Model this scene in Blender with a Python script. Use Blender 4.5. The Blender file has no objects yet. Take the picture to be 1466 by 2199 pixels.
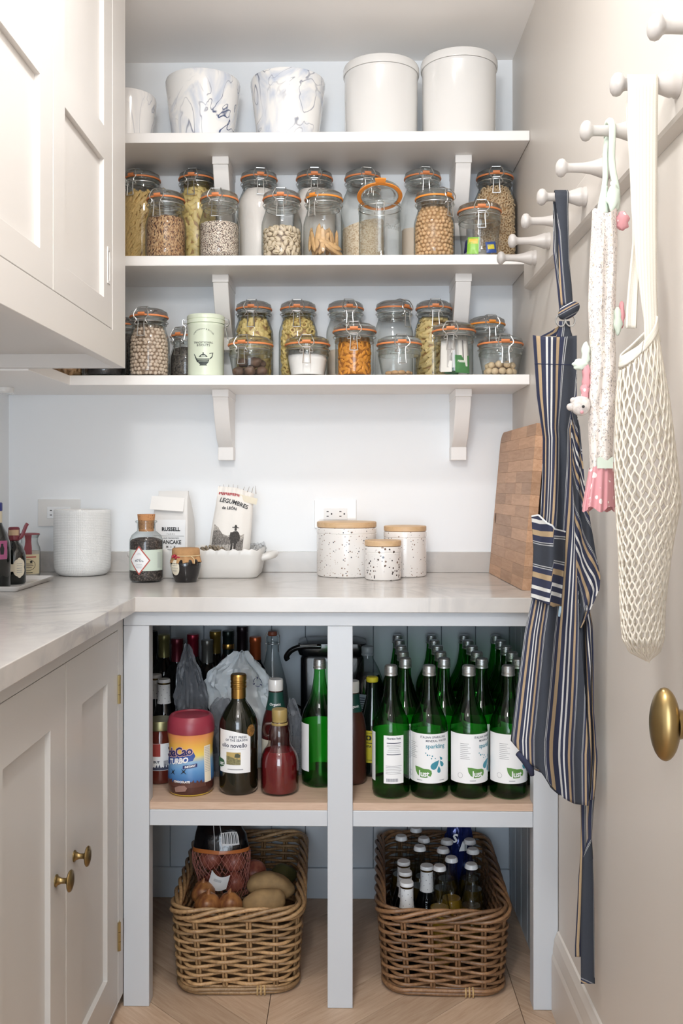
import bpy, bmesh, math, random
from mathutils import Vector, Matrix, noise
from mathutils.geometry import tessellate_polygon
S = bpy.context.scene
C = S.collection
R_ = random.Random(7)
PI = math.pi

# ------------------------------------------------------------------ camera
FOC, V0, CAMH, YAW = 2030.0, 1041.0, 1.157, math.radians(1.0)
U0 = 749.0 - FOC * math.tan(YAW)
cam_d = bpy.data.cameras.new('camera'); cam = bpy.data.objects.new('camera', cam_d); C.objects.link(cam)
cam.location = (0, 0, CAMH); cam.rotation_euler = (PI/2, 0, YAW)
cam_d.sensor_fit = 'VERTICAL'; cam_d.sensor_height = 36.0; cam_d.lens = FOC/2199*36
cam_d.shift_y = (V0 - 1099.5)/2199; cam_d.shift_x = (733 - U0)/2199
cam_d.clip_start = .02
S.camera = cam

# ------------------------------------------------------------------ light
S.view_settings.view_transform = 'Standard'; S.view_settings.look = 'None'
S.view_settings.gamma = 1; S.view_settings.use_curve_mapping = False
S.view_settings.exposure = 0.20
S.cycles.max_bounces = 14; S.cycles.diffuse_bounces = 10; S.cycles.glossy_bounces = 4
S.cycles.transmission_bounces = 6; S.cycles.transparent_max_bounces = 40
S.cycles.caustics_reflective = False; S.cycles.caustics_refractive = False
S.cycles.sample_clamp_indirect = 6.0
w = bpy.data.worlds.new('world'); S.world = w; w.use_nodes = True
w.node_tree.nodes['Background'].inputs[0].default_value = (.86, .93, 1, 1)
w.node_tree.nodes['Background'].inputs[1].default_value = .6
def area(name, loc, rot, sx, sy, power, col, shape='RECTANGLE', spread=PI):
    l = bpy.data.lights.new(name, 'AREA'); l.shape = shape; l.size = sx; l.size_y = sy
    l.energy = power; l.color = col; l.spread = spread
    o = bpy.data.objects.new(name, l); o.location = loc; o.rotation_euler = rot; C.objects.link(o); return o
# daylight coming in through the doorway behind the photographer, and the ceiling downlight
area('doorway_daylight', (-.25, -3.0, 1.2), (PI/2, 0, 0), 1.40, 2.3, 76, (.78, .89, 1.0))
area('ceiling_downlight', (-.10, 1.45, 2.343), (0, 0, 0), .16, .16, 6.5, (1.0, .975, .945), 'DISK')
pl_ = bpy.data.lights.new('upper_fill_light', 'POINT'); pl_.energy = 25; pl_.color = (1.0, .975, .945); pl_.shadow_soft_size = .09  # unseen fill lamp, no fixture, added to brighten the ceiling and upper walls
po_ = bpy.data.objects.new('upper_fill_light', pl_); po_.location = (-.16, .45, 2.02); C.objects.link(po_)

# ------------------------------------------------------------------ helpers
def ray(u, v):
    s, c = math.sin(YAW), math.cos(YAW); a = (u-U0)/FOC
    return Vector((a*c - s, a*s + c, (V0-v)/FOC))
O_ = Vector((0, 0, CAMH))
def PY(u, v, y): d = ray(u, v); return O_ + d*(y/d.y)
def PX(u, v, x): d = ray(u, v); return O_ + d*(x/d.x)
def PZ(u, v, z): d = ray(u, v); return O_ + d*((z-CAMH)/d.z)
def XA(u, y): return PY(u, V0, y).x
def lin(h):
    h = h.lstrip('#'); r = [int(h[i:i+2], 16)/255 for i in (0, 2, 4)]
    return tuple(c/12.92 if c <= .04045 else ((c+.055)/1.055)**2.4 for c in r) + (1,)
def lerp(a, b, t): return a + (b-a)*t
def interp(tab, x):
    if x <= tab[0][0]: return tab[0][1]
    for (a, b), (c, d) in zip(tab, tab[1:]):
        if x <= c: return b + (d-b)*(x-a)/max(c-a, 1e-9)
    return tab[-1][1]
def nz(x, y=0, z=0): return noise.noise(Vector((x, y, z)))

class MB:
    def __init__(s): s.v = []; s.f = []; s.uv = {}; s.mi = []
    def add(s, vs, fs, mx=None, mi=0):
        o = len(s.v)
        s.v += [tuple(mx @ Vector(p)) for p in vs] if mx is not None else [tuple(p) for p in vs]
        s.f += [tuple(i+o for i in f) for f in fs]; s.mi += [mi]*len(fs); return s
    def box(s, x0, x1, y0, y1, z0, z1, mx=None, mi=0):
        return s.add([(x0,y0,z0),(x1,y0,z0),(x1,y1,z0),(x0,y1,z0),(x0,y0,z1),(x1,y0,z1),(x1,y1,z1),(x0,y1,z1)],
                     [(0,3,2,1),(4,5,6,7),(0,1,5,4),(1,2,6,5),(2,3,7,6),(3,0,4,7)], mx, mi)
    def prism(s, poly, z0, z1, mx=None):      # polygon in xy (ccw) extruded in z
        n = len(poly); vs = [(x,y,z0) for x,y in poly] + [(x,y,z1) for x,y in poly]
        return s.add(vs, [tuple(reversed(range(n))), tuple(range(n,2*n))] + [(i,(i+1)%n,n+(i+1)%n,n+i) for i in range(n)], mx)
    def lathe(s, prof, n=32, mx=None, a0=0, a1=2*PI, fn=None):
        full = abs(a1-a0-2*PI) < 1e-6; m = n if full else n+1
        vs = []; fs = []; rows = []
        for k, (r, z) in enumerate(prof):
            if r < 1e-7: rows.append([len(vs)]); vs.append((0,0,z)); continue
            row = []
            for i in range(m):
                a = a0 + (a1-a0)*i/n; p = (r*math.sin(a), -r*math.cos(a), z)
                row.append(len(vs)); vs.append(fn(p, a) if fn else p)
            rows.append(row)
        for A, B in zip(rows, rows[1:]):
            for i in range(n):
                j = (i+1) % m if full else i+1
                if len(A) == 1 and len(B) == 1: continue
                if len(A) == 1: fs.append((A[0], B[j], B[i]))
                elif len(B) == 1: fs.append((A[i], A[j], B[0]))
                else: fs.append((A[i], A[j], B[j], B[i]))
        return s.add(vs, fs, mx)
    def tube(s, pts, r, n=8, closed=False, caps=True, mx=None, mi=0):
        P = [Vector(p) for p in pts]; m = len(P); rr = r if isinstance(r, (list, tuple)) else [r]*m
        vs = []; fs = []; up = None
        for i in range(m):
            if closed: t = P[(i+1)%m] - P[i-1]
            else: t = P[min(i+1, m-1)] - P[max(i-1, 0)]
            if t.length < 1e-9: t = Vector((0,0,1))
            t.normalize()
            if up is None: up = Vector((0,0,1)) if abs(t.z) < .9 else Vector((1,0,0))
            a = (up - t*up.dot(t))
            if a.length < 1e-6: a = t.orthogonal()
            a.normalize(); b = t.cross(a); up = a
            for k in range(n):
                q = 2*PI*k/n; vs.append(P[i] + (a*math.cos(q) + b*math.sin(q))*rr[i])
        for i in range(m if closed else m-1):
            j = (i+1) % m
            for k in range(n): l = (k+1) % n; fs.append((i*n+k, j*n+k, j*n+l, i*n+l))
        if caps and not closed: fs.append(tuple(range(n))); fs.append(tuple(reversed(range((m-1)*n, m*n))))
        return s.add(vs, fs, mx, mi)
    def grid(s, fn, nu, nv, mx=None, uvfn=None, mi=0):
        o = len(s.v); fo = len(s.f)
        vs = [fn(i/nu, j/nv) for j in range(nv+1) for i in range(nu+1)]
        s.add(vs, [(j*(nu+1)+i, j*(nu+1)+i+1, (j+1)*(nu+1)+i+1, (j+1)*(nu+1)+i) for j in range(nv) for i in range(nu)], mx, mi)
        if uvfn:
            for j in range(nv+1):
                for i in range(nu+1): s.uv[o+j*(nu+1)+i] = uvfn(i/nu, j/nv)
        return s
    def blob(s, n=16, m=10, fn=None, mx=None):   # unit uv-sphere passed through fn
        prof = [(math.sin(PI*k/m) if 0 < k < m else 0, -math.cos(PI*k/m)) for k in range(m+1)]
        k0 = len(s.v); s.lathe(prof, n)
        for i in range(k0, len(s.v)):
            p = Vector(s.v[i]); p = fn(p) if fn else p
            s.v[i] = tuple(mx @ Vector(p)) if mx is not None else tuple(p)
        return s
    def poly2(s, pts, fn, dx=.006):               # flat outline mapped through fn(x, y), split fine enough to follow a curve
        tri = tessellate_polygon([[Vector((x,y,0)) for x,y in pts]])
        st = [[pts[i] for i in t] for t in tri]; vs = []; fs = []
        while st:
            t = st.pop(); e = [((t[i][0]-t[(i+1)%3][0])**2+(t[i][1]-t[(i+1)%3][1])**2, i) for i in range(3)]
            L, i = max(e)
            if max(p[0] for p in t)-min(p[0] for p in t) > dx and len(fs) < 4000:
                a, b, c = t[i], t[(i+1)%3], t[(i+2)%3]; m = ((a[0]+b[0])/2, (a[1]+b[1])/2)
                st += [[a,m,c],[m,b,c]]; continue
            (ax,ay),(bx,by),(cx,cy) = t
            if (bx-ax)*(cy-ay)-(by-ay)*(cx-ax) < 0: t = [t[0],t[2],t[1]]
            fs.append((len(vs),len(vs)+1,len(vs)+2)); vs += [fn(x,y) for x,y in t]
        return s.add(vs, fs)
    def rect2(s, x0, x1, y0, y1, fn, nx=1, ny=1, wave=None):
        return s.grid(lambda a,b: fn(lerp(x0,x1,a), lerp(y0, y1 + (wave(a) if wave else 0), b)), nx, ny)
    def text(s, body, size, fn, bold=0, shear=0, sp=1.0, align='CENTER', rot=0, sx=1, arc=None):
        vs, fs = text_mesh(body, size, bold, shear, sp, align)
        c, q = math.cos(rot), math.sin(rot)
        out = []
        for x, y in vs:
            x *= sx
            if arc: a = x/arc; x, y = (arc+y)*math.sin(a), (arc+y)*math.cos(a)-arc
            out.append(fn(x*c-y*q, x*q+y*c))
        return s.add(out, fs)
    def mesh(s, name, smooth=True, angle=35, bevel=0, bseg=2, solid=0):
        me = bpy.data.meshes.new(name); me.from_pydata(s.v, [], s.f)
        if s.uv:
            l = me.uv_layers.new(name='UVMap')
            for lp in me.loops: l.data[lp.index].uv = s.uv.get(lp.vertex_index, (0,0))
        if any(s.mi): me.polygons.foreach_set('material_index', s.mi)
        if bevel or solid:
            bm = bmesh.new(); bm.from_mesh(me)
            if bevel:
                es = [e for e in bm.edges if len(e.link_faces) == 2 and e.calc_face_angle(0) > .5]
                bmesh.ops.bevel(bm, geom=es, offset=bevel, segments=bseg, affect='EDGES', profile=.5, clamp_overlap=True)
            if solid: bmesh.ops.solidify(bm, geom=bm.faces[:], thickness=solid)
            bm.to_mesh(me); bm.free()
        if smooth:
            me.polygons.foreach_set('use_smooth', [True]*len(me.polygons)); me.set_sharp_from_angle(angle=math.radians(angle))
        me.update(); return me
    def obj(s, name, mats, parent=None, world=False, **k):
        if world and parent is not None:
            o = parent; L = Vector((0,0,0))
            while o is not None: L += o.location; o = o.parent
            s.v = [(x-L.x, y-L.y, z-L.z) for x, y, z in s.v]
        return link(name, s.mesh(name, **k), mats, parent)
def link(name, me, mats, parent=None):
    o = bpy.data.objects.new(name, me); C.objects.link(o)
    mats = mats if isinstance(mats, (list, tuple)) else [mats]
    if not me.materials:
        for m in mats: me.materials.append(m)
    elif mats[0] is not None and me.materials[0] != mats[0]:      # shared mesh, own colour
        o.material_slots[0].link = 'OBJECT'; o.material_slots[0].material = mats[0]
    if parent is not None: o.parent = parent
    return o
_tc = {}
def text_mesh(body, size, bold, shear, sp, align):
    k = (body, size, bold, shear, sp, align)
    if k not in _tc:
        cu = bpy.data.curves.new('t', 'FONT'); cu.body = body; cu.size = size; cu.offset = bold; cu.shear = shear
        cu.space_character = sp; cu.align_x = align; cu.align_y = 'CENTER'; cu.resolution_u = 2; cu.fill_mode = 'FRONT'
        ob = bpy.data.objects.new('t', cu); me = bpy.data.meshes.new_from_object(ob)
        fs = [tuple(p.vertices) for p in me.polygons]
        _tc[k] = ([(v.co.x, v.co.y) for v in me.vertices], fs)
        bpy.data.objects.remove(ob); bpy.data.curves.remove(cu); bpy.data.meshes.remove(me)
    return _tc[k]
def cyl(r, th=0, z=0): return lambda x, y: (r*math.sin(th+x/r), -r*math.cos(th+x/r), z+y)
def plane(o, ux, uy): o, ux, uy = Vector(o), Vector(ux), Vector(uy); return lambda x, y: tuple(o+ux*x+uy*y)
def tag(o, label, cat, group=None, kind=None):
    if label: o['label'] = label
    if cat: o['category'] = cat
    if group: o['group'] = group
    if kind: o['kind'] = kind
    return o
def thing(name, label, cat, loc=(0,0,0), rz=0, group=None, rot=None):
    o = bpy.data.objects.new(name, None); o.empty_display_size = .02; C.objects.link(o)
    o.location = loc; o.rotation_euler = rot or (0,0,rz)
    return tag(o, label, cat, group)
def struct(o): o['kind'] = 'structure'; return o
def dup(root, loc, rz=0, label=None, group=None, rot=None):
    r = root.copy(); C.objects.link(r); r.location = loc; r.rotation_euler = rot or (0,0,rz)
    if label: r['label'] = label
    if group: r['group'] = group
    for ch in list(root.children):
        c = ch.copy(); C.objects.link(c); c.parent = r
        for g in list(ch.children):
            d = g.copy(); C.objects.link(d); d.parent = c
    return r
def circle(n, r, z=0, a0=0): return [(r*math.sin(a0+2*PI*i/n), -r*math.cos(a0+2*PI*i/n), z) for i in range(n)]
def spline(pts, k=6):        # Catmull-Rom through the points
    P = [Vector(p) for p in pts]; out = []
    for i in range(len(P)-1):
        a, b, c, d = P[max(i-1,0)], P[i], P[i+1], P[min(i+2,len(P)-1)]
        for j in range(k):
            t = j/k; out.append(.5*((2*b)+(c-a)*t+(2*a-5*b+4*c-d)*t*t+(3*b-a-3*c+d)*t**3))
    out.append(P[-1]); return out

# ------------------------------------------------------------------ materials
def nmat(name):
    m = bpy.data.materials.new(name); m.use_nodes = True; nt = m.node_tree; nt.nodes.clear()
    return m, nt, (lambda t, **k: _nd(nt, t, k))
def _nd(nt, t, k):
    n = nt.nodes.new(t)
    for a, b in k.items():
        if a.startswith('i_'):
            key = a[2:]; key = int(key) if key.isdigit() else key
            n.inputs[key].default_value = b
        else: setattr(n, a, b)
    return n
def pbr(name, col, rough=.5, metal=0, spec=.5, coat=0, var=0, vscale=8, bump=0, bscale=60, stretch=(1,1,1), sss=0, col2=None, detail=4, coord='Object'):
    m, nt, N = nmat(name); L = nt.links.new
    b = N('ShaderNodeBsdfPrincipled'); out = N('ShaderNodeOutputMaterial'); L(b.outputs[0], out.inputs[0])
    c = lin(col) if isinstance(col, str) else tuple(col)
    b.inputs['Base Color'].default_value = c; b.inputs['Roughness'].default_value = rough; b.inputs['Metallic'].default_value = metal
    b.inputs['Specular IOR Level'].default_value = spec; b.inputs['Coat Weight'].default_value = coat
    b.inputs['Coat Roughness'].default_value = .05
    if sss: b.inputs['Subsurface Weight'].default_value = sss; b.inputs['Subsurface Radius'].default_value = (.01,.008,.006)
    if var or bump or col2:
        tc = N('ShaderNodeTexCoord'); mp = N('ShaderNodeMapping'); mp.inputs['Scale'].default_value = stretch
        L(tc.outputs[coord], mp.inputs[0])
    if var or col2:
        t = N('ShaderNodeTexNoise', i_Scale=vscale, i_Detail=detail); L(mp.outputs[0], t.inputs['Vector'])
        mx = N('ShaderNodeMix', data_type='RGBA')
        c2 = (lin(col2) if isinstance(col2, str) else col2) if col2 else tuple(max(0, x*(1-var)) for x in c[:3])+(1,)
        mx.inputs[6].default_value = c; mx.inputs[7].default_value = c2
        rp = N('ShaderNodeMapRange', i_1=.35, i_2=.65); L(t.outputs[0], rp.inputs[0]); L(rp.outputs[0], mx.inputs[0]); L(mx.outputs[2], b.inputs['Base Color'])
    if bump:
        t2 = N('ShaderNodeTexNoise', i_Scale=bscale, i_Detail=3); L(mp.outputs[0], t2.inputs['Vector'])
        bp = N('ShaderNodeBump', i_Strength=bump, i_Distance=.002); L(t2.outputs[0], bp.inputs['Height']); L(bp.outputs[0], b.inputs['Normal'])
    return m
def thin_glass(name, tint, edge, gloss=1.0, rough=.01, p=2.2):
    """Single-walled glass: clear face-on, darker and glossier where the wall turns away."""
    m, nt, N = nmat(name); L = nt.links.new
    lw = N('ShaderNodeLayerWeight', i_Blend=.5)
    pw = N('ShaderNodeMath', operation='POWER', i_1=p); L(lw.outputs['Facing'], pw.inputs[0])
    mx = N('ShaderNodeMix', data_type='RGBA'); mx.inputs[6].default_value = tint+(1,); mx.inputs[7].default_value = edge+(1,); L(pw.outputs[0], mx.inputs[0])
    tr = N('ShaderNodeBsdfTransparent'); L(mx.outputs[2], tr.inputs[0])
    gl = N('ShaderNodeBsdfGlossy', i_Roughness=rough)
    p5 = N('ShaderNodeMath', operation='POWER', i_1=4.0); L(lw.outputs['Facing'], p5.inputs[0])
    ma = N('ShaderNodeMath', operation='MULTIPLY_ADD', i_1=.6*gloss, i_2=.045*gloss); L(p5.outputs[0], ma.inputs[0])
    ms = N('ShaderNodeMixShader'); L(ma.outputs[0], ms.inputs[0]); L(tr.outputs[0], ms.inputs[1]); L(gl.outputs[0], ms.inputs[2])
    out = N('ShaderNodeOutputMaterial'); L(ms.outputs[0], out.inputs[0]); return m
def speck(name, base, cols, scale=120, rough=.5, thr=None, bump=0, stretch=(1,1,1), coat=0):
    """Grains: one colour per Voronoi cell; with thr, only some cells show as specks on the base."""
    m, nt, N = nmat(name); L = nt.links.new
    b = N('ShaderNodeBsdfPrincipled', i_Roughness=rough); out = N('ShaderNodeOutputMaterial'); L(b.outputs[0], out.inputs[0])
    b.inputs['Coat Weight'].default_value = coat
    tc = N('ShaderNodeTexCoord'); mp = N('ShaderNodeMapping'); mp.inputs['Scale'].default_value = stretch; L(tc.outputs['Object'], mp.inputs[0])
    vo = N('ShaderNodeTexVoronoi', i_Scale=scale); L(mp.outputs[0], vo.inputs['Vector'])
    sp = N('ShaderNodeSeparateColor'); L(vo.outputs['Color'], sp.inputs[0])
    cr = N('ShaderNodeValToRGB'); cr.color_ramp.interpolation = 'CONSTANT'; e = cr.color_ramp.elements
    stops = cols
    for i, (p, c) in enumerate(stops):
        q = e[i] if i < 2 else e.new(p)
        q.position = p; q.color = lin(c)
    L(sp.outputs[0], cr.inputs[0])
    if thr is None: L(cr.outputs[0], b.inputs['Base Color'])
    else:
        lt = N('ShaderNodeMath', operation='LESS_THAN'); ra = N('ShaderNodeMath', operation='MULTIPLY', i_1=thr); L(sp.outputs[1], ra.inputs[0])
        L(vo.outputs['Distance'], lt.inputs[0]); L(ra.outputs[0], lt.inputs[1])
        mx = N('ShaderNodeMix', data_type='RGBA'); mx.inputs[6].default_value = lin(base); L(cr.outputs[0], mx.inputs[7]); L(lt.outputs[0], mx.inputs[0]); L(mx.outputs[2], b.inputs['Base Color'])
    if bump:
        bp = N('ShaderNodeBump', i_Strength=bump, i_Distance=.002, invert=True); L(vo.outputs['Distance'], bp.inputs['Height']); L(bp.outputs[0], b.inputs['Normal'])
    return m
def ramp_mat(name, stops, axis='Z', coord='Object', scale=1, off=0, rough=.4, interp_='LINEAR', fract=False, noise_=0, coat=0):
    m, nt, N = nmat(name); L = nt.links.new
    b = N('ShaderNodeBsdfPrincipled', i_Roughness=rough); out = N('ShaderNodeOutputMaterial'); L(b.outputs[0], out.inputs[0]); b.inputs['Coat Weight'].default_value = coat
    tc = N('ShaderNodeTexCoord'); sx = N('ShaderNodeSeparateXYZ'); L(tc.outputs[coord], sx.inputs[0])
    ma = N('ShaderNodeMath', operation='MULTIPLY_ADD', i_1=scale, i_2=off); L(sx.outputs[axis], ma.inputs[0]); last = ma
    if fract: fr = N('ShaderNodeMath', operation='FRACT'); L(ma.outputs[0], fr.inputs[0]); last = fr
    cr = N('ShaderNodeValToRGB'); cr.color_ramp.interpolation = interp_; e = cr.color_ramp.elements
    for i, (p, c) in enumerate(stops):
        q = e[i] if i < 2 else e.new(p)
        q.position = p; q.color = lin(c)
    L(last.outputs[0], cr.inputs[0])
    if noise_:
        t = N('ShaderNodeTexNoise', i_Scale=900.0, i_Detail=2); L(tc.outputs['Object'], t.inputs['Vector'])
        mx = N('ShaderNodeMix', data_type='RGBA', blend_type='MULTIPLY', i_0=noise_); L(cr.outputs[0], mx.inputs[6]); L(t.outputs[0], mx.inputs[7])
        t2 = N('ShaderNodeMix', data_type='RGBA', blend_type='ADD', i_0=noise_*.5); L(mx.outputs[2], t2.inputs[6]); L(cr.outputs[0], t2.inputs[7]); L(t2.outputs[2], b.inputs['Base Color'])
    else: L(cr.outputs[0], b.inputs['Base Color'])
    return m
def marble(name, base, dark, scale=3.0, rough=.2, width=.04, strength=1.0, cloud=.25, stretch=(1,1,1), mid=None, warp=1.2, det=8, lo=.45):
    m, nt, N = nmat(name); L = nt.links.new
    b = N('ShaderNodeBsdfPrincipled', i_Roughness=rough); out = N('ShaderNodeOutputMaterial'); L(b.outputs[0], out.inputs[0])
    tc = N('ShaderNodeTexCoord'); mp = N('ShaderNodeMapping'); mp.inputs['Scale'].default_value = stretch; L(tc.outputs['Object'], mp.inputs[0])
    n1 = N('ShaderNodeTexNoise', i_Scale=scale, i_Detail=det, i_Roughness=.62 if det > 4 else .5, i_Distortion=warp); L(mp.outputs[0], n1.inputs['Vector'])
    s = N('ShaderNodeMath', operation='SUBTRACT', i_1=.5); L(n1.outputs[0], s.inputs[0])
    a = N('ShaderNodeMath', operation='ABSOLUTE'); L(s.outputs[0], a.inputs[0])
    r = N('ShaderNodeMapRange', i_1=0.0, i_2=width, i_3=1.0, i_4=0.0); L(a.outputs[0], r.inputs[0])
    n2 = N('ShaderNodeTexNoise', i_Scale=scale*.6, i_Detail=3); L(mp.outputs[0], n2.inputs['Vector'])
    r2 = N('ShaderNodeMapRange', i_1=lo, i_2=.7, i_3=0.0, i_4=strength); L(n2.outputs[0], r2.inputs[0])
    mu = N('ShaderNodeMath', operation='MULTIPLY'); L(r.outputs[0], mu.inputs[0]); L(r2.outputs[0], mu.inputs[1])
    m1 = N('ShaderNodeMix', data_type='RGBA'); m1.inputs[6].default_value = lin(base); m1.inputs[7].default_value = lin(mid or dark)
    n3 = N('ShaderNodeTexNoise', i_Scale=scale*(2.2 if det > 4 else 1.1), i_Detail=6 if det > 4 else 3, i_Distortion=warp); L(mp.outputs[0], n3.inputs['Vector'])
    r3 = N('ShaderNodeMapRange', i_1=.45, i_2=.75, i_3=0.0, i_4=cloud); L(n3.outputs[0], r3.inputs[0]); L(r3.outputs[0], m1.inputs[0])
    m2 = N('ShaderNodeMix', data_type='RGBA'); L(mu.outputs[0], m2.inputs[0]); L(m1.outputs[2], m2.inputs[6]); m2.inputs[7].default_value = lin(dark)
    L(m2.outputs[2], b.inputs['Base Color']); return m
def wood(name, c1, c2, axis=(1,12,12), scale=10, rough=.5, rnd=0):
    m, nt, N = nmat(name); L = nt.links.new
    b = N('ShaderNodeBsdfPrincipled', i_Roughness=rough); out = N('ShaderNodeOutputMaterial'); L(b.outputs[0], out.inputs[0])
    tc = N('ShaderNodeTexCoord'); mp = N('ShaderNodeMapping'); mp.inputs['Scale'].default_value = axis; L(tc.outputs['Object'], mp.inputs[0])
    oi = N('ShaderNodeObjectInfo'); va = N('ShaderNodeVectorMath', operation='MULTIPLY_ADD'); va.inputs[1].default_value = (37,37,37); L(oi.outputs['Random'], va.inputs[0]); L(mp.outputs[0], va.inputs[2])
    t = N('ShaderNodeTexNoise', i_Scale=scale, i_Detail=5, i_Roughness=.6, i_Distortion=.6); L(va.outputs[0], t.inputs['Vector'])
    mx = N('ShaderNodeMix', data_type='RGBA'); mx.inputs[6].default_value = lin(c1); mx.inputs[7].default_value = lin(c2)
    r = N('ShaderNodeMapRange', i_1=.3, i_2=.7); L(t.outputs[0], r.inputs[0]); L(r.outputs[0], mx.inputs[0])
    if rnd:
        r4 = N('ShaderNodeMapRange', i_3=1-rnd, i_4=1+rnd*.6); L(oi.outputs['Random'], r4.inputs[0])
        sc = N('ShaderNodeMix', data_type='RGBA', blend_type='MULTIPLY', i_0=1.0); L(mx.outputs[2], sc.inputs[6]); L(r4.outputs[0], sc.inputs[7]); L(sc.outputs[2], b.inputs['Base Color'])
    else: L(mx.outputs[2], b.inputs['Base Color'])
    bp = N('ShaderNodeBump', i_Strength=.12, i_Distance=.001); L(t.outputs[0], bp.inputs['Height']); L(bp.outputs[0], b.inputs['Normal'])
    return m
MT = {}
MT['wall'] = pbr('white wall paint', '#edf0f3', .6)
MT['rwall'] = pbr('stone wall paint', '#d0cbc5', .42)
MT['ceil'] = pbr('ceiling paint', '#f6f4f2', .8)
MT['cab'] = pbr('pale grey cabinet paint', '#d2cfcc', .38)
MT['base'] = pbr('cabinet paint with shade', '#c2c0bd', .38)  # the wall cabinet's paint, with the dimmer light below put into its colour
MT['shelf'] = pbr('pale grey shelf paint', '#f0eeec', .45)
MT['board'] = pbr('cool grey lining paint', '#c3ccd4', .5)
MT['white'] = pbr('white gloss', '#e4e3e1', .15, coat=.4)
MT['marble'] = marble('veined white marble', '#c7c3bf', '#83868c', 3.2, .18, .05, .6, .35, mid='#aaa8a7')
MT['glass'] = thin_glass('jar glass', (.975,.98,.975), (.50,.53,.51))
MT['glass2'] = thin_glass('clear bottle glass', (.93,.95,.95), (.42,.46,.46))
def solid_glass(name, col, keep=.35):
    m, nt, N = nmat(name); L = nt.links.new
    g = N('ShaderNodeBsdfGlass', i_Roughness=.0, i_IOR=1.45); g.inputs[0].default_value = col+(1,)
    t = N('ShaderNodeBsdfTransparent'); t.inputs[0].default_value = col+(1,)
    ms = N('ShaderNodeMixShader', i_0=1-keep); L(t.outputs[0], ms.inputs[1]); L(g.outputs[0], ms.inputs[2])
    out = N('ShaderNodeOutputMaterial'); L(ms.outputs[0], out.inputs[0]); return m
MT['thick'] = solid_glass('thick pressed glass', (.96,.975,.97))
MT['seal'] = pbr('orange rubber', '#e08a55', .5, sss=.1)
MT['seal2'] = pbr('bright orange rubber', '#f0953c', .5)
MT['wire'] = pbr('steel wire', '#dcdede', .28, 1)
MT['brass'] = pbr('aged brass', '#9c855a', .3, 1, var=.25, vscale=12)
MT['steel'] = pbr('brushed steel', '#c9ccce', .3, 1)
MT['alu'] = pbr('aluminium cap', '#d0d3d4', .38, 1)
MT['black'] = pbr('black print', '#1c1d20', .6)
MT['paper'] = pbr('white label paper', '#eceef0', .55)
MT['grey'] = pbr('grey print', '#8d9096', .6)
# ------------------------------------------------------------------ room shell
XW, XL, YB, ZC, YN = .461, -.968, 2.675, 2.355, -2.95
struct(MB().box(XL-.1, XW+.1, YB, YB+.1, 0, ZC).obj('wall_back', MT['wall'], smooth=False))
struct(MB().box(XL-.1, XL, YN, YB, 0, ZC).obj('wall_left', MT['wall'], smooth=False))
struct(MB().box(XW, XW+.1, YN, YB, 0, ZC).obj('wall_right', MT['rwall'], smooth=False))
struct(MB().box(XL-.1, XW+.1, YN, YB+.1, ZC, ZC+.1).obj('ceiling', MT['ceil'], smooth=False))
# recessed ceiling downlight
for yy, lb in ((1.45, 'white recessed ceiling downlight nearer the shelves'),):
    t = thing('ceiling_downlight', lb, 'light', (-.10, yy, ZC))
    MB().lathe([(.082,-.001),(.098,-.003),(.102,-.0002),(.082,-.0002),(.082,-.001)], 32).obj('trim_ring', MT['white'], t)
# floor: subfloor slab with chevron planks as parts
MT['plank'] = wood('oak plank', '#c8b099', '#b2967d', (14,1.2,14), 9, .5, .16)
fl = struct(MB().box(XL-.1, XW+.1, YN, YB+.1, -.06, -.021).obj('floor', pbr('subfloor', '#5a4738', .9), smooth=False))
W_, PW = .555, .105
k_ = 0
for col in range(-2, 3):
    x0 = -.177 + col*W_; x1 = x0 + W_
    sgn = 1 if col % 2 == 0 else -1
    cx0, cx1 = max(x0, XL), min(x1, XW)
    if cx1 - cx0 < .01: continue
    st = PW*math.sqrt(2)
    y = YN - 1.0
    while y < YB + .7:
        g = .0007
        def yy_(x, b): return b + sgn*(x - x0) if sgn > 0 else b + (x1 - x)
        a0, a1 = yy_(cx0+g, y+g), yy_(cx1-g, y+g); b0, b1 = yy_(cx0+g, y+st-g), yy_(cx1-g, y+st-g)
        pl = [(cx0+g, a0), (cx1-g, a1), (cx1-g, b1), (cx0+g, b0)]
        # clip to the room in y
        def clip(poly, lim, keep):
            out = []
            for i in range(len(poly)):
                p, q = poly[i-1], poly[i]
                ip, iq = keep(p[1], lim), keep(q[1], lim)
                if ip != iq: tt = (lim-p[1])/(q[1]-p[1]); out.append((lerp(p[0],q[0],tt), lim))
                if iq: out.append(q)
            return out
        pl = clip(pl, YN, lambda a, l: a >= l); pl = clip(pl, YB, lambda a, l: a <= l) if len(pl) > 2 else pl
        if len(pl) > 2:
            cx = sum(p[0] for p in pl)/len(pl); cy = sum(p[1] for p in pl)/len(pl)
            c, s_ = math.cos(PI/4*sgn), math.sin(PI/4*sgn)
            m = MB().prism([(((px-cx)*-s_ + (py-cy)*c), -((px-cx)*c + (py-cy)*s_)) for px, py in pl], -.018, 0)
            o = m.obj('plank', MT['plank'], fl, smooth=False, bevel=.0005, bseg=1)
            o.location = (cx, cy, 0); o.rotation_euler = (0, 0, math.atan2(s_, c) + PI/2)
            k_ += 1
        y += st
# right baseboard (stepped moulding)
prof = [(0,0),(.016,0),(.016,.118),(.013,.128),(.013,.136),(.0105,.150),(.010,.158),(.006,.168),(.004,.174),(0,.176)]
vs = [(XW-d, yy, z) for yy in (YN, 2.086) for d, z in prof]; n = len(prof)
b = MB().add(vs, [(i, i+1, n+i+1, n+i) for i in range(n-1)] + [tuple(range(n)), tuple(reversed(range(n, 2*n)))])
struct(b.obj('baseboard_right', MT['rwall'], angle=15))
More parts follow.
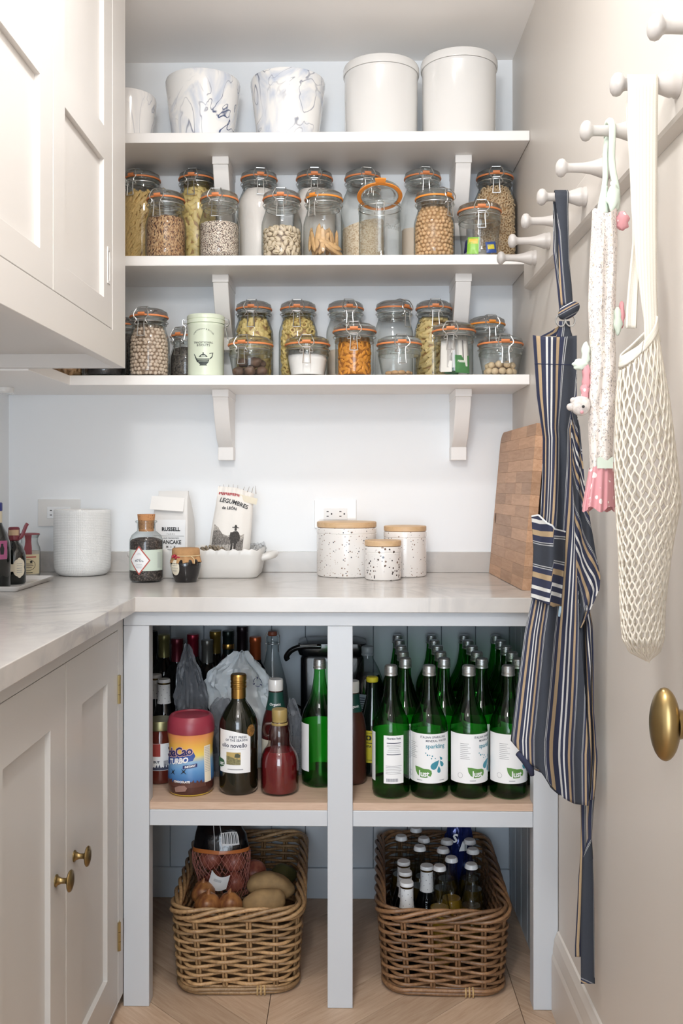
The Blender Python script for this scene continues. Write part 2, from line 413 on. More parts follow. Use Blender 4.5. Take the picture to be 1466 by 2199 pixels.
# baseboards inside the open cupboard
struct(MB().box(-.599, .4475, YB-.036, YB-.0255, .0002, .085).obj('baseboard_back', MT['board'], bevel=.003))
# open door leaf just out of frame on the right, with the oval brass knob
dr = struct(MB().box(.347, .387, .05, .97, .008, 2.05).obj('door_1', MT['rwall'], bevel=.002))
kn = MB()
mk = Matrix.Translation((.347, .875, .9367)) @ Matrix.Rotation(-PI/2, 4, 'Y')
kn.lathe([(.024,0),(.024,.004),(.017,.008),(.010,.014),(.0085,.024),(.0105,.034),(.013,.040),(.0145,.047)], 28, mk)
kp = [(0,.043)]+[(.0345*math.sin(PI*k/14), .0565-.0135*math.cos(PI*k/14)) for k in range(1,14)]+[(0,.070)]
kn.lathe(kp, 36, mk @ Matrix.Diagonal((.98,.36*1.45,1,1)))
kn.obj('door_knob', MT['brass'], dr, angle=50)

# ------------------------------------------------------------------ wall shelves with brackets
ZS = [2.0592, 1.7440, 1.4380]; YF = 2.415; TH = .0255
def bracket(x, zt, parent):
    b = MB()
    hw = .0205
    b.box(x-hw-.0015, x+hw+.0015, 2.515, YB-.0005, zt-.021, zt-.0003)
    # curved tapering arm, profile in (y,z)
    pr = [(2.519, zt-.0209), (2.528, zt-.045), (2.558, zt-.093), (2.590, zt-.130), (2.626, zt-.1509), (YB-.0005, zt-.1509), (YB-.0005, zt-.0209)]
    k = len(pr)
    b.add([(x+s*hw, y, z) for s in (-1,1) for y, z in pr], [tuple(range(k)), tuple(reversed(range(k,2*k)))] + [(i, k+i, k+(i+1)%k, (i+1)%k) for i in range(k)])
    b.box(x-hw-.001, x+hw+.001, 2.626, YB-.0005, zt-.187, zt-.1508)
    return b.obj('bracket', MT['shelf'], parent, world=True, bevel=.0012, bseg=1)
nm = ['top', 'middle', 'lowest']
for i, z in enumerate(ZS):
    t = thing('wall_shelf', f'{nm[i]} pale grey wall shelf with ' + ['marbled planters and white canisters', 'tall pasta and cereal jars', 'a green biscuit tin among clip jars'][i], 'shelf', (-.2, 2.55, z-TH))
    xl = XL+.001
    if i < 2: MB().box(xl, XW-.001, YF, YB-.0005, z-TH, z).obj('shelf_board', MT['shelf'], t, world=True, bevel=.0012, bseg=1)
    else:
        pl = [(xl, 2.103), (-.716, 2.103), (-.716, YF), (XW-.001, YF), (XW-.001, YB-.0005), (xl, YB-.0005)]
        MB().prism(pl, z-TH, z).obj('shelf_board', MT['shelf'], t, world=True, bevel=.0012, bseg=1)
    for u in (473, 995): bracket(XA(u, 2.517), z-TH, t)
# round puck under the lowest shelf at far left
tag(MB().lathe([(0,-.016),(.020,-.016),(.024,-.012),(.024,-.0003),(0,-.0003)], 28, Matrix.Translation((-.905, 2.47, ZS[2]-TH))).obj('puck_light', MT['white']), 'small white puck light under the left end of the lowest shelf', 'light')

# ------------------------------------------------------------------ wall cabinet (upper left)
XC = -.4986; YE = 2.10; ZB = 1.4165
def raised_opening(m, y0, y1, z0, z1, x, th, holes):
    """A flat frame in the plane X=x (front towards +x) with rectangular holes (y0,y1,z0,z1)."""
    ys = sorted({y0, y1, *[h[0] for h in holes], *[h[1] for h in holes]}); zs = sorted({z0, z1, *[h[2] for h in holes], *[h[3] for h in holes]})
    idx = {}
    vs = []; fs = []
    def V(a, b, c):
        if (a,b,c) not in idx: idx[(a,b,c)] = len(vs); vs.append((x if c else x-th, ys[a], zs[b]))
        return idx[(a,b,c)]
    def solid(a, b):
        if not (0 <= a < len(ys)-1 and 0 <= b < len(zs)-1): return False
        cy, cz = (ys[a]+ys[a+1])/2, (zs[b]+zs[b+1])/2
        return not any(h[0] < cy < h[1] and h[2] < cz < h[3] for h in holes)
    for a in range(len(ys)-1):
        for b in range(len(zs)-1):
            if not solid(a, b): continue
            fs.append((V(a,b,1),V(a+1,b,1),V(a+1,b+1,1),V(a,b+1,1))); fs.append((V(a,b,0),V(a,b+1,0),V(a+1,b+1,0),V(a+1,b,0)))
            if not solid(a-1,b): fs.append((V(a,b,0),V(a,b,1),V(a,b+1,1),V(a,b+1,0)))
            if not solid(a+1,b): fs.append((V(a+1,b,1),V(a+1,b,0),V(a+1,b+1,0),V(a+1,b+1,1)))
            if not solid(a,b-1): fs.append((V(a,b,0),V(a+1,b,0),V(a+1,b,1),V(a,b,1)))
            if not solid(a,b+1): fs.append((V(a,b+1,1),V(a+1,b+1,1),V(a+1,b+1,0),V(a,b+1,0)))
    m.add(vs, fs); return m
uc = thing('wall_cabinet', 'tall pale grey panelled wall cabinet at upper left', 'cabinet', (-.73, 1.2, ZB))
Y0 = .30
MB().box(XL+.0005, XC-.024, Y0, YE, ZB+.03, ZC-.0005).obj('body', MT['cab'], uc, world=True, smooth=False)
raised_opening(MB(), Y0, YE, ZB, ZC-.0006, XC, .0235, [(Y0+.05, 1.9885, ZB+.068, ZC-.06)]).obj('face_frame', MT['cab'], uc, world=True, smooth=False, bevel=.0008, bseg=1)
MB().box(XL+.0005, XC-.0237, YE-.019, YE, ZB, ZB+.0299).obj('end_panel', MT['cab'], uc, world=True, smooth=False)
for (a, b_) in ((1.5905, 1.987), (1.186, 1.5875), (.78, 1.183)):
    z0, z1 = ZB+.070, ZC-.062
    st = .066
    h = [(a+st, b_-st, z0+.054, 1.8215), (a+st, b_-st, 1.891, z1-.07)]
    d = raised_opening(MB(), a, b_, z0, z1, XC-.0012, .020, h).obj('door', MT['cab'], uc, world=True, smooth=False, bevel=.0008, bseg=1)
    for q in h: MB().box(XC-.0185, XC-.0105, q[0]-.004, q[1]+.004, q[2]-.004, q[3]+.004).obj('panel', MT['cab'], d, smooth=False).location = (-uc.location.x, -uc.location.y, -uc.location.z)
    if b_ > 1.9:
        m = MB(); xp = XC-.0012
        raised_opening(m, 1.9475, 1.966, 1.575, 1.650, xp+.0016, .0014, [(1.9515, 1.962, 1.582, 1.643)])
        m.obj('flush_pull', MT['white'], d, smooth=False).location = (-uc.location.x, -uc.location.y, -uc.location.z)
        MB().box(xp+.0001, xp+.0004, 1.9515, 1.962, 1.582, 1.643).obj('pull_recess_shade', pbr('painted recess shade', '#8f8b88', .6), d, smooth=False).location = (-uc.location.x, -uc.location.y, -uc.location.z)  # flat grey plate; the shade inside the pull is painted as its colour

# ------------------------------------------------------------------ base cabinet with doors (lower left)
XD = -.5005; ZT = .910; TT = .033
bc = thing('base_cabinet', 'grey panelled base cabinet with brass knobs under the left worktop', 'cabinet', (-.73, 1.2, 0))
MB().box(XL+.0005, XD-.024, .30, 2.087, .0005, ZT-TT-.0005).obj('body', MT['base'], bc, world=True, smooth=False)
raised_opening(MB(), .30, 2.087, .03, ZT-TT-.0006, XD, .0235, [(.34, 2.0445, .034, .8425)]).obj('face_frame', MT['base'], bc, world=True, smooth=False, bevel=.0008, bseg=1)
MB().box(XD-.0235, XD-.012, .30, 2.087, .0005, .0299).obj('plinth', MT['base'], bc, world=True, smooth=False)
off = (-bc.location.x, -bc.location.y, -bc.location.z)
for i, (a, b_) in enumerate(((1.6695, 2.0425), (1.262, 1.6665), (.855, 1.259))):
    h = (a+.100, b_-.0865, .1245, .7435)
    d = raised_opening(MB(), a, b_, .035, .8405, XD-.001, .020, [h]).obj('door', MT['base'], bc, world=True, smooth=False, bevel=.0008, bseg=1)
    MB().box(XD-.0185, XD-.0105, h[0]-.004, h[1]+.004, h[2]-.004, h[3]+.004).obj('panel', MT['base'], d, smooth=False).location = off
    if i == 2: continue
    ky = 1.7177 if i == 0 else 1.610
    mk = Matrix.Translation((XD-.001, ky, .479)) @ Matrix.Rotation(PI/2, 4, 'Y')
    MB().lathe([(0,0),(.0105,0),(.0105,.002),(.0075,.004),(.005,.010),(.0048,.017),(.007,.0205),(.0165,.0225),(.0185,.0245),(.0175,.027),(.010,.0295),(0,.0305)], 28, mk).obj('knob', pbr('antique brass', '#8f7a52', .32, 1) if i == 0 else MT['_kb'], d, angle=50).location = off
    if i == 0:
        MT['_kb'] = bpy.data.materials['antique brass']
        MT['hinge'] = pbr('polished brass', '#b9a778', .3, 1)
        for zc in (.7125, .1755):
            m = MB()
            for k in range(3): m.tube([(XD+.001, 2.0465, zc-.031+k*.0208), (XD+.001, 2.0465, zc-.031+k*.0208+.0195)], .0042, 10)
            m.box(XD-.004, XD+.0006, 2.0425, 2.0575, zc-.031, zc+.031)
            m.obj('hinge', MT['hinge'], d, smooth=True).location = off

# ------------------------------------------------------------------ open cupboard under the back worktop
YP = 2.088
oc = thing('open_cupboard', 'white framed open cupboard under the marble worktop with oak shelf', 'cupboard', (-.02, 2.1, 0))
xs = [XA(u, YP) for u in (265, 320, 703, 757, 1145)] + [XW-.0012]
MT['frame'] = pbr('frame paint with cool shade', '#c3c8ce', .35)  # frame colour carries the cool, dimmer light that falls on it
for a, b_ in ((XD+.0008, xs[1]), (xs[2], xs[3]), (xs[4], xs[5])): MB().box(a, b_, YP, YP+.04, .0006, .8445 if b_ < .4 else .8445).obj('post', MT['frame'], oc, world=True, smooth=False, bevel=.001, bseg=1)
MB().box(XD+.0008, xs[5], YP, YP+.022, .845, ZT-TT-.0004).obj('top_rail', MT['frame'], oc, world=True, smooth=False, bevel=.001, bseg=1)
MT['oak'] = wood('pale oak shelf', '#cdb39e', '#bb9e88', (1.5,14,14), 8, .45)
for a, b_ in ((xs[1], xs[2]), (xs[3], xs[4])):
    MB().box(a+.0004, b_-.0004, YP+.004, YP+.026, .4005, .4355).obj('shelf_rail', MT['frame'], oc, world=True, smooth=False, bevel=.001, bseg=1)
for a, b_ in ((-.598, -.021), (-.0205, XW-.014)):
    m = MB(); m.box(a, b_, YP+.0405, YB-.027, .436, .4525)
    e0, e1 = (xs[1], xs[2]) if a < -.1 else (xs[3], xs[4])
    m.box(e0+.0004, e1-.0004, YP+.006, YP+.0405, .436, .4525)
    m.obj('oak_shelf', MT['oak'], oc, world=True, smooth=False)
# tongue and groove lining: single boards
nb = 11; bw = (.449+.598)/nb
for k in range(nb):
    x = -.598 + k*bw
    MB().box(x+.0006, x+bw-.0006, YB-.025, YB-.001, .001, ZT-TT-.001).obj('lining_board', MT['board'], oc, world=True, smooth=False, bevel=.0018, bseg=1)
nb = 6; bw = (YB-.03-YP-.041)/nb
for x0, x1 in ((XW-.0125, XW-.0012), (-.612, -.6005)):
    for k in range(nb):
        y = YP+.041+k*bw
        MB().box(x0, x1, y+.0012, y+bw-.0012, .001, ZT-TT-.001).obj('lining_board', MT['board'], oc, world=True, smooth=False, bevel=.0018, bseg=1)

# ------------------------------------------------------------------ marble worktop and upstand
pl = [(XL+.0005, .30), (-.470, .30), (-.470, 2.0715), (XW-.0008, 2.0715), (XW-.0008, YB-.0005), (XL+.0005, YB-.0005)]
wt = MB().prism(pl, ZT-TT, ZT).obj('worktop', MT['marble'], bevel=.0015, smooth=False)
tag(wt, 'pale grey veined marble worktop running round the corner', 'worktop')
up = MB().prism([(XL+.0006, .30), (XL+.0185, .30), (XL+.0185, YB-.0105), (XW-.001, YB-.0105), (XW-.001, YB-.0005), (XL+.0006, YB-.0005)], ZT+.0002, ZT+.058).obj('marble_upstand', MT['marble'], bevel=.001, smooth=False)
tag(up, 'low veined marble upstand along the wall behind the worktop', 'upstand')

# ------------------------------------------------------------------ sockets
def socket(u0, u1, v0, v1, label, rx):
    a, b_ = PY(u0, v1, YB-.006), PY(u1, v0, YB-.006)
    t = thing('power_socket', label, 'socket', ((a.x+b_.x)/2, YB, a.z))
    MB().box(a.x, b_.x, YB-.006, YB-.0004, a.z, b_.z).obj('cover_plate', MT['white'], t, world=True, bevel=.0015, smooth=False)
    c = ((a.x+b_.x)/2, (a.z+b_.z)/2); w, h = .0335, .0165
    MB().box(c[0]-w, c[0]+w, YB-.0085, YB-.0062, c[1]-h, c[1]+h).obj('outlet_face', MT['paper'], t, world=True, bevel=.001, smooth=False)
    for s in (-1, 1):
        m = MB()
        for dz in (-.0065, .0065): m.box(c[0]+s*.018-.007, c[0]+s*.018-.001, YB-.0088, YB-.00855, c[1]+dz-.0012, c[1]+dz+.0012)
        m.box(c[0]+s*.018+.005, c[0]+s*.018+.009, YB-.0088, YB-.00855, c[1]-.002, c[1]+.002)
        m.obj('outlet_slots', MT['black'], t, world=True, smooth=False)['kind'] = 'stuff'
socket(675, 765, 1073, 1134, 'white double power socket above the speckled canisters', 0)
socket(81, 172, 1072, 1130, 'white double power socket partly behind the dimpled white crock', 0)
# ------------------------------------------------------------------ top shelf: planters and canisters
Z0 = ZS[0] + .0004
MT['swirl'] = marble('blue swirled ceramic', '#f1f0ee', '#33466f', 8.0, .12, .022, 1.6, .95, stretch=(1.0,1.0,.75), mid='#b3c0d6', warp=2.2, det=2.2, lo=.40)
MT['swirl2'] = marble('pale swirled ceramic', '#f2f0ee', '#8089a0', 9, .12, .016, 1.0, .6, stretch=(1.0,1.0,.55), mid='#d0d2d8', warp=1.8, det=2.2, lo=.42)
def planter(u, y, rt, rb, h, label, mat_, rz):
    t = thing('planter', label, 'planter', (XA(u, y), y, Z0), rz, 'marbled planters')
    pr = [(0,0),(rb*.93,0),(rb,.004)] + [(lerp(rb, rt, k/8), lerp(.004, h-.012, k/8)) for k in range(1,8)] + [(rt,h-.014),(rt,h-.006),(rt*.985,h-.001),(rt*.965,h),(rt*.95,h-.003)]
    pr += [(lerp(rt*.93, rb*.92, k/3), lerp(h-.02, .008, k/3)) for k in range(4)] + [(0,.008)]
    MB().lathe(pr, 56).obj('pot', mat_, t)
planter(436, 2.538, .1000, .080, .178, 'blue and white marbled planter, left of the two large ones', MT['swirl'], .4)
planter(618, 2.538, .1000, .080, .178, 'blue and white marbled planter beside the white canisters', MT['swirl'], 3.9)
planter(274, 2.535, .0765, .063, .137, 'small pale marbled planter half behind the wall cabinet', MT['swirl2'], 1.0)
def tin(u, y, r, h, label):
    t = thing('canister', label, 'canister', (XA(u, y), y, Z0), 0, 'white canisters on the top shelf')
    MB().lathe([(0,0),(r-.003,0),(r,.003),(r,.012),(r-.001,.014),(r-.001,h-.034),(r,h-.032),(r,h-.024),(0,h-.024)], 64).obj('body', MT['white'], t)
    MB().lathe([(r+.0005,h-.0235),(r+.003,h-.0235),(r+.0035,h-.021),(r+.0035,h-.007),(r+.001,h-.0015),(r-.004,h),(r-.012,h-.002),(0,h-.002)], 64).obj('lid', MT['white'], t)
tin(818, 2.535, .0985, .211, 'white lidded canister, shorter, beside the marbled planters')
tin(985, 2.526, .0985, .222, 'white lidded canister, taller, nearest the right wall')

# ------------------------------------------------------------------ clip-top glass jars
def jar_profile(H, R, lr, kind):
    zs = H - .022; ir = lr - .004
    if kind == 'super':
        sh = .40*H if H < .2 else .30*H
        a = zs-.026; b = zs-.026-sh*.62
        nk = ir - .002
        pr = [(0,.003),(R*.80,.0015),(R*.93,.004),(R*.99,.012),(R,.02),(R,b)]
        for k in range(1, 8):
            t = k/8; q = t*t*(3-2*t); pr.append((lerp(R, nk, q*.55+t*.45*t), lerp(b, a, t)))
        pr += [(nk, a),(nk,a+.004),(nk+.0035,a+.006),(nk+.0035,a+.010),(nk+.0008,a+.012),(nk+.0008,zs-.008),(ir+.002,zs-.006),(ir+.0025,zs-.001)]
    elif kind == 'terrine':
        Rb = R*.86
        pr = [(0,.003),(Rb*.85,.0012),(Rb*.96,.004),(Rb,.012)] + [(lerp(Rb,R,k/5), lerp(.012, zs-.03, k/5)) for k in range(1,6)]
        pr += [(R+.0015,zs-.027),(R+.0015,zs-.021),(R-.0005,zs-.018),(R+.0005,zs-.008),(ir+.002,zs-.005),(ir+.0025,zs-.001)]
    else:
        pr = [(0,.003),(R*.88,.0012),(R*.97,.004),(R,.012),(R,zs-.03),(R+.0015,zs-.027),(R+.0015,zs-.021),(R-.0008,zs-.018),(R-.0004,zs-.008),(ir+.002,zs-.005),(ir+.0025,zs-.001)]
    return pr, zs
_jc = {}
def jar(u, y, H, R, lr, kind, label, z, clasp=0, seal='seal', group=None, open_=False):
    key = (H, R, lr, kind)
    if key not in _jc:
        pr, zs = jar_profile(H, R, lr, kind)
        d = {'pr': pr, 'zs': zs}
        k0 = max(i for i, q in enumerate(pr) if q[1] <= zs-.0255)
        d['body'] = MB().lathe(pr[:k0+1], 48).mesh('jar_body', angle=60)
        nk = pr[k0:]; ii = min(q[0] for q in nk)-.003; d['ii'] = (nk[0][1], ii)
        d['neck'] = MB().lathe(nk + [(ii, zs-.001), (ii, nk[0][1]), nk[0]], 48).mesh('jar_neck', angle=60)
        lp = [(lr-.003,zs-.0005),(lr,zs+.0035),(lr,zs+.010),(lr*.965,zs+.015),(lr*.86,zs+.0165),(lr*.80,zs+.020),(lr*.72,zs+.0215),(0,zs+.0215)]
        lp = [(0,zs+.006),(lr*.62,zs+.006),(lr*.70,zs+.0035),(lr*.76,zs+.0005),(lr*.80,zs-.004),(lr*.85,zs-.004),(lr*.88,zs+.0002)] + lp
        d['lid'] = MB().lathe(lp, 48).mesh('jar_lid', angle=50)
        s = MB(); s.lathe([(lr-.006,zs-.0005),(lr+.001,zs-.0012),(lr+.0022,zs+.0005),(lr+.0016,zs+.0032),(lr-.006,zs+.0036)], 48)
        s.lathe([(lr-.002,zs-.001),(lr+.0025,zs-.0005),(lr+.0065,zs+.004),(lr+.0055,zs+.0075),(lr-.001,zs+.0068)], 6, None, -.17, .17)
        d['seal'] = s.mesh('jar_seal', angle=60)
        m = MB(); q = .00125; nr = lr-.0005; rf = lr+.004
        m.tube(circle(40, nr+.001, zs-.013), q, 5, closed=True)
        for sg in (-1, 1):
            pts = [(sg*.011,-lr*.35,zs+.023),(sg*.0125,-lr*.80,zs+.0225),(sg*.0135,-lr-.002,zs+.0165),(sg*.019,-rf-.003,zs+.004),(sg*.0185,-rf-.0045,zs-.004),(sg*.0125,-rf-.0045,zs-.010),(sg*.0125,-rf-.004,zs-.0155),(sg*.0165,-rf-.003,zs-.020),(sg*.0155,-nr-.002,zs-.0235),(sg*.008,-nr-.003,zs-.0225)]
            m.tube(spline(pts, 4), q*1.1, 5)
            m.tube(spline([(sg*.010,-nr-.0045,zs-.010),(sg*.008,-nr-.0065,zs-.020),(sg*.0085,-nr-.0075,zs-.034),(sg*.010,-nr-.008,zs-.0535)], 4), q*1.1, 5)
            m.tube([(sg*.0115,lr*.7,zs+.0225),(sg*.0115,lr+.003,zs+.012),(sg*.0115,nr+.002,zs-.012)], q, 5)
            m.tube([(sg*.0115,lr*.7,zs+.0225),(sg*.011,-lr*.35,zs+.023)], q, 5)
        m.tube([(-.010,-nr-.008,zs-.0535),(.010,-nr-.008,zs-.0535)], q*1.1, 5)
        m.tube([(-.010,-nr-.0045,zs-.0098),(.010,-nr-.0045,zs-.0098)], q*1.1, 5)
        m.tube([(-.0125,-lr*.80,zs+.0228),(.0125,-lr*.80,zs+.0228)], q, 5)
        d['wire'] = m.mesh('jar_wire', angle=60)
        _jc[key] = d
    d = _jc[key]
    x = XA(u, y)
    t = thing('clip_jar', label, 'jar', (x, y, z+.0003), math.radians(clasp), group)
    link('glass_body', d['body'], MT['glass'], t)
    link('glass_neck', d['neck'], MT['thick'], t)
    a = link('glass_lid', d['lid'], MT['thick'], t)
    b = link('rubber_seal', d['seal'], MT[seal], t)
    c = link('wire_clasp', d['wire'], MT['wire'], t); c['kind'] = 'stuff'
    def rin(zz):
        pr = d['pr'][1:]
        r_ = interp([(p[1], p[0]) for p in pr], zz) - .0028
        return min(r_, d['ii'][1]-.0016) if zz > d['ii'][0]-.004 else r_
    return t, rin, d['zs']

# ---- what fills them
def core(rin, h, shrink, mat_, name, label, cat, pos, tilt=0, bump=.0, n=36):
    prof = [(0,.004)] + [(max(.002, rin(.004+(h-.004)*k/10)-shrink), .0045+(h-.0045)*k/10) for k in range(11)]
    rt = prof[-1][0]
    prof += [(rt*.75,h+.003),(rt*.4,h+.006),(0,h+.007)]
    def fn(p, a):
        x, y, z = p
        if z > h-.02: z += tilt*x*(z-h+.02)/.02 + bump*nz(x*60,y*60,1)
        return (x, y, z)
    return MB().lathe(prof, n, None, 0, 2*PI, fn)
def fill_powder(j, h, mat_, name, label, cat, tilt=0, bump=.002):
    t, rin, zs = j
    o = core(rin, h, .0005, mat_, name, label, cat, t.location, tilt, bump).obj(name, mat_, None, angle=70); o.location = t.location
    return tag(o, label, cat, None, 'stuff')
def place_shell(rin, h, pr_, rz_, seed=0, top=True):
    """Jittered hexagonal positions: just inside the glass, then over the heap's top. Yields (pos, frame) with z-axis pointing outward."""
    rr = random.Random(seed); out = []
    z = .004 + rz_; row = 0
    while z < h - rz_*.3:
        r = rin(z) - pr_
        n = max(3, int(2*PI*r/(pr_*2.02)))
        for i in range(n):
            a = 2*PI*(i + .5*(row % 2) + rr.uniform(-.24,.24))/n
            p = Vector((r*math.sin(a), -r*math.cos(a), z + rr.uniform(-.32,.32)*rz_))
            out.append((p, Vector((math.sin(a), -math.cos(a), 0))))
        z += rz_*1.74; row += 1
    if top:
        r = rin(h) - pr_*1.9
        while r > pr_*.4:
            n = max(1, int(2*PI*r/(pr_*2.1)))
            for i in range(n):
                a = 2*PI*(i+rr.random()*.4)/n
                out.append((Vector((r*math.sin(a), -r*math.cos(a), h + rr.uniform(-.25,.5)*rz_ + (rin(h)-r)*.12)), Vector((0,0,1))))
            r -= pr_*1.9
    return out
def frame(p, nrm, roll, tip=0):
    zz = nrm.normalized(); xx = Vector((0,0,1)).cross(zz)
    if xx.length < .01: xx = Vector((1,0,0))
    xx.normalize(); yy = zz.cross(xx)
    m = Matrix((xx, yy, zz)).transposed().to_4x4()
    return Matrix.Translation(p) @ m @ Matrix.Rotation(roll, 4, 'Z') @ Matrix.Rotation(tip, 4, 'X')
def fill_pieces(j, h, piece, pr_, rz_, mat_, name, label, cat, seed=0, rolls=None, tipr=.3, coremat=None, shrink=None, jit=.0):
    t, rin, zs = j; rr = random.Random(seed+99)
    m = MB()
    pv, pf = piece
    for p, nrm in place_shell(rin, h, pr_, rz_, seed):
        sc = 1 + rr.uniform(-.08,.08)
        roll = rr.uniform(0, 2*PI) if rolls is None else rolls + rr.gauss(0, .35)
        m.add(pv, pf, frame(p, nrm, roll, rr.uniform(-tipr, tipr)) @ Matrix.Scale(sc, 4), 0)
    for i, (x, y, z) in enumerate(m.v):
        z = max(z, .0032); rm = rin(z)+.0008; q = math.hypot(x, y)
        if q > rm: x *= rm/q; y *= rm/q
        m.v[i] = (x, y, z)
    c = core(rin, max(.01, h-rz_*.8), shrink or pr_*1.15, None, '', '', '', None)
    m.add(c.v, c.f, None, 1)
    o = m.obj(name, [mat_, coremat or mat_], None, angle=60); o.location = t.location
    return tag(o, label, cat, None, 'stuff')
def piece_ico(rx, ry, rz_, n=8, mm=5, fn=None):
    b = MB().blob(n, mm, fn, Matrix.Diagonal((rx, ry, rz_, 1))); return b.v, b.f
def piece_tube(l, r, n=7, cut=.6, r2=.7, bend=0):
    b = MB(); vs = []
    for k in range(5):
        t = k/4-.5
        for i in range(n):
            a = 2*PI*i/n; vs.append((t*l + (cut*r*math.cos(a) if k in (0,4) else 0), r*math.sin(a), r*math.cos(a) + bend*(t*t*4-.5)*l))
    for k in range(1,4): pass
    b.add(vs, [(k*n+i, k*n+(i+1)%n, (k+1)*n+(i+1)%n, (k+1)*n+i) for k in range(4) for i in range(n)])
    # inner wall so that the hollow end shows
    vi = [(x, y*r2, z*r2) for x, y, z in vs]
    b.add(vi, [(k*n+(i+1)%n, k*n+i, (k+1)*n+i, (k+1)*n+(i+1)%n) for k in range(4) for i in range(n)])
    o = 5*n
    b.f += [(i, o+i, o+(i+1)%n, (i+1)%n) for i in range(n)] + [(4*n+(i+1)%n, 5*n+4*n+(i+1)%n, 5*n+4*n+i, 4*n+i) for i in range(n)]; b.mi += [0]*(2*n)
    return b.v, b.f
def piece_ring(R, r, n=10, m=6, l=1):
    b = MB()
    b.add([((R+r*math.cos(2*PI*k/m))*math.cos(2*PI*i/n), (R+r*math.cos(2*PI*k/m))*math.sin(2*PI*i/n), l*r*math.sin(2*PI*k/m)) for i in range(n) for k in range(m)],
          [(i*m+k, ((i+1)%n)*m+k, ((i+1)%n)*m+(k+1)%m, i*m+(k+1)%m) for i in range(n) for k in range(m)])
    return b.v, b.f
def piece_shell(l, wd, th):      # little curled pasta leaf
    b = MB().grid(lambda a, q: ((a-.5)*l, (q-.5)*wd*(1-.25*(2*a-1)**2), th*math.cos((q-.5)*3.0)+.3*th*math.sin(a*9)), 5, 4)
    b.add([(x, y, z-.0016) for x, y, z in b.v], [tuple(reversed(f)) for f in b.f]); return b.v, b.f
MT['flour'] = pbr('flour', '#efe9e4', .9, bump=.2, bscale=250)
MT['salt'] = pbr('fine white salt', '#f3f1ef', .8)
MT['penne'] = pbr('dry penne', '#d9b877', .5, var=.15, vscale=60)
MT['pasta'] = pbr('dry pasta', '#e3cb85', .5, var=.14, vscale=60)
MT['pasta2'] = pbr('pale dry pasta', '#dcc487', .55, var=.15, vscale=60)
MT['cheerio'] = pbr('oat rings', '#dcc09a', .75, var=.18, vscale=90)
MT['chick'] = pbr('chickpeas', '#d8b286', .6, var=.18, vscale=70)
MT['bean'] = pbr('pale beans', '#d6c3b0', .55, var=.15, vscale=70)
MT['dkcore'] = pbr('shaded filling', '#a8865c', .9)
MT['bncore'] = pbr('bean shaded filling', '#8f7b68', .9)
MT['quinoa'] = speck('mixed quinoa', '#e5d8c8', [(0,'#efe4d6'),(.45,'#d9c7b4'),(.62,'#6b4a3c'),(.8,'#3a2a28')], 640, .7, bump=.6)
MT['rice'] = speck('mixed brown rice', '#b08a62', [(0,'#c9a77e'),(.4,'#a87f58'),(.7,'#7a523b'),(.88,'#4a3028')], 470, .7, bump=.7, stretch=(1,1,.5))
MT['oats'] = speck('rolled oats', '#e0cdb2', [(0,'#e8d8bf'),(.5,'#d8c2a4'),(.85,'#c6aa88')], 330, .8, bump=.5)
MT['powder2'] = pbr('beige meal', '#dccdbd', .9, bump=.2, bscale=250)
MT['dark'] = speck('dark lentils', '#3d3a37', [(0,'#5a544e'),(.5,'#3c3835'),(.8,'#6c645b')], 300, .6, bump=.5)
MT['orange'] = pbr('orange crackers', '#df9430', .55, var=.2, vscale=60)
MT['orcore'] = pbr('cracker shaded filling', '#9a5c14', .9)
MT['biscuit'] = pbr('sponge finger biscuit', '#d9b07c', .7, var=.2, vscale=80, bump=.2, bscale=200)
MT['pist'] = pbr('pistachio shell', '#d9c9b0', .55, var=.15, vscale=80)
MT['nut'] = pbr('pale nuts', '#ddc6a2', .6, var=.15, vscale=60)
MT['cashew'] = pbr('tan nuts', '#c69f74', .6, var=.15, vscale=60)
MT['fig'] = pbr('dried brown fruit', '#6d5444', .6, var=.35, vscale=40, bump=.5, bscale=90)

Z1 = ZS[1]; Z2 = ZS[2]
TALL = (.274, .0605, .0495, 'super'); MIDJ = (.222, .0535, .0485, 'super'); LIT = (.178, .0535, .0490, 'super')
yb, yf = 2.606, 2.474
# middle shelf, back row (tall jars)
def J(spec, u, y, label, z, clasp=0, **k): return jar(u, y, *spec, label, z, clasp, **k)
j = J(TALL, 305, yb, 'tall clip jar of penne half hidden by the wall cabinet', Z1, -22)
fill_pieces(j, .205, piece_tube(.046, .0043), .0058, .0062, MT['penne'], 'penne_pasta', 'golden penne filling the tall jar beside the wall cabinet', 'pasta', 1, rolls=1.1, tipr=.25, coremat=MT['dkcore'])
j = J(TALL, 423, yb, 'tall clip jar packed with pale ribbon pasta behind the quinoa jar', Z1, -8)
fill_pieces(j, .236, piece_shell(.026, .017, .004), .0095, .0075, MT['pasta'], 'ribbon_pasta', 'pale yellow ribbon pasta in the tall jar behind quinoa', 'pasta', 2, tipr=.5, coremat=MT['dkcore'], shrink=.008)
j = J(TALL, 556, yb, 'tall clip jar full of white flour left of the pistachio jar', Z1, 10)
fill_powder(j, .222, MT['flour'], 'flour', 'white flour in the tall jar left of the pistachios', 'flour')
j = J(TALL, 675, yb, 'tall clip jar of flour behind the finger biscuit jar', Z1, 2)
fill_powder(j, .220, MT['flour'], 'flour', 'white flour in the tall jar behind finger biscuits', 'flour')
j = J(TALL, 779, yb, 'tall clip jar one third full of oats behind the open jar', Z1, 14)
fill_powder(j, .125, MT['oats'], 'oats', 'rolled oats heaped in the tall jar behind the open jar', 'oats', tilt=.25)
j = J(TALL, 907, yb, 'tall clip jar half full of beige meal behind the chickpeas', Z1, 6)
fill_powder(j, .105, MT['powder2'], 'meal', 'beige meal in the tall jar behind the chickpeas', 'flour', tilt=-.1)
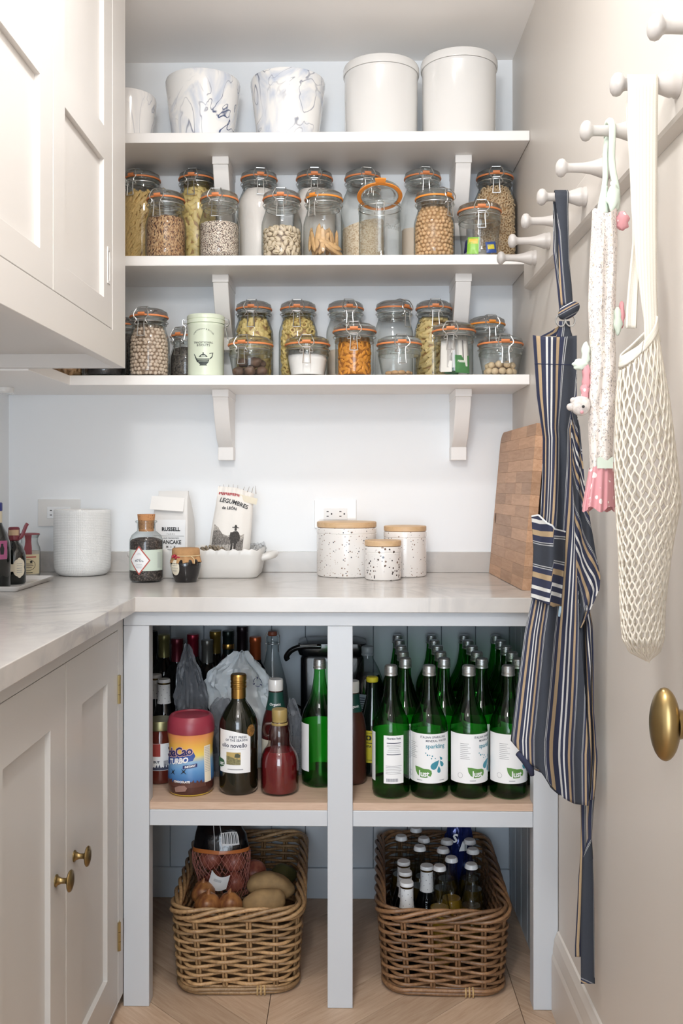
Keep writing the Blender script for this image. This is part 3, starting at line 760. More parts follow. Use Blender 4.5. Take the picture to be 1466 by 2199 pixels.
j = J(TALL, 1062, yb, 'tall clip jar full of oat rings nearest the right wall', Z1, -4)
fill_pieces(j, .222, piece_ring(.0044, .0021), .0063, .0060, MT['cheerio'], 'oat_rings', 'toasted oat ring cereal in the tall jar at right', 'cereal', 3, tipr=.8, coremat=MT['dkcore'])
# middle shelf, front row (one litre jars)
j = J(LIT, 356, yf, 'clip jar of brown rice mix beside the penne jar', Z1, -14)
fill_powder(j, .108, MT['rice'], 'rice_mix', 'speckled brown rice mix in the jar beside penne', 'rice', bump=.003)
j = J(LIT, 471, yf, 'clip jar of black and white quinoa in front of ribbon pasta', Z1, -4)
fill_powder(j, .092, MT['quinoa'], 'quinoa', 'black and white mixed quinoa in a clip jar', 'grain')
jp = J(LIT, 605, yf, 'clip jar half full of pistachios in shell', Z1, 0)
jb = J(LIT, 695, yf, 'clip jar of long sponge finger biscuits', Z1, -32, seal='seal2')
j = J(LIT, 932, yf, 'clip jar of chickpeas with its clasp turned right', Z1, 42, seal='seal2')
fill_pieces(j, .140, piece_ico(.0056, .0052, .0056, 8, 6), .0057, .0057, MT['chick'], 'chickpeas', 'tan dried chickpeas filling the jar with sideways clasp', 'chickpeas', 4, coremat=MT['dkcore'])
jc = J((.143, .0535, .0560, 'terrine'), 1029, yf, 'short clip jar holding wrapped sweets on the middle shelf', Z1, -2)
# open jar with its lid tipped up on the orange seal
yo = yf; xo = XA(815, yo)
t = thing('open_jar', 'empty straight glass jar with lid ajar on an orange seal', 'jar', (xo, yo, Z1+.0003))
MB().lathe([(0,.003),(.046,.0012),(.0525,.004),(.0545,.012),(.0545,.118),(.0555,.121),(.0555,.127),(.053,.130),(.0555,.139),(.0555,.143),(.0525,.143),(.0525,.13),(.052,.1)], 48).obj('glass_body', MT['glass'], t, angle=60)
ml = Matrix.Translation((0, .048, .150)) @ Matrix.Rotation(math.radians(-19), 4, 'X') @ Matrix.Translation((0, -.052, 0))
MB().lathe([(0,.006),(.034,.006),(.040,.002),(.044,-.003),(.048,-.003),(.0495,0),(.055,.002),(.055,.010),(.050,.0145),(.040,.018),(0,.018)], 48, ml).obj('glass_lid', MT['thick'], t, angle=60)
m = MB().lathe([(.049,-.0022),(.0585,-.0026),(.0595,-.0010),(.0585,.0006),(.049,.0002)], 48, ml)
m.lathe([(.0575,-.0026),(.062,-.003),(.072,.001),(.072,.0035),(.0585,.0008)], 6, ml, -.2, .2)
m.obj('rubber_seal', MT['seal2'], t, angle=60)
m = MB(); m.tube(circle(36, .056, .133), .0012, 5, True)
for sg in (-1,1): m.tube([(sg*.012,.055,.133),(sg*.012,.060,.15),(sg*.012,.045,.172)], .0012, 5); m.tube([(sg*.010,-.057,.133),(sg*.009,-.0585,.122),(sg*.010,-.060,.112)], .0012, 5)
m.obj('wire_clasp', MT['wire'], t)['kind'] = 'stuff'
# raised glass lettering on some jars
MT['emb'] = thin_glass('raised glass lettering', (.80,.83,.82), (.55,.58,.57), 2.5)
def emboss(j, z, th=.35, size=.017, r=None):
    t = j if not isinstance(j, tuple) else j[0]; r = r or j[1](z)+.0029
    m = MB().text('le Parfait', size, cyl(r, th - t.rotation_euler[2], z), .0002, .35, 1.0)
    m.obj('raised_lettering', MT['emb'], t, smooth=False)
emboss(t, .075, .45, .020, .0548); emboss(jc, .055, .6, .018)

# individual nuts, biscuits, sweets
def scatter(j, h, me, mats, pr_, rz_, name, label, cat, group, seed=0, roll=None, tipr=.5, zmin=0, keep=None, parts=None):
    t, rin, zs = j; rr = random.Random(seed); out = []
    pts = place_shell(rin, h, pr_, rz_, seed)
    # inner layers so that the heap is full
    for p, nrm in pts:
        if keep and not keep(p): continue
        m = frame(p, nrm, rr.uniform(0, 2*PI) if roll is None else roll+rr.gauss(0,.3), rr.uniform(-tipr, tipr))
        o = link(name, me, mats, None); o.matrix_world = Matrix.Translation(t.location) @ m
        tag(o, label, cat, group); out.append(o)
    return out
m = MB().blob(18, 12, lambda p: Vector((p.x, p.y*(1-.10*(p.z > .2)*(abs(p.y) < .3)), p.z)), Matrix.Diagonal((.0098, .0066, .0064, 1)))
k0 = len(m.f); m.blob(8, 6, None, Matrix.Translation((.0022,0,.0054)) @ Matrix.Diagonal((.0062,.0011,.0013,1))); m.mi[k0:] = [1]*(len(m.f)-k0)
me = m.mesh('pistachio', angle=70); me.materials.append(MT['pist']); me.materials.append(pbr('pistachio kernel', '#7d6b3f', .7))
scatter(jp, .076, me, MT['pist'], .0077, .0070, 'pistachio', 'pale pistachio in its shell in the pistachio jar', 'nut', 'pistachios in the clip jar', 5)
o = core(jp[1], .068, .012, None, '', '', '', None).obj('pistachios', MT['bncore']); o.location = jp[0].location
tag(o, 'bed of pistachios at the middle of the pistachio jar', 'nut', None, 'stuff')
fb = [(0,-.036)] + [(.0065*math.sin(PI*k/8)**.45, -.036+.072*k/8) for k in range(1,8)] + [(0,.036)]
me = MB().lathe(fb, 10, Matrix.Rotation(PI/2, 4, 'X') @ Matrix.Diagonal((1.25,.8,1,1))).mesh('finger_biscuit', angle=70)
rr = random.Random(3)
for k in range(26):
    a = 2*PI*k/13 + rr.uniform(-.1,.1); lay = k//13
    r = .0345 if lay == 0 else .019
    up_ = a % (2*PI)
    lean = rr.uniform(-.5,.5) if not (.5 < a % (2*PI) < 1.6) else 1.25
    p = Vector((r*math.sin(a), -r*math.cos(a), .040 + rr.uniform(-.002,.016) - (.016 if lean > 1 else 0) ))
    o = link('finger_biscuit', me, MT['biscuit'])
    o.matrix_world = Matrix.Translation(jb[0].location) @ frame(p, Vector((math.sin(a), -math.cos(a), 0)), lean, -.12)
    tag(o, 'long golden sponge finger biscuit standing in the biscuit jar', 'biscuit', 'finger biscuits in the clip jar')
# wrapped sweets
def packet(name, w_, h_, th, mats, label, cat, mx, group=None, print_=None, seed=1):
    def f(a, b, s):
        x, y = (a-.5), (b-.5); pill = max(0, 1-(2*x)**4)*max(0, 1-(2*y)**4)
        return (x*w_, y*h_, s*(th*.5*pill + .0003) + .0012*nz(x*9+seed, y*9, s*3))
    m = MB().grid(lambda a, b: f(a,b,1), 10, 10); m.grid(lambda a, b: f(1-a,b,-1), 10, 10)
    o = m.obj(name, mats, None, angle=60); o.matrix_world = mx; tag(o, label, cat, group)
    if print_:
        q = MB(); print_(q, lambda x, y: f(x/w_+.5, y/h_+.5, 1)[:2] + (f(x/w_+.5, y/h_+.5, 1)[2]+.0004,)); 
        q.obj('printed_patch', print_.mat, o, smooth=False)
    return o
def pr_patch(col, x0, x1, y0, y1):
    def g(q, fn): q.rect2(x0, x1, y0, y1, fn, 4, 4)
    g.mat = pbr('packet print', col, .35); return g
Lj = jc[0].location
def at_(x, y, z, rx, ry, rz): return Matrix.Translation((Lj.x+x, Lj.y+y, Lj.z+z)) @ Matrix.Rotation(rz, 4, 'Z') @ Matrix.Rotation(rx, 4, 'X') @ Matrix.Rotation(ry, 4, 'Y')
packet('sweet', .030, .046, .006, pbr('lime wrapper', '#8cc63e', .3), 'lime and yellow wrapped sweet in the short sweet jar', 'sweet', at_(-.020,-.028,.030,1.4,.25,-.5), 'wrapped sweets in the short jar', pr_patch('#e9c74c', -.012,.012,.004,.018))
packet('sweet', .026, .036, .006, pbr('navy wrapper', '#2a2f6b', .3), 'navy wrapped sweet at the left side of the sweet jar', 'sweet', at_(-.033,-.010,.034,1.4,-.3,-.9), 'wrapped sweets in the short jar')
packet('sweet', .026, .030, .007, pbr('blue wrapper', '#31539c', .3), 'blue and yellow wrapped sweet at right in the sweet jar', 'sweet', at_(.026,-.026,.026,1.4,-.5,.6), 'wrapped sweets in the short jar', pr_patch('#e4d23c', -.009,.008,-.006,.006))
packet('sweet', .046, .030, .007, pbr('silver wrapper', '#c9c9c4', .25, .6), 'silver foil wrapped sweet lying at the bottom of the sweet jar', 'sweet', at_(.004,-.022,.013,.9,.1,.1), 'wrapped sweets in the short jar')
packet('sweet', .034, .026, .006, pbr('foil white wrapper', '#e3e0da', .3, .3), 'white wrapped sweet behind the silver one', 'sweet', at_(.006,.012,.016,.6,-.2,.4), 'wrapped sweets in the short jar')

# ------------------------------------------------------------------ lowest shelf
# back row
j = J(MIDJ, 545, yb, 'tall clip jar of pasta spirals behind the dried fruit jar', Z2, -3)
fill_pieces(j, .188, piece_shell(.024, .016, .005), .0088, .0072, MT['pasta'], 'pasta_spirals', 'yellow curled pasta in the jar behind dried fruit', 'pasta', 11, tipr=.9, coremat=MT['dkcore'], shrink=.008)
j = J(MIDJ, 640, yb, 'tall clip jar of ring pasta behind the salt jar', Z2, -1)
fill_pieces(j, .190, piece_ring(.0068, .0034, 10, 6, 1.4), .0092, .0080, MT['pasta'], 'ring_pasta', 'thick yellow ring pasta in the jar behind salt', 'pasta', 12, tipr=.9, coremat=MT['dkcore'])
j3 = J(MIDJ, 742, yb, 'tall clip jar of pale meal behind the orange crackers', Z2, 12)
fill_powder(j3, .085, MT['powder2'], 'meal', 'pale meal low in the jar behind orange crackers', 'flour')
j4 = J(MIDJ, 845, yb, 'tall empty clip jar with its clasp turned right', Z2, 40)
j = J(MIDJ, 931, yb, 'tall clip jar of large tube pasta beside the shelf bracket', Z2, 1)
fill_pieces(j, .166, piece_tube(.034, .0064, 9, 0, .72), .0088, .0088, MT['pasta2'], 'tube_pasta', 'pale tube pasta in the jar beside the shelf bracket', 'pasta', 13, rolls=.2, tipr=.3, coremat=MT['dkcore'])
J(LIT, 1045, yb, 'empty clip jar behind the nut jar nearest the right wall', Z2, 8, seal='seal2')
# front row
TER = (.104, .0550, .0580, 'terrine'); STR = (.138, .0505, .0560, 'straight')
jf = J(TER, 538, yf, 'short clip jar of dark dried fruit beside the biscuit tin', Z2, -16)
jsal = J(TER, 660, yf, 'short clip jar heaped with white salt', Z2, 0)
fill_powder(jsal, .060, MT['salt'], 'salt', 'smooth white salt heaped in a short clip jar', 'salt', tilt=-.18, bump=0)
jo = J(STR, 761, yf, 'clip jar filled with orange crackers', Z2, -2)
def fish(p): return Vector((p.x, p.y*(1-.35*p.x) if p.x < .6 else p.y*.5, p.z*.55))
jo[0]['label'] = 'clip jar filled to the neck with orange crackers'
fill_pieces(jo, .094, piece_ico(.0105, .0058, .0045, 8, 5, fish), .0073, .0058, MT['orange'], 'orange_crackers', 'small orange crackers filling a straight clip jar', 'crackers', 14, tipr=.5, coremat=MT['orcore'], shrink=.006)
jn = J(TER, 857, yf, 'short clip jar with a few tan nuts at its bottom', Z2, 4)
js = J(STR, 974, yf, 'clip jar holding green and white sachets', Z2, -14)
jm = J(TER, 1074, yf, 'short clip jar of round pale nuts at the right end', Z2, 3)
emboss(j3, .165, -.2, .015); emboss(j4, .165, .0, .015); emboss(jm, .055, -.45, .016); emboss(jn, .058, -.3, .015)
# far left
jw = J(LIT, 320, yf, 'clip jar full of pale beans beside the wall cabinet', Z2, -10)
fill_pieces(jw, .142, piece_ico(.0058, .0048, .0048, 8, 6), .0056, .0054, MT['bean'], 'beans', 'pale beans filling the jar beside the wall cabinet', 'beans', 15, coremat=MT['bncore'])
jl = J(LIT, 262, yb, 'clip jar of dark lentils half behind the wall cabinet', Z2, -10)
fill_powder(jl, .13, MT['dark'], 'lentils', 'dark lentils in the jar behind the wall cabinet edge', 'lentils')
jd = J((.140, .044, .041, 'super'), 399, 2.555, 'small clip jar of dark seeds behind the biscuit tin', Z2, -18)
fill_powder(jd, .085, MT['dark'], 'seeds', 'dark grey seeds in the small jar behind the tin', 'seeds')
jq = J(LIT, 136, 2.488, 'clip jar of brown pasta twists under the wall cabinet', Z2, 0)
fill_pieces(jq, .10, piece_tube(.022, .0055, 7, .4), .0085, .0075, MT['cashew'], 'pasta_twists', 'brown pasta twists in the jar under the cabinet', 'pasta', 16, coremat=MT['dkcore'])
jr = J(LIT, 227, yf, 'clip jar of near black beans under the wall cabinet', Z2, 0)
fill_powder(jr, .12, pbr('black beans', '#1d1c1e', .35, bump=.6, bscale=150), 'black_beans', 'near black beans in the jar under the cabinet', 'beans')
# dried fruit, nuts, sachets
def lump(seed):
    return lambda p: p*(1+.28*nz(p.x*1.6+seed, p.y*1.6, p.z*1.6))
for i, (x, y, z, s) in enumerate([(-.028,-.022,.012,1),(.002,-.034,.012,1.05),(.03,-.02,.013,1),(-.012,.012,.013,1.1),(.02,.018,.012,1),(-.030,.018,.012,.9),(-.018,-.016,.036,1),(.014,-.022,.036,1.05),(.024,.008,.036,1),(-.006,.012,.037,1)]):
    o = MB().blob(14, 9, lump(i*3.1), Matrix.Diagonal((.0165*s, .0135*s, .0115*s, 1))).obj('dried_fruit', MT['fig'], angle=80)
    o.location = jf[0].location + Vector((x, y, z+.001)); o.rotation_euler = (0, 0, i*1.3)
    tag(o, 'wrinkled dark brown dried fruit in the short jar beside the tin', 'dried fruit', 'dried fruit in the short jar')
me = MB().blob(12, 8, lambda p: p*(1+.06*nz(p.x*2, p.y*2, p.z*2)), Matrix.Diagonal((.0098,.0098,.0090,1))).mesh('round_nut', angle=80)
k = 0
for lay, (n, r, z) in enumerate(((11, .034, .012), (6, .0145, .012), (9, .031, .029), (4, .012, .029))):
    for i in range(n):
        a = 2*PI*(i+.3*lay)/n
        o = link('nut', me, MT['nut']); o.location = jm[0].location + Vector((r*math.sin(a), -r*math.cos(a), z+.0015*math.sin(i*5)))
        tag(o, 'round pale nut in the short jar at the right end', 'nut', 'round nuts in the short jar')
def bend(p): return Vector((p.x, p.y+.5*p.x*p.x, p.z))
me = MB().blob(12, 8, bend, Matrix.Diagonal((.0125,.0055,.0055,1))).mesh('cashew', angle=80)
for i in range(9):
    a = 2*PI*i/9+.2; r = .029
    o = link('nut', me, MT['cashew']); o.location = jn[0].location + Vector((r*math.sin(a), -r*math.cos(a), .0095)); o.rotation_euler = (0, 0, a+.4+.5*math.sin(i*3))
    tag(o, 'curved tan nut lying at the bottom of the short jar', 'nut', 'tan nuts in the short jar')
Lj = js[0].location
gm = pbr('green sachet', '#4d8a52', .4); wm = pbr('white sachet', '#e6e2dc', .45)
packet('sachet', .030, .085, .004, wm, 'white sachet at the left side of the sachet jar', 'sachet', at_(-.022,-.030,.052,1.5,.12,-.45), 'sachets in the clip jar')
packet('sachet', .028, .100, .004, wm, 'white sachet leaning right in the sachet jar', 'sachet', at_(.010,-.018,.064,1.45,-.42,.2), 'sachets in the clip jar')
packet('sachet', .026, .098, .004, pbr('grey sachet', '#b9b4b0', .45), 'grey sachet at the back of the sachet jar', 'sachet', at_(.002,.010,.060,1.5,-.2,.1), 'sachets in the clip jar')
packet('sachet', .044, .046, .005, gm, 'green sachet with white print at the front of the sachet jar', 'sachet', at_(.018,-.030,.030,1.5,.05,.45), 'sachets in the clip jar', pr_patch('#dfe6da', -.015,.010,.004,.010))
packet('sachet', .040, .040, .005, pbr('dark green sachet', '#2f5f3c', .4), 'dark green sachet low in the sachet jar', 'sachet', at_(-.008,-.020,.024,1.4,.5,-.1), 'sachets in the clip jar')

for q, (x, y, z, ry, rz, h_) in enumerate(((-.030,-.016,.060,-.10,-.9,.092),(.028,-.012,.060,-.22,.9,.094),(-.010,-.032,.066,.20,-.2,.090),(.020,-.026,.068,-.34,.5,.088))):
    packet('sachet', .022, h_, .0035, wm if q % 2 else bpy.data.materials['grey sachet'], ['narrow grey sachet at far left in the sachet jar','narrow white sachet at far right in the sachet jar','narrow grey sachet leaning left at the front','narrow white sachet leaning right behind the green one'][q], 'sachet', at_(x, y, z, 1.5, ry, rz), 'sachets in the clip jar', pr_patch('#8f8a88', -.002, .002, -.038, .038) if q < 4 else None)
# ---- biscuit tin
yt = 2.472; r = .0472
t = thing('biscuit_tin', 'pale green round biscuit tin with teapot print and wire clasps', 'tin', (XA(442, yt), yt, Z2+.0003))
MT['tin'] = pbr('pale green enamel', '#d7e0cc', .35, coat=.2)
MB().lathe([(0,0),(r-.002,0),(r,.002),(r,.128),(r+.001,.130),(r+.001,.136),(r-.0005,.138),(0,.138)], 56).obj('tin_body', MT['tin'], t)
MB().lathe([(r-.001,.1382),(r+.0022,.1382),(r+.0022,.1465),(r+.0008,.148),(r+.0022,.1495),(r+.0024,.157),(r,.1605),(r-.004,.161),(r-.008,.159),(0,.159)], 56).obj('tin_lid', MT['tin'], t)
m = MB()
for s in (-1, 1):
    m.tube(spline([(s*(r+.002),-.007,.152),(s*(r+.012),-.007,.150),(s*(r+.0125),-.006,.138),(s*(r+.006),-.006,.132),(s*(r+.0065),-.004,.120),(s*(r+.011),-.004,.098)], 4), .0011, 5)
    m.tube(spline([(s*(r+.002),.007,.152),(s*(r+.012),.007,.150),(s*(r+.0125),.006,.138),(s*(r+.006),.006,.132),(s*(r+.0065),.004,.120),(s*(r+.011),.004,.098)], 4), .0011, 5)
    m.tube([(s*(r+.011),-.004,.098),(s*(r+.011),.004,.098)], .0011, 5); m.tube(circle(10, .0055, 0), .0011, 5, True, mx=Matrix.Translation((s*(r+.007),0,.136)) @ Matrix.Rotation(PI/2, 4, 'X'))
m.obj('wire_clasp', MT['wire'], t)['kind'] = 'stuff'
cy = cyl(r+.0003, 0, 0); m = MB()
m.text('TRADITIONAL', .0074, lambda x, y: cy(x, y+.0845), .00012, 0, 1.12); m.text('BISCUITS', .0074, lambda x, y: cy(x, y+.0775), .00012, 0, 1.2)
m.text('CARTWRIGHT & BUTLER', .0052, lambda x, y: cy(x, y+.120), 0, 0, 1.12, arc=.033)
m.obj('printed_name', MT['black'], t, smooth=False)
m = MB()
def tp(pts): m.poly2([(x*.001, y*.001) for x, y in pts], lambda x, y: cy(x, y+.046))
tp([(-17,-2),(17,-2),(13,-13),(9,-17),(-9,-17),(-13,-13)])            # bowl
tp([(-8,-17.3),(8,-17.3),(10,-20.5),(-10,-20.5)])
tp([(-12,1),(12,1),(8,6),(3,9),(-3,9),(-8,6)]); tp([(-1.5,9.2),(1.5,9.2),(2,12),(0,14),(-2,12)])
tp([(-13.5,-11),(-17.3,-2),(-23,8),(-26,11),(-25,7),(-20.5,-4),(-16,-12.5)])   # spout
tp([(17.3,-1),(22,3),(24,11),(16,9.6),(16,11.4),(26.5,13.5),(24.5,2),(18,-5)])
m.obj('teapot_print', pbr('charcoal print', '#3a423f', .6), t, smooth=False)
m = MB()
for z, w_ in ((-4.2,14.5),(-9,12)): m.rect2(-w_*.001, w_*.001, (z-.5)*.001, (z+.5)*.001, lambda x, y: cyl(r+.0005)(x, y+.046), 6, 1)
tp2 = [(-7,2.5),(7,2.5),(5,5),(-5,5)]; m.poly2([(x*.001, y*.001) for x, y in tp2], lambda x, y: cyl(r+.0005)(x, y+.046))
m.obj('teapot_highlight', MT['tin'], t, smooth=False)
# ------------------------------------------------------------------ things on the worktop
ZW = ZT + .0004
def rring(hx, hy, r, z, n=6, cx=0, cy=0):
    out = []
    for q, (sx, sy) in enumerate(((1,-1),(1,1),(-1,1),(-1,-1))):
        for k in range(n+1):
            a = -PI/2 + q*PI/2 + k*PI/2/n
            out.append((cx+sx*(hx-r)+r*math.cos(a), cy+sy*(hy-r)+r*math.sin(a), z))
    return out
def loft(m, rings, cap0=True, cap1=True, mx=None):
    n = len(rings[0]); vs = [p for r in rings for p in r]
    fs = [(k*n+i, k*n+(i+1)%n, (k+1)*n+(i+1)%n, (k+1)*n+i) for k in range(len(rings)-1) for i in range(n)]
    if cap0: fs.append(tuple(reversed(range(n))))
    if cap1: fs.append(tuple(range((len(rings)-1)*n, len(rings)*n)))
    return m.add(vs, fs, mx)
# dimpled crock
m_, nt, N = nmat('dimpled white glaze'); L_ = nt.links.new
b_ = N('ShaderNodeBsdfPrincipled', i_Roughness=.22); b_.inputs['Base Color'].default_value = lin('#eceeee')
tc = N('ShaderNodeTexCoord'); vo = N('ShaderNodeTexVoronoi', i_Scale=1.0, i_Randomness=0.0, voronoi_dimensions='2D'); L_(tc.outputs['UV'], vo.inputs['Vector'])
bp = N('ShaderNodeBump', i_Strength=.9, i_Distance=.0012); L_(vo.outputs['Distance'], bp.inputs['Height']); L_(bp.outputs[0], b_.inputs['Normal'])
o_ = N('ShaderNodeOutputMaterial'); L_(b_.outputs[0], o_.inputs[0]); MT['dimple'] = m_
yc, r = 2.585, .0768
t = thing('crock', 'white dimpled ceramic crock in front of the left socket', 'crock', (XA(177, yc), yc, ZW))
prof = [(.055,.0),(.062,.001),(.0705,.008),(.0755,.02)] + [(r, .035+.135*k/10) for k in range(11)] + [(r-.0005,.1775),(r-.003,.179)]
m = MB().grid(lambda a, b: (lambda q: (q[0]*math.sin(2*PI*a), -q[0]*math.cos(2*PI*a), q[1]))(prof[round(b*(len(prof)-1))]), 72, len(prof)-1,
    uvfn=lambda a, b: (a*96 + (0), prof[round(b*(len(prof)-1))][1]/.0044))
m.obj('outer_wall', MT['dimple'], t, angle=70)
MB().lathe([(r-.003,.179),(r-.006,.176),(r-.006,.02),(.05,.012),(0,.012)], 56).lathe([(0,.0003),(.055,.0003)], 40).obj('inner_wall', MT['white'], t, angle=60)

# corked jar of seeds
def bottle(prof, n=40): return MB().lathe(prof, n)
yc = 2.407
t = thing('corked_jar', 'corked glass jar of dark tea with a red diamond label', 'jar', (XA(314, yc), yc, ZW))
pr = [(0,.003),(.036,.001),(.041,.004),(.0425,.012),(.0425,.098),(.0415,.108),(.037,.118),(.030,.124),(.0235,.129),(.0228,.134),(.0228,.147),(.0245,.149),(.0275,.151),(.0275,.154),(.0245,.156),(.021,.156),(.021,.135)]
bottle(pr, 48).obj('glass_body', MT['glass2'], t, angle=60)
MT['cork'] = speck('cork', '#c08a5c', [(0,'#8f5f3c'),(.4,'#a8744a'),(.8,'#6f4930')], 260, .8, .45)
MB().lathe([(0,.128),(.0190,.128),(.0205,.150),(.0225,.1715),(0,.1715)], 36).obj('cork', MT['cork'], t)
MT['tea'] = speck('dark tea', '#3a302c', [(0,'#2b2422'),(.5,'#4a3f3a'),(.8,'#6b5f58')], 380, .7, bump=.8)
MB().lathe([(0,.004),(.039,.004),(.0405,.012),(.0405,.103),(.035,.108),(.02,.112),(0,.111)], 40).obj('tea_leaves', MT['tea'], t)['kind'] = 'stuff'
lb = MB().grid(lambda a, b: cyl(.0428, 0, 0)(lerp(-.052,.062,a), lerp(.030,.083,b)), 40, 1).obj('label', pbr('mint label', '#c9d6cb', .6), t, angle=60)
cy = lambda d: cyl(.0428+d, -.22, .0565)
dm = lambda s: [(-.029*s,0),(0,-.037*s),(.029*s,0),(0,.037*s)]
MB().poly2(dm(1), cy(.0004), .004).obj('red_border', pbr('red label border', '#b5564f', .6), lb, smooth=False)
MB().poly2(dm(.87), cy(.0007), .004).obj('diamond_label', MT['paper'], lb, smooth=False)
m = MB()
for i in range(16):
    a, q = R_.uniform(-.011,.011), R_.uniform(-.003,.003); s = .0022
    m.poly2([(a-s,q),(a,q-s*.6),(a+s,q+.0004),(a,q+s*.7)], cy(.001))
for y, w_ in ((.014,.006),(.018,.004),(-.010,.008),(-.014,.010),(-.0165,.009),(-.019,.007)): m.rect2(-w_,w_,y-.0003,y+.0003, cy(.001), 4, 1)
m.obj('label_print', MT['grey'], lb, smooth=False)
m = MB()
for k in range(5): m.rect2(.040+k*.003,.0408+k*.003,-.020,.02, cyl(.0430, 0, .0565), 1, 1)
m.obj('small_print', MT['grey'], lb, smooth=False)

# jam jar with cloth cap
yc = 2.402
t = thing('jam_jar', 'small dark jam jar with tan cloth cap and red berries', 'jar', (XA(399, yc), yc, ZW), 0)
MT['jam'] = pbr('dark jam behind glass', '#0d0c10', .06, coat=.6)
MB().lathe([(0,0),(.026,0),(.029,.003),(.034,.020),(.0385,.040),(.0388,.048),(.036,.056),(.032,.062),(.032,.068),(0,.068)], 40).obj('jar_body', MT['jam'], t, angle=60)
def ruf(p, a):
    x, y, z = p; k = max(0, (.075-z)/.02); s = 1+.07*k*math.sin(a*11)+.04*k*math.sin(a*5+1)
    return (x*s, y*s, z+.0015*k*math.sin(a*7))
MT['cloth'] = pbr('tan cloth', '#b98f63', .9, var=.2, vscale=50, bump=.4, bscale=220)
MB().lathe([(.0385,.050),(.037,.056),(.0355,.063),(.0345,.0665),(.0352,.070),(.0352,.082),(.033,.0855),(0,.0865)], 60, None, 0, 2*PI, ruf).obj('cloth_cap', MT['cloth'], t, angle=80)
m = MB().tube(circle(36, .0358, .0672), .0012, 6, True); m.tube(spline([(.018,-.031,.067),(.026,-.032,.060),(.027,-.031,.048)],4), .001, 5); m.obj('string', pbr('jute string', '#d8c49c', .9), t)
for i, (x, z) in enumerate(((-.024,.068),(-.018,.0655),(-.012,.064),(-.020,.0625),(-.028,.0655))):
    MB().blob(10,7,None, Matrix.Translation((x,-.0325+abs(x)*.14,z)) @ Matrix.Scale(.0038,4)).obj('berry', pbr('red berry', '#a3283a', .35) if i == 0 else bpy.data.materials['red berry'], t)
MT['cream'] = pbr('cream label', '#e4dcc8', .7)
lb = MB().poly2([(.0165*math.cos(a)*(1 if math.cos(a) < 0 else .85), .0195*math.sin(a)) for a in [2*PI*k/24 for k in range(24)]], lambda x, y: (cyl(.0392 - max(0,(-y-.002))*.22 - max(0,y-.006)*.15, -.62, .038)(x, y)), .004).obj('oval_label', MT['cream'], t, smooth=False)
m = MB()
for k, (y, w_) in enumerate(((.006,.009),(-.001,.011),(-.008,.007))):
    m.tube([cyl(.0397, -.62, .038)(-w_+w_*2*i/24, y+.0016*math.sin(i*1.9)) for i in range(25)], .00025, 4)
m.obj('handwriting', MT['grey'], lb)

# scalloped baking dish
xa_, xb_ = XA(288, 2.47), XA(560, 2.47)
hx, hy = (xb_-xa_)/2, .095; cyd = 2.470+hy
t = thing('baking_dish', 'white scalloped ceramic baking dish holding paper bags', 'dish', ((xa_+xb_)/2, cyd, ZW))
MT['dish'] = pbr('white stoneware glaze', '#dcdbd8', .28)
def scal(ring, amp, n):
    out = []; s = 0
    for i, p in enumerate(ring):
        if i: s += math.dist(p, ring[i-1])
        out.append((p[0], p[1], p[2]+amp*math.sin(s/.030*2*PI)))
    return out
def dense(ring, k=5):
    out = []
    for i in range(len(ring)):
        a, b = ring[i], ring[(i+1)%len(ring)]; d = max(1, int(math.dist(a,b)/.006))
        for j in range(d): out.append(tuple(lerp(a[q], b[q], j/d) for q in range(3)))
    return out
base = [(hx-.016,hy-.016,.02,0),(hx-.012,hy-.012,.022,.004),(hx-.006,hy-.006,.026,.03),(hx-.002,hy-.002,.028,.060),(hx,hy,.03,.072),(hx-.002,hy-.002,.03,.0755),(hx-.006,hy-.006,.028,.074),(hx-.009,hy-.009,.026,.055),(hx-.016,hy-.016,.022,.012)]
ref = dense(rring(hx,hy,.03,0)); rings = []
for a, b, r_, z in base:      # same point count: scale the reference ring
    rings.append([(p[0]*a/hx, p[1]*b/hy, z) for p in ref])
for k in (4,5,6): rings[k] = scal(rings[k], .0028, 5)
loft(MB(), rings).obj('dish_body', MT['dish'], t, angle=60)
for s in (-1, 1):
    hpts = spline([(s*(hx-.004),-.040,.056),(s*(hx+.016),-.038,.060),(s*(hx+.027),-.022,.062),(s*(hx+.029),0,.0625),(s*(hx+.027),.022,.062),(s*(hx+.016),.038,.060),(s*(hx-.004),.040,.056)], 5)
    m = MB(); m.tube(hpts, .0085, 10); m.v = [(x, y, (z-.06)*1.15+.056) for x, y, z in m.v]
    m.obj('handle', MT['dish'], t, angle=80)

# paper flour bag
yc = 2.577
t = thing('paper_bag', 'white paper bag of pancake mix with folded top', 'bag', (XA(373, yc), yc, ZW+.0145), math.radians(-9))
MT['bag'] = pbr('white paper bag', '#e3e2e0', .7, bump=.5, bscale=30)
rg = []
for hx_, hy_, z in ((.048,.031,0),(.050,.033,.01),(.050,.034,.08),(.049,.032,.14),(.046,.024,.17),(.043,.012,.195),(.042,.004,.2055),(.042,.0035,.215)):
    ring = [(x, y*1.0, z) for x, y, _ in dense(rring(hx_, hy_, min(.004, hy_*.8), 0, 2))][:]
    rg.append((hx_, hy_, z))
ref = dense(rring(.05,.034,.004,0,2))
rings = [[(p[0]*a/.05+.0012*nz(p[0]*30,p[1]*30,z*25), p[1]*b/.034+.0018*nz(p[0]*25+5,p[1]*25,z*30), z) for p in ref] for a, b, z in rg]
loft(MB(), rings).obj('bag_body', MT['bag'], t, angle=50)
m = MB().grid(lambda a, b: (lerp(-.054,.040,a)-.004*b, -.0135-.026*(1-b)+.002*nz(a*3,b*3,2), lerp(.166,.202,b)-.006*a), 10, 6)
m.obj('folded_flap', pbr('bright white paper', '#efeeec', .7), t, angle=80, solid=.0008)
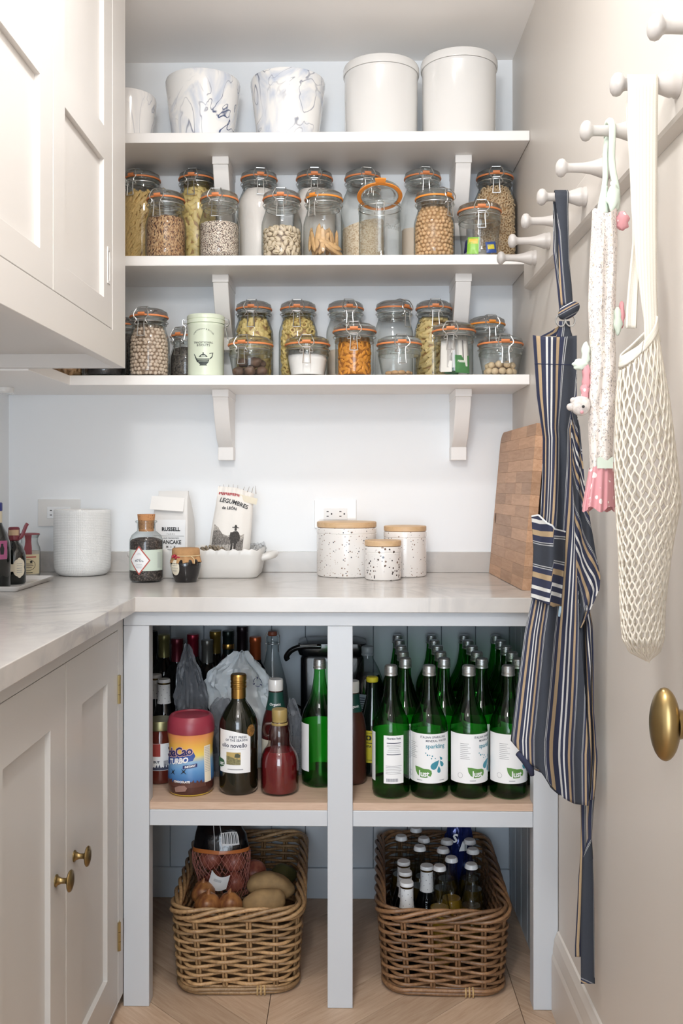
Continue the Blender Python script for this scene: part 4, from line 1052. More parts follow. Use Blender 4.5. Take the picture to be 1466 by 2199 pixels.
fr = lambda d=0: (lambda x, y: (x, -.0365+.0-d+max(0,y+.02-.14)*.2, .02+y))
lb = MB().grid(lambda a, b: (lerp(-.047,.045,a), -.0368+max(0,b-.85)*.03, lerp(.010,.138,b)), 2, 6).obj('front_label', MT['paper'], t, angle=60)
m = MB(); F = lambda x, y: (x-.001, -.0375+max(0,y-.12)*.2, y)
m.text('RUSSELL', .0140, lambda x, y: F(x+.006, y+.112), .0005, 0, 1.0); m.text('FARMS', .005, lambda x, y: F(x+.006, y+.099), 0, 0, 1.8)
m.text('OLD FASHIONED', .0058, lambda x, y: F(x+.006, y+.088), 0, .3, 1.0); m.text('PANCAKE', .0150, lambda x, y: F(x+.006, y+.077), .0003, 0, .95, sx=.9); m.text('M I X', .0075, lambda x, y: F(x+.006, y+.0645), .0002, 0, 1.6)
m.rect2(-.043,.043,.0938,.0944, F); m.rect2(-.024,.040,.0565,.0572, F)
for k in range(9): m.rect2(.008,.040,.052-k*.005,.0525-k*.005, F)
m.rect2(-.022,.004,.040,.0425,F); m.rect2(-.022,.004,.030,.0315,F); m.rect2(-.022,.004,.024,.0247,F); m.rect2(.0055,.0061,.010,.0565,F)
m.text('Facts', .008, lambda x, y: F(x-.010, y+.050), .0002)
m.obj('lettering', MT['black'], lb, smooth=False)

# printed cloth bag of legumes
yc = 2.555
t = thing('legume_sack', 'white printed sack of dried legumes with a figure print', 'bag', (XA(487, yc), yc, ZW+.014), 0, None, (math.radians(-2), math.radians(5), math.radians(4)))
def pil(a, b, s):
    x, y = a*2-1, b*2-1
    w_ = .052*(1+.05*math.sin(b*5)); px = max(0, 1-abs(x)**3.2)*max(0, 1-abs(y)**4)
    X = x*w_ + (.006*b); Z = .004+.222*b - .012*max(0,x)*b
    D = s*(.003+.030*px**.7*(1-.55*b)) + .004*nz(x*2.5, b*4, s*2)*(.4+b) + (.003*math.sin(x*14)*max(0,b-.8)*5)
    return (X, D, Z)
MT['sack'] = pbr('white sack paper', '#e9e6e1', .65, bump=.5, bscale=35)
m = MB().grid(lambda a, b: pil(a, b, -1), 30, 40); m.grid(lambda a, b: pil(1-a, b, 1), 30, 40)
m.obj('sack_body', MT['sack'], t, angle=70)
G = lambda x, y, d=.0006: (lambda p: (p[0], p[1]-d, p[2]))(pil((x/.104)+.5, (y+.111)/.222, -1))
m = MB(); m.text('LEGUMBRES', .0165, lambda x, y: G(x-.002, y+.071, .0016), .0003, .12, 1.0, sx=.92, rot=-.10); m.text('de LEÓN', .0105, lambda x, y: G(x-.012, y+.054, .0016), .0003, 0, 1.0)
m.obj('lettering', MT['black'], t, smooth=False)
MT['eng1'] = pbr('grey engraving', '#9d9893', .7, col2='#5c5753', vscale=420, detail=6); MT['eng2'] = pbr('dark engraving', '#4b4643', .7, col2='#2a2725', vscale=420, detail=6); MT['eng3'] = pbr('pale engraving', '#cfc9c2', .7, col2='#8d8882', vscale=420, detail=6)
GG = lambda d: (lambda x, y: G(x*.001, y*.001, d))
MB().poly2([(-46,-62),(34,-66),(34,-8),(26,-14),(16,-8),(4,-14),(-8,-20),(-22,-16),(-34,0),(-46,8)], GG(.0007), 5).obj('landscape_print', MT['eng3'], t, smooth=False)
m = MB(); m.poly2([(-46,-10),(-30,-6),(-18,-20),(2,-24),(6,-42),(-46,-48)], GG(.0010), 5); m.poly2([(18,-30),(34,-22),(34,-62),(12,-62)], GG(.0010), 5); m.obj('village_print', MT['eng1'], t, smooth=False)
m = MB()
m.poly2([(8,-6),(16,-4),(21,-8),(22,-24),(18,-38),(2,-38),(0,-24),(3,-10)], GG(.0014), 4)      # coat
m.poly2([(3,-38),(8,-38),(8,-62),(3,-62)], GG(.0014), 4); m.poly2([(11,-38),(16,-38),(16,-62),(11,-62)], GG(.0014), 4)
m.poly2([(9,-4),(14,-4),(14.5,2),(11.5,5),(8.5,2)], GG(.0014), 4); m.poly2([(2,3),(20,5),(20,6.5),(15,7),(13,12),(9,11.5),(8,6),(2,4.5)], GG(.0017), 4)
m.poly2([(-1,-10),(3,-10),(2,-30),(-3,-30)], GG(.0014), 4); m.poly2([(21,-8),(25,-20),(24,-32),(20,-30)], GG(.0014), 4)
m.obj('figure_print', MT['eng2'], t, smooth=False)
m = MB()
for i in range(26):
    x = -44+i*3.0; y0 = -36+7*math.sin(i*2.1); m.rect2(x, x+.8, y0-10, y0+6, GG(.0012))
m.obj('hatching', MT['eng2'], t, smooth=False)['kind'] = 'stuff'
m = MB()
for i in range(12): m.poly2([(-48+i*5,90+3*math.sin(i*2)),(-44+i*5,88),(-43+i*5,95),(-47+i*5,96)], GG(.0008), 5)
m.obj('red_print', pbr('faded red print', '#b0565a', .7), t, smooth=False)
MB().box(-.016,.034,-.0145,-.0135,.192,.209, Matrix.Rotation(math.radians(9),4,'Y')).obj('card_tag', MT['cream'], t, smooth=False)
def tuft(k):
    m = MB()
    for i in range(9):
        x = lerp(-.04,.06,i/8); m.tube([(x,.0,.214),(x+R_.uniform(-.004,.006),R_.uniform(-.006,.004),.228+R_.uniform(0,.010))], [.0012,.0004], 5)
    return m
tuft(0).obj('frayed_top', pbr('frayed sack edge', '#a39a92', .8), t)['kind'] = 'stuff'
# beans seen at the open corner of the sack, and a crumple of clear film at the other end of the dish
me = MB().blob(10, 7, None, Matrix.Diagonal((.0062,.0045,.0042,1))).mesh('loose_bean', angle=80)
MT['lbean'] = pbr('mottled beans', '#8f8371', .5, var=.4, vscale=120)
bx, by_ = XA(455, 2.50), 2.505
for i in range(30):
    o = link('loose_bean', me, MT['lbean']); lay = i//12
    o.location = (bx+(-.028+.0105*(i%6)+.004*(lay%2)), by_+.010*((i//6)%2)+.004*lay, ZW+.0705+.0058*lay-.012*abs((i%6)-2.5)/2.5*.4)
    o.rotation_euler = (i*.7, i*1.3, i*2.1)
    tag(o, 'mottled dry bean spilling at the foot of the printed sack', 'bean', 'loose beans in the baking dish')
MT['film'] = thin_glass('clear plastic film', (.90,.91,.92), (.55,.57,.6), 2.2, .12, 1.4)
def crumple(w_, h_, d_, seed, nu=26, nv=22, fold=1.0):
    def f(a, b):
        x, y = a*2-1, b*2-1
        q = 1-.25*nz(a*2+seed, b*2)
        return (x*w_*q*(1-.3*b), d_*nz(a*4.5*fold+seed, b*4.5*fold, seed)+d_*.5*nz(a*11+seed, b*11, 3), h_*b + d_*.35*nz(a*6, b*6+seed, 7))
    return MB().grid(f, nu, nv)
bag2 = crumple(.030,.036,.022,4.2).obj('plastic_wrap', MT['film'], None, angle=12); bag2.location = (XA(552, 2.6), 2.60, ZW+.050)
bag2['label'] = 'crumpled clear plastic wrap at the right end of the baking dish'; bag2['category'] = 'plastic wrap'


# speckled canisters with wooden lids
MT['lidwood'] = wood('pale beech lid', '#d9b994', '#cba97f', (2,14,14), 8, .5)
def canister(u, y, r, h, lt, mat_, label, flare):
    t = thing('canister', label, 'canister', (XA(u, y), y, ZW), 0, 'speckled canisters with wooden lids')
    hb = h-lt
    MB().lathe([(0,0),(r-.004,0),(r-.001,.002),(r,.006),(r,hb-.018),(r-.0012,hb-.0165),(r+.0004,hb-.015),(r+.0004,hb-.004),(r-.001,hb-.001),(r-.004,hb),(0,hb)], 56).obj('body', mat_, t, angle=25)
    MB().lathe([(0,hb+.0003),(r-.003,hb+.0003),(r+flare,hb+.0012),(r+flare,h-.0015),(r+flare-.0015,h),(0,h)], 56).obj('wooden_lid', MT['lidwood'], t)
MT['spk1'] = speck('speckled white glaze', '#ebe8e5', [(0,'#8a7263'),(.5,'#b7a597'),(.75,'#6d6d73')], 150, .16, .30, coat=.3)
MT['spk2'] = speck('boldly speckled white glaze', '#ebe8e5', [(0,'#4e4340'),(.5,'#7a655a'),(.75,'#3d3b40')], 130, .16, .42, coat=.3)
canister(744, 2.578, .0812, .1465, .0150, MT['spk1'], 'large wide speckled canister with wooden lid under the socket', 0)
canister(869.5, 2.570, .0575, .1355, .0140, MT['spk1'], 'medium speckled canister with wooden lid, rightmost of three', 0)
canister(822, 2.472, .0473, .1020, .0145, MT['spk2'], 'smallest canister, boldly speckled, standing in front of two', .0006)

# chopping board leaning on the right wall
L_, H_, T_ = .432, .392, .022
cb = thing('chopping_board', 'thick blocky wooden chopping board leaning on the right wall', 'chopping board', (.4040, 2.215, ZW+.0004), 0, None, (0, math.radians(5.0), math.radians(1.77)))
MT['chop'] = wood('worn maple block', '#c6a083', '#b08868', (14,1.4,14), 9, .5, .24)
rows = 14; rh = H_/rows; rr = random.Random(11)
for k in range(rows):
    y0 = 0; segs = []
    while y0 < L_-.02:
        y1 = min(L_, y0+rr.uniform(.07,.20)); 
        if L_-y1 < .05: y1 = L_
        segs.append((y0, y1)); y0 = y1
    for a, b in segs:
        za, zb = k*rh, (k+1)*rh; pl = [(a+.0001, za+.0001), (b-.0001, za+.0001), (b-.0001, zb-.0001), (a+.0001, zb-.0001)]
        if b >= L_ and k >= rows-2:
            R0 = .040; cyy, czz = L_-R0, H_-R0
            edge = lambda z: cyy + math.sqrt(max(0, R0*R0-max(0,z-czz)**2))
            zz = [lerp(za+.0002, zb-.0002, q/5) for q in range(6)]
            pl = [(a+.0002, za+.0002)] + [(edge(z)-.0002, z) for z in zz] + [(a+.0002, zb-.0002)]
        if k == rows-1 or k == 0: pass
        m = MB(); n = len(pl)
        m.add([(x, y, z) for x in (0, T_) for y, z in pl], [tuple(reversed(range(n))), tuple(range(n, 2*n))] + [(i, (i+1)%n, n+(i+1)%n, n+i) for i in range(n)])
        o = m.obj('stave', MT['chop'], cb, smooth=False, bevel=.0004, bseg=1)
m = MB(); m.lathe([(0,0),(.0075,0)], 28, Matrix.Translation((-.0004,.405,.155)) @ Matrix.Rotation(-PI/2,4,'Y') @ Matrix.Diagonal((1.9,1.0,1,1)))
m.obj('finger_hole_shade', pbr('painted hole shade', '#5b3d28', .8), cb, smooth=False)  # flat disc on the face; the hole's shade is painted as dark brown

# tray with bottles at the far left
tz = ZW
t = thing('serving_tray', 'white rectangular tray with turned up rim at far left', 'tray', (-.845, 2.29, tz))
hx, hy = .088, .135
ref = rring(hx, hy, .012, 0, 4)
rings = [[(p[0]*s, p[1]*q, z) for p in ref] for s, q, z in ((.88,.92,0),(.90,.935,.001),(1,1,.0125),(.985,.99,.0128),(.89,.93,.0035))]
loft(MB(), rings).obj('tray_body', MT['white'], t, angle=50)
tz += .0042
MT['dkglass'] = pbr('dark bottle glass', '#0e1412', .06, coat=.5)
MT['plum'] = pbr('plum label', '#a3567f', .55)
def dk_bottle(name, label, cat, u, y, z, prof, mat_=None, group=None, n=36, rz=0):
    t = thing(name, label, cat, (XA(u, y), y, z), rz, group)
    MB().lathe(prof, n).obj('glass_body', mat_ or MT['dkglass'], t, angle=50); return t
t = dk_bottle('vinegar_bottle', 'tall dark bottle with plum label and blue cap at the left edge', 'bottle', -10, 2.195, tz,
    [(0,0),(.030,0),(.034,.004),(.034,.095),(.033,.108),(.027,.128),(.017,.148),(.0145,.156),(.0145,.178),(0,.178)])
MB().lathe([(.0148,.150),(.0152,.153),(.0152,.181),(0,.181)], 28).obj('neck_foil', pbr('cream neck foil', '#d8cfb8', .4), t)
MB().lathe([(0,.1812),(.0152,.1812),(.016,.183),(.016,.199),(.0145,.201),(0,.201)], 28).obj('cap', pbr('royal blue cap', '#26337f', .35), t)
lb = MB().grid(lambda a, b: cyl(.0343, .72)(lerp(-.020,.017,a), lerp(.070,.113,b)), 12, 1).obj('label', MT['plum'], t)
MB().poly2([(-.004,-.012),(.004,-.012),(.0055,.002),(.003,.008),(.003,.013),(-.003,.013),(-.003,.008),(-.0055,.002)], lambda x, y: cyl(.0346, .72)(x+.003, y+.093)).obj('label_picture', MT['black'], lb, smooth=False)
t = dk_bottle('syrup_bottle', 'round dark bottle with red wax ribbon and cream label on the tray', 'bottle', 30, 2.300, tz,
    [(0,0),(.025,0),(.0285,.004),(.0285,.062),(.0265,.078),(.020,.092),(.0125,.101),(.0115,.108),(.0115,.118),(0,.118)], rz=.35)
MT['wax'] = pbr('dark red wax', '#7d2f3c', .4)
MB().lathe([(.0128,.106),(.0145,.108),(.0142,.113),(.0135,.116),(.0135,.136),(.011,.139),(0,.139)], 24).obj('wax_cap', MT['wax'], t)
MB().lathe([(.0138,.119),(.0142,.1195),(.0142,.132),(.0138,.1325)], 24, None, -1.0, .9).obj('cap_paper', pbr('kraft band', '#cbb091', .7), t)
m = MB().tube(spline([(.013,-.008,.112),(.019,-.010,.119),(.027,-.008,.140),(.031,-.006,.147)],4), [.0045]*12+[.0045], 6); m.v = [(x, y*.5-.006, z) for x, y, z in m.v]; m.obj('wax_ribbon', MT['wax'], t)
pts = [(.0135*(1+.22*abs(math.sin(3*a)))*math.cos(a), .022*(1+.12*abs(math.cos(4*a)))*math.sin(a)) for a in [2*PI*k/48 for k in range(48)]]
lb = MB().poly2([(x+.006, y) for x, y in pts], cyl(.0288, .25, .041), .004); lb.rect2(-.026,.0,-.009,.009, cyl(.02875, .25, .041), 6, 1); lb = lb.obj('ornate_label', MT['cream'], t, smooth=False)
m = MB()
for y in (-.011,-.006,-.001,.005,.010): m.rect2(-.001,.013,y-.0005,y+.0005, cyl(.0291,.25,.041), 3, 1)
m.obj('label_print', MT['grey'], lb, smooth=False)
yc = 2.515
t = thing('preserve_jar', 'glass preserve jar with cream label and red ribbon by the crock', 'jar', (XA(63, yc), yc, ZW))
MB().lathe([(0,.002),(.024,.001),(.0275,.004),(.0285,.010),(.0285,.072),(.027,.080),(.0235,.088),(.0215,.095),(.0225,.104),(.0265,.112),(.028,.1135),(.0255,.1135),(.021,.104)], 36).obj('glass_body', MT['glass2'], t, angle=60)
MB().lathe([(0,.004),(.0265,.004),(.0270,.010),(.0270,.070),(0,.072)], 32).obj('contents', pbr('pale preserve', '#cfcac0', .6), t)
MB().lathe([(.0268,.1137),(.0262,.1165),(.018,.1175),(0,.1172)], 32).obj('lid', pbr('red paper seal', '#8f4550', .6), t)
m = MB().grid(lambda a, b: (lambda q: (q[0]*math.sin(lerp(-.15,.55,a)), -q[0]*math.cos(lerp(-.15,.55,a)), q[1]))([(.0292,.062),(.0292,.073),(.0276,.081),(.0242,.089),(.0223,.096),(.0232,.105),(.0276,.1135)][round(b*6)]), 6, 6); m.obj('red_ribbon', bpy.data.materials['red paper seal'], t, angle=70)
lb = MB().grid(lambda a, b: cyl(.0288, .2)(lerp(-.042,.034,a), lerp(.010,.062,b)), 26, 1).obj('label', pbr('pale yellow label', '#e3d9b8', .65), t)
m = MB(); ck = cyl(.0291, .2, .034)
for k in range(40):
    a0, a1 = 2*PI*k/40, 2*PI*(k+1)/40; m.add([ck(.020*s*math.cos(a), .015*s*math.sin(a)) for a in (a0,a1) for s in (1,.94)], [(0,1,3,2)])
for y, w_ in ((.003,.012),(-.002,.014),(-.007,.010),(-.020,.012)): m.rect2(-w_,w_,y-.001,y+.0006,ck,6,1)
m.poly2([(-.010,.006),(-.004,.006),(-.005,.010),(-.009,.0105)],ck); m.poly2([(.006,.0055),(.011,.0055),(.012,.010),(.0085,.012),(.005,.010)],ck)
m.obj('label_print', MT['black'], lb, smooth=False)
m = MB().rect2(-.022,.022,.0195,.0225,ck,8,1); m.obj('red_title', bpy.data.materials['red label border'], lb, smooth=False)
# ------------------------------------------------------------------ bottles and packets on the oak shelf
ZO = .4529
MT['green'] = thin_glass('green bottle glass', (.26,.70,.28), (.02,.08,.03), .8)
MT['cap_in'] = pbr('cap dark seam', '#6f7274', .4, 1)
WB = [(0,.004),(.034,.001),(.040,.004),(.0425,.012),(.0425,.146),(.0415,.160),(.0380,.174),(.0325,.186),(.0265,.198),(.0205,.214),(.0165,.232),(.0142,.250),(.0132,.262),(.0132,.287)]
wb_body = MB().lathe(WB, 40).mesh('water_body', angle=60)
cpf = [(.0132,.2705),(.0154,.271),(.0154,.2745),(.0143,.2755)]
for k in range(4): cpf += [(.0149,.2768+k*.0033),(.0149,.2788+k*.0033),(.0143,.2794+k*.0033)]
cpf += [(.0142,.2915),(.0125,.2935),(0,.2935)]
wb_cap = MB().lathe(cpf, 32).mesh('water_cap', angle=30)
CY = lambda d, th, z: cyl(.0425+d, th, z)
wb_label = MB().grid(lambda a, b: CY(.0004, 0, 0)(lerp(-.0871,.0871,a), lerp(.037,.147,b)), 56, 1).mesh('water_label', angle=60)
wb_strip = MB().grid(lambda a, b: CY(.0004, PI, 0)(lerp(-.0235,.0235,a), lerp(.036,.143,b)), 16, 1).mesh('water_strip', angle=60)
m = MB()
m.text('ITALIAN SPARKLING', .0068, lambda x, y: CY(.0007,0,.1395)(x+.006, y), .0001, 0, 1.12, sx=.9); m.text('MINERAL WATER', .0068, lambda x, y: CY(.0007,0,.1315)(x+.014, y), .0001, 0, 1.12, sx=.9)
wb_title = m.mesh('t', smooth=False)
m = MB().text('sparkling', .0135, lambda x, y: CY(.0007,0,.1195)(x+.011, y), .0002, 0, .98)
def drop(x, y, s, a):
    c, q = math.cos(a), math.sin(a)
    pts = [(.5*s*math.sin(t_)*(1 if True else 1)*math.sin(t_/2), -s*.62*math.cos(t_)) for t_ in [2*PI*k/20 for k in range(20)]]
    pts = [(s*.48*math.sin(t_)*math.sin(t_/2)**1.3 if t_ <= PI else -s*.48*abs(math.sin(t_))*math.sin((2*PI-t_)/2)**1.3, s*.62*math.cos(t_)) for t_ in [2*PI*k/20 for k in range(20)]]
    m.poly2([(x+px*c-py*q, y+px*q+py*c) for px, py in pts], CY(.0007, 0, .080))
drop(.010,-.001,.021,-.75); drop(.0185,-.0125,.0125,.05); drop(.0255,.0005,.013,.55); drop(.0235,.0125,.008,.75)
for x, y, s in ((-.012,.0245,.0013),(-.008,.020,.0019),(-.003,.020,.0012),(.003,.018,.0017),(.001,.0125,.0014),(.0095,.0125,.0012)): m.poly2([(x+s*math.cos(2*PI*k/10), y+s*math.sin(2*PI*k/10)) for k in range(10)], CY(.0007,0,.080))
wb_blue = m.mesh('t', smooth=False)
leaf = [(-.040,.013),(-.030,.0125),(-.016,.009),(-.004,.0085),(.002,.005),(.003,-.002),(.000,-.008),(-.010,-.0115),(-.024,-.012),(-.033,-.006),(-.038,.002)]
wb_leaf = MB().poly2([(x*.95-.001, y*.95) for x, y in leaf], CY(.0007,0,.0605)).mesh('t', smooth=False)
wb_just = MB().text('Just', .0185, lambda x, y: CY(.0010,0,.0575)(x-.0165, y), .0005, 0, .95, sx=.95).mesh('t', smooth=False)
m = MB()
for k in range(9): m.rect2(-.056, -.056+.020+.004*math.sin(k*4), .125-k*.0042, .1258-k*.0042, CY(.0007,0,0), 4, 1)
for k in range(24): a0, a1 = 2*PI*k/24, 2*PI*(k+1)/24; f_ = CY(.0007,0,.054); m.add([f_(-.056+.006*s*math.cos(a), .006*s*math.sin(a)) for a in (a0,a1) for s in (1,.9)], [(0,1,3,2)])
m.rect2(-.034,-.020,.0425,.0438,CY(.0007,0,0),3,1)
m.rect2(.020,.034,.0425,.0438,CY(.0007,0,0),3,1)
wb_small = m.mesh('t', smooth=False)
m = MB(); m.text('Nutrition Facts', .0062, lambda x, y: CY(.0007,PI,.1365)(x, y), .00015, 0, .95, sx=.9)
for y, h_, w_ in ((.1255,.0016,.0165),(.118,.0006,.0165),(.100,.0014,.0165),(.1215,.0004,.016),(.114,.0005,.012),(.110,.0005,.014),(.106,.0005,.015)): m.rect2(-w_, w_, y, y+h_, CY(.0007,PI,0), 6, 1)
for k in range(6): m.rect2(-.019,.019-.004*abs(math.sin(k*2)),.075-k*.0035,.0755-k*.0035,CY(.0007,PI,0),6,1)
for k in range(22): m.rect2(-.017+k*.0012,-.017+k*.0012+.0004+.0004*(k%3==0),.040,.047,CY(.0007,PI,0),1,1)
wb_facts = m.mesh('t', smooth=False)
MT['teal'] = pbr('teal print', '#3d8ca0', .6); MT['leafg'] = pbr('leaf green print', '#5c8f45', .6); MT['navyp'] = pbr('navy print', '#3a3f55', .6)
def water(x, y, rz, label, group='green water bottles', full=True):
    t = thing('water_bottle', label, 'bottle', (x, y, ZO), rz, group)
    link('glass_body', wb_body, MT['green'], t); link('screw_cap', wb_cap, MT['alu'], t)
    lb = link('main_label', wb_label, MT['paper'], t)
    if full:
        for nm_, me_, mm_ in (('title_print',wb_title,MT['navyp']),('sparkling_print',wb_blue,MT['teal']),('leaf_logo',wb_leaf,MT['leafg']),('logo_lettering',wb_just,MT['paper']),('small_print',wb_small,MT['grey'])): link(nm_, me_, mm_, lb)['kind'] = 'stuff'
    ls = link('facts_label', wb_strip, MT['paper'], t)
    if full: link('facts_print', wb_facts, MT['navyp'], ls)
    return t
for u, rz, lb in ((839, PI+.12, 'green water bottle showing its nutrition label, leftmost in the front row'), (921, .02, 'front row green water bottle, second from left, facing with its sparkling label'), (1006, .72, 'front row green water bottle, third from left, label turned right'), (1091, .66, 'front row green water bottle next to the hanging apron')):
    water(XA(u, 2.157), 2.157, rz, lb)
cols = (.1335, .2255, .3145, .4010); ords = ('second', 'third', 'fourth', 'fifth', 'last'); cn = ('left', 'second', 'third', 'right')
for r in range(5):
    for c in range(4):
        water(cols[c], 2.247+r*.0862, 1.7*r+2.3*c, f'green water bottle in the {ords[r]} row back, {cn[c]} column', full=(r == 0))
t = water(XA(686, 2.232), 2.232, -2.62, 'single green water bottle against the middle post, label turned left')
for c_ in list(t.children):
    if c_.name.startswith('facts'):
        for g_ in list(c_.children): bpy.data.objects.remove(g_)
        bpy.data.objects.remove(c_)

# cocoa tub
yc = 2.174
t = thing('cocoa_tub', 'red lidded tub of instant cocoa with blue and yellow print', 'tub', (XA(410, yc), yc, ZO))
MT['tub'] = ramp_mat('printed cocoa sleeve', [(0,'#d9c04a'),(.030,'#d9c04a'),(.034,'#4a2a24'),(.20,'#4f2e27'),(.26,'#3d6ea8'),(.42,'#5f94c8'),(.56,'#8db4d6'),(.66,'#e8d26a'),(.78,'#ecb955'),(.97,'#dd8f56')], scale=1/.140, rough=.25, coat=.2)
TB = [(0,0),(.046,0),(.0500,.003),(.0525,.012),(.0530,.035),(.0520,.060),(.0505,.085),(.0500,.100),(.0510,.118),(.0532,.132),(.0535,.139)]
MB().lathe(TB+[(0,.139)], 56).obj('tub_body', MT['tub'], t, angle=60)
MT['redlid'] = pbr('dark pink red lid', '#8e3242', .35)
MB().lathe([(0,.1395),(.0545,.1395),(.0548,.147),(.0535,.160),(.0500,.172),(.0455,.1765),(.042,.1765),(.040,.1735),(0,.1735)], 56).obj('lid', MT['redlid'], t, angle=40)
def TC(d, th, z): return lambda x, y: (lambda R: (R*math.sin(th+x/.051), -R*math.cos(th+x/.051), z+y))(interp([(b, a) for a, b in TB[1:]], z+y)+d)
m = MB().poly2([(-.060,-.014),(.020,.002),(.026,.012),(.020,.024),(-.060,.004)], TC(.0004,-.15,.080), .005); m.obj('blue_banner', pbr('cobalt print', '#2a4f9a', .4), t, smooth=False)
MB().text('ColaCao', .027, TC(.0012,-.62,.098), .0022, .1, .88, rot=.17).obj('name_outline', pbr('pale pink print', '#dfb9b0', .5), t, smooth=False)
MB().text('ColaCao', .027, TC(.0018,-.62,.098), .0006, .1, .88, rot=.17).obj('name_lettering', pbr('deep blue print', '#262a66', .45), t, smooth=False)
MB().text('TURBO', .0165, TC(.0012,-.48,.079), .0008, .25, .95, rot=.19).obj('turbo_lettering', MT['paper'], t, smooth=False)
m = MB().poly2([(-.016,-.0055),(.016,-.001),(.016,.0065),(-.016,.002)], TC(.0008,.12,.069), .005); m.obj('instant_banner', bpy.data.materials['deep blue print'], t, smooth=False)
MB().text('INSTANT', .0058, TC(.0014,.12,.0695), .0003, .2, 1, rot=.14).obj('instant_lettering', MT['paper'], t, smooth=False)
MB().text('CHOCOLATE', .0062, TC(.0010,-.25,.0345), .0003, 0, 1, rot=.02).obj('chocolate_lettering', MT['paper'], t, smooth=False)
m = MB()
for k in range(14):
    x = -.046+k*.0068; m.poly2([(x-.006,-.012),(x+.006,-.012),(x+.003+.003*math.sin(k),.002+.004*math.sin(k*2.3)),(x-.003,.0035*math.cos(k*1.7))], TC(.0005,-.1,.034))
m.obj('chocolate_splash', pbr('chocolate print', '#5b382f', .35), t, smooth=False)
m = MB()
for cx, cy_ in ((-.018,.0),(.010,.004)):
    for a, l in ((.9,.010),(2.3,.009),(3.8,.010),(5.6,.009)):
        c, s = math.cos(a), math.sin(a); m.poly2([(cx-s*.0015,cy_+c*.0015),(cx+c*l,cy_+s*l),(cx+s*.0015,cy_-c*.0015)], TC(.0008,-.35,.0535))
m.obj('splash_figures', MT['black'], t, smooth=False)
m = MB().poly2([(-.010,-.014),(.014,-.010),(.018,-.003),(.012,.003),(.0,.0015),(-.012,-.004)], TC(.0009,-.35,.024)); m.obj('biscuit_print', pbr('pale cocoa print', '#94746a', .4), t, smooth=False)
lb = MB().grid(lambda a, b: TC(.0006,.95,0)(lerp(-.009,.011,a), lerp(.030,.112,b)), 6, 12).obj('side_label', MT['cream'], t, smooth=False)
m = MB()
for k in range(15): m.rect2(-.007,.008,.107-k*.0038,.1077-k*.0038,TC(.0009,.95,0),2,1)
m.obj('side_print', MT['grey'], lb, smooth=False)

# olive oil bottle
yc = 2.176
t = thing('olive_oil_bottle', 'dark olive oil bottle with gold cap and white label', 'bottle', (XA(512, yc), yc, ZO))
MT['oil'] = pbr('olive oil in dark glass', '#0f1206', .05, coat=.6)
MB().lathe([(0,.002),(.036,0),(.042,.004),(.0445,.014),(.0445,.150),(.043,.162),(.038,.176),(.028,.193),(.019,.205),(.0165,.210),(.0162,.218)], 48).obj('glass_body', MT['oil'], t, angle=60)
MT['gold'] = pbr('gold cap', '#b08a4c', .3, 1)
MB().lathe([(.0162,.2135),(.0168,.214),(.0168,.236),(.0185,.2375),(.0185,.2405),(.0175,.2415),(.0175,.245),(.0185,.246),(.0185,.249),(.0175,.25),(.0175,.2535),(.0185,.2545),(.0185,.264),(.0165,.268),(0,.268)], 36).obj('cap', MT['gold'], t, angle=25)
OC = lambda d, th=0, z=0: cyl(.0445+d, th, z)
lb = MB().grid(lambda a, b: OC(.0003, -.18)(lerp(-.039,.042,a), lerp(.052, .149 - .003*a - .012*max(0,a-.40)**1.3*1.6, b)), 32, 8).obj('label', MT['paper'], t, angle=60)
m = MB(); m.text('FIRST PRESS', .0068, lambda x, y: OC(.0006,-.18,.1330)(x+.012, y), .0002, 0, 1.25, sx=.9); m.text('OF THE SEASON', .0068, lambda x, y: OC(.0006,-.18,.1260)(x+.008, y), .0002, 0, 1.2, sx=.9)
m.text('olio novello', .0135, lambda x, y: OC(.0006,-.18,.1140)(x+.002, y), .0002, 0, .98)
m.obj('lettering', MT['navyp'], lb, smooth=False)
m = MB().rect2(-.034,.030,.1055,.1058,OC(.0006,-.18),12,1); m.rect2(-.013,.024,.0595,.0612,OC(.0006,-.18),8,1); m.obj('rule', MT['grey'], lb, smooth=False)
MB().rect2(-.016,.018,.071,.099,OC(.0006,-.18),12,1).obj('picture_sky', pbr('ochre print', '#b9a166', .6), lb, smooth=False)
m = MB().poly2([(-.016,.071),(.018,.071),(.018,.082),(.008,.084),(-.002,.0885),(-.016,.091)], OC(.0008,-.18)); m.obj('picture_field', pbr('field print', '#6d6a4a', .6, col2='#8f8a62', vscale=300), lb, smooth=False)
m = MB().poly2([(.004,.088),(.016,.087),(.0175,.093),(.012,.097),(.006,.0955)], OC(.0010,-.18)); m.rect2(.0095,.0108,.082,.089,OC(.0010,-.18)); m.obj('picture_tree', pbr('dark tree print', '#4b5040', .6), lb, smooth=False)
m = MB().poly2([((x*.9)-.024, y*.95+.0735) for x, y in leaf[3:9]+[(-.030,-.012),(-.030,.0105)]], OC(.0007,-.18)); m.obj('leaf_logo', pbr('dark green print', '#2f5a3c', .6), lb, smooth=False)
MB().text('ust', .0125, lambda x, y: OC(.0010,-.18,.0715)(x-.032, y), .0003).obj('logo_lettering', MT['paper'], lb, smooth=False)
MB().poly2([(.011*math.cos(a), .0135*math.sin(a)) for a in [2*PI*k/24 for k in range(24)]], OC(.0007,.80,.146)).obj('medal', pbr('bronze medal print', '#7d6138', .4, .5, col2='#c08a4a', vscale=200), t, smooth=False)

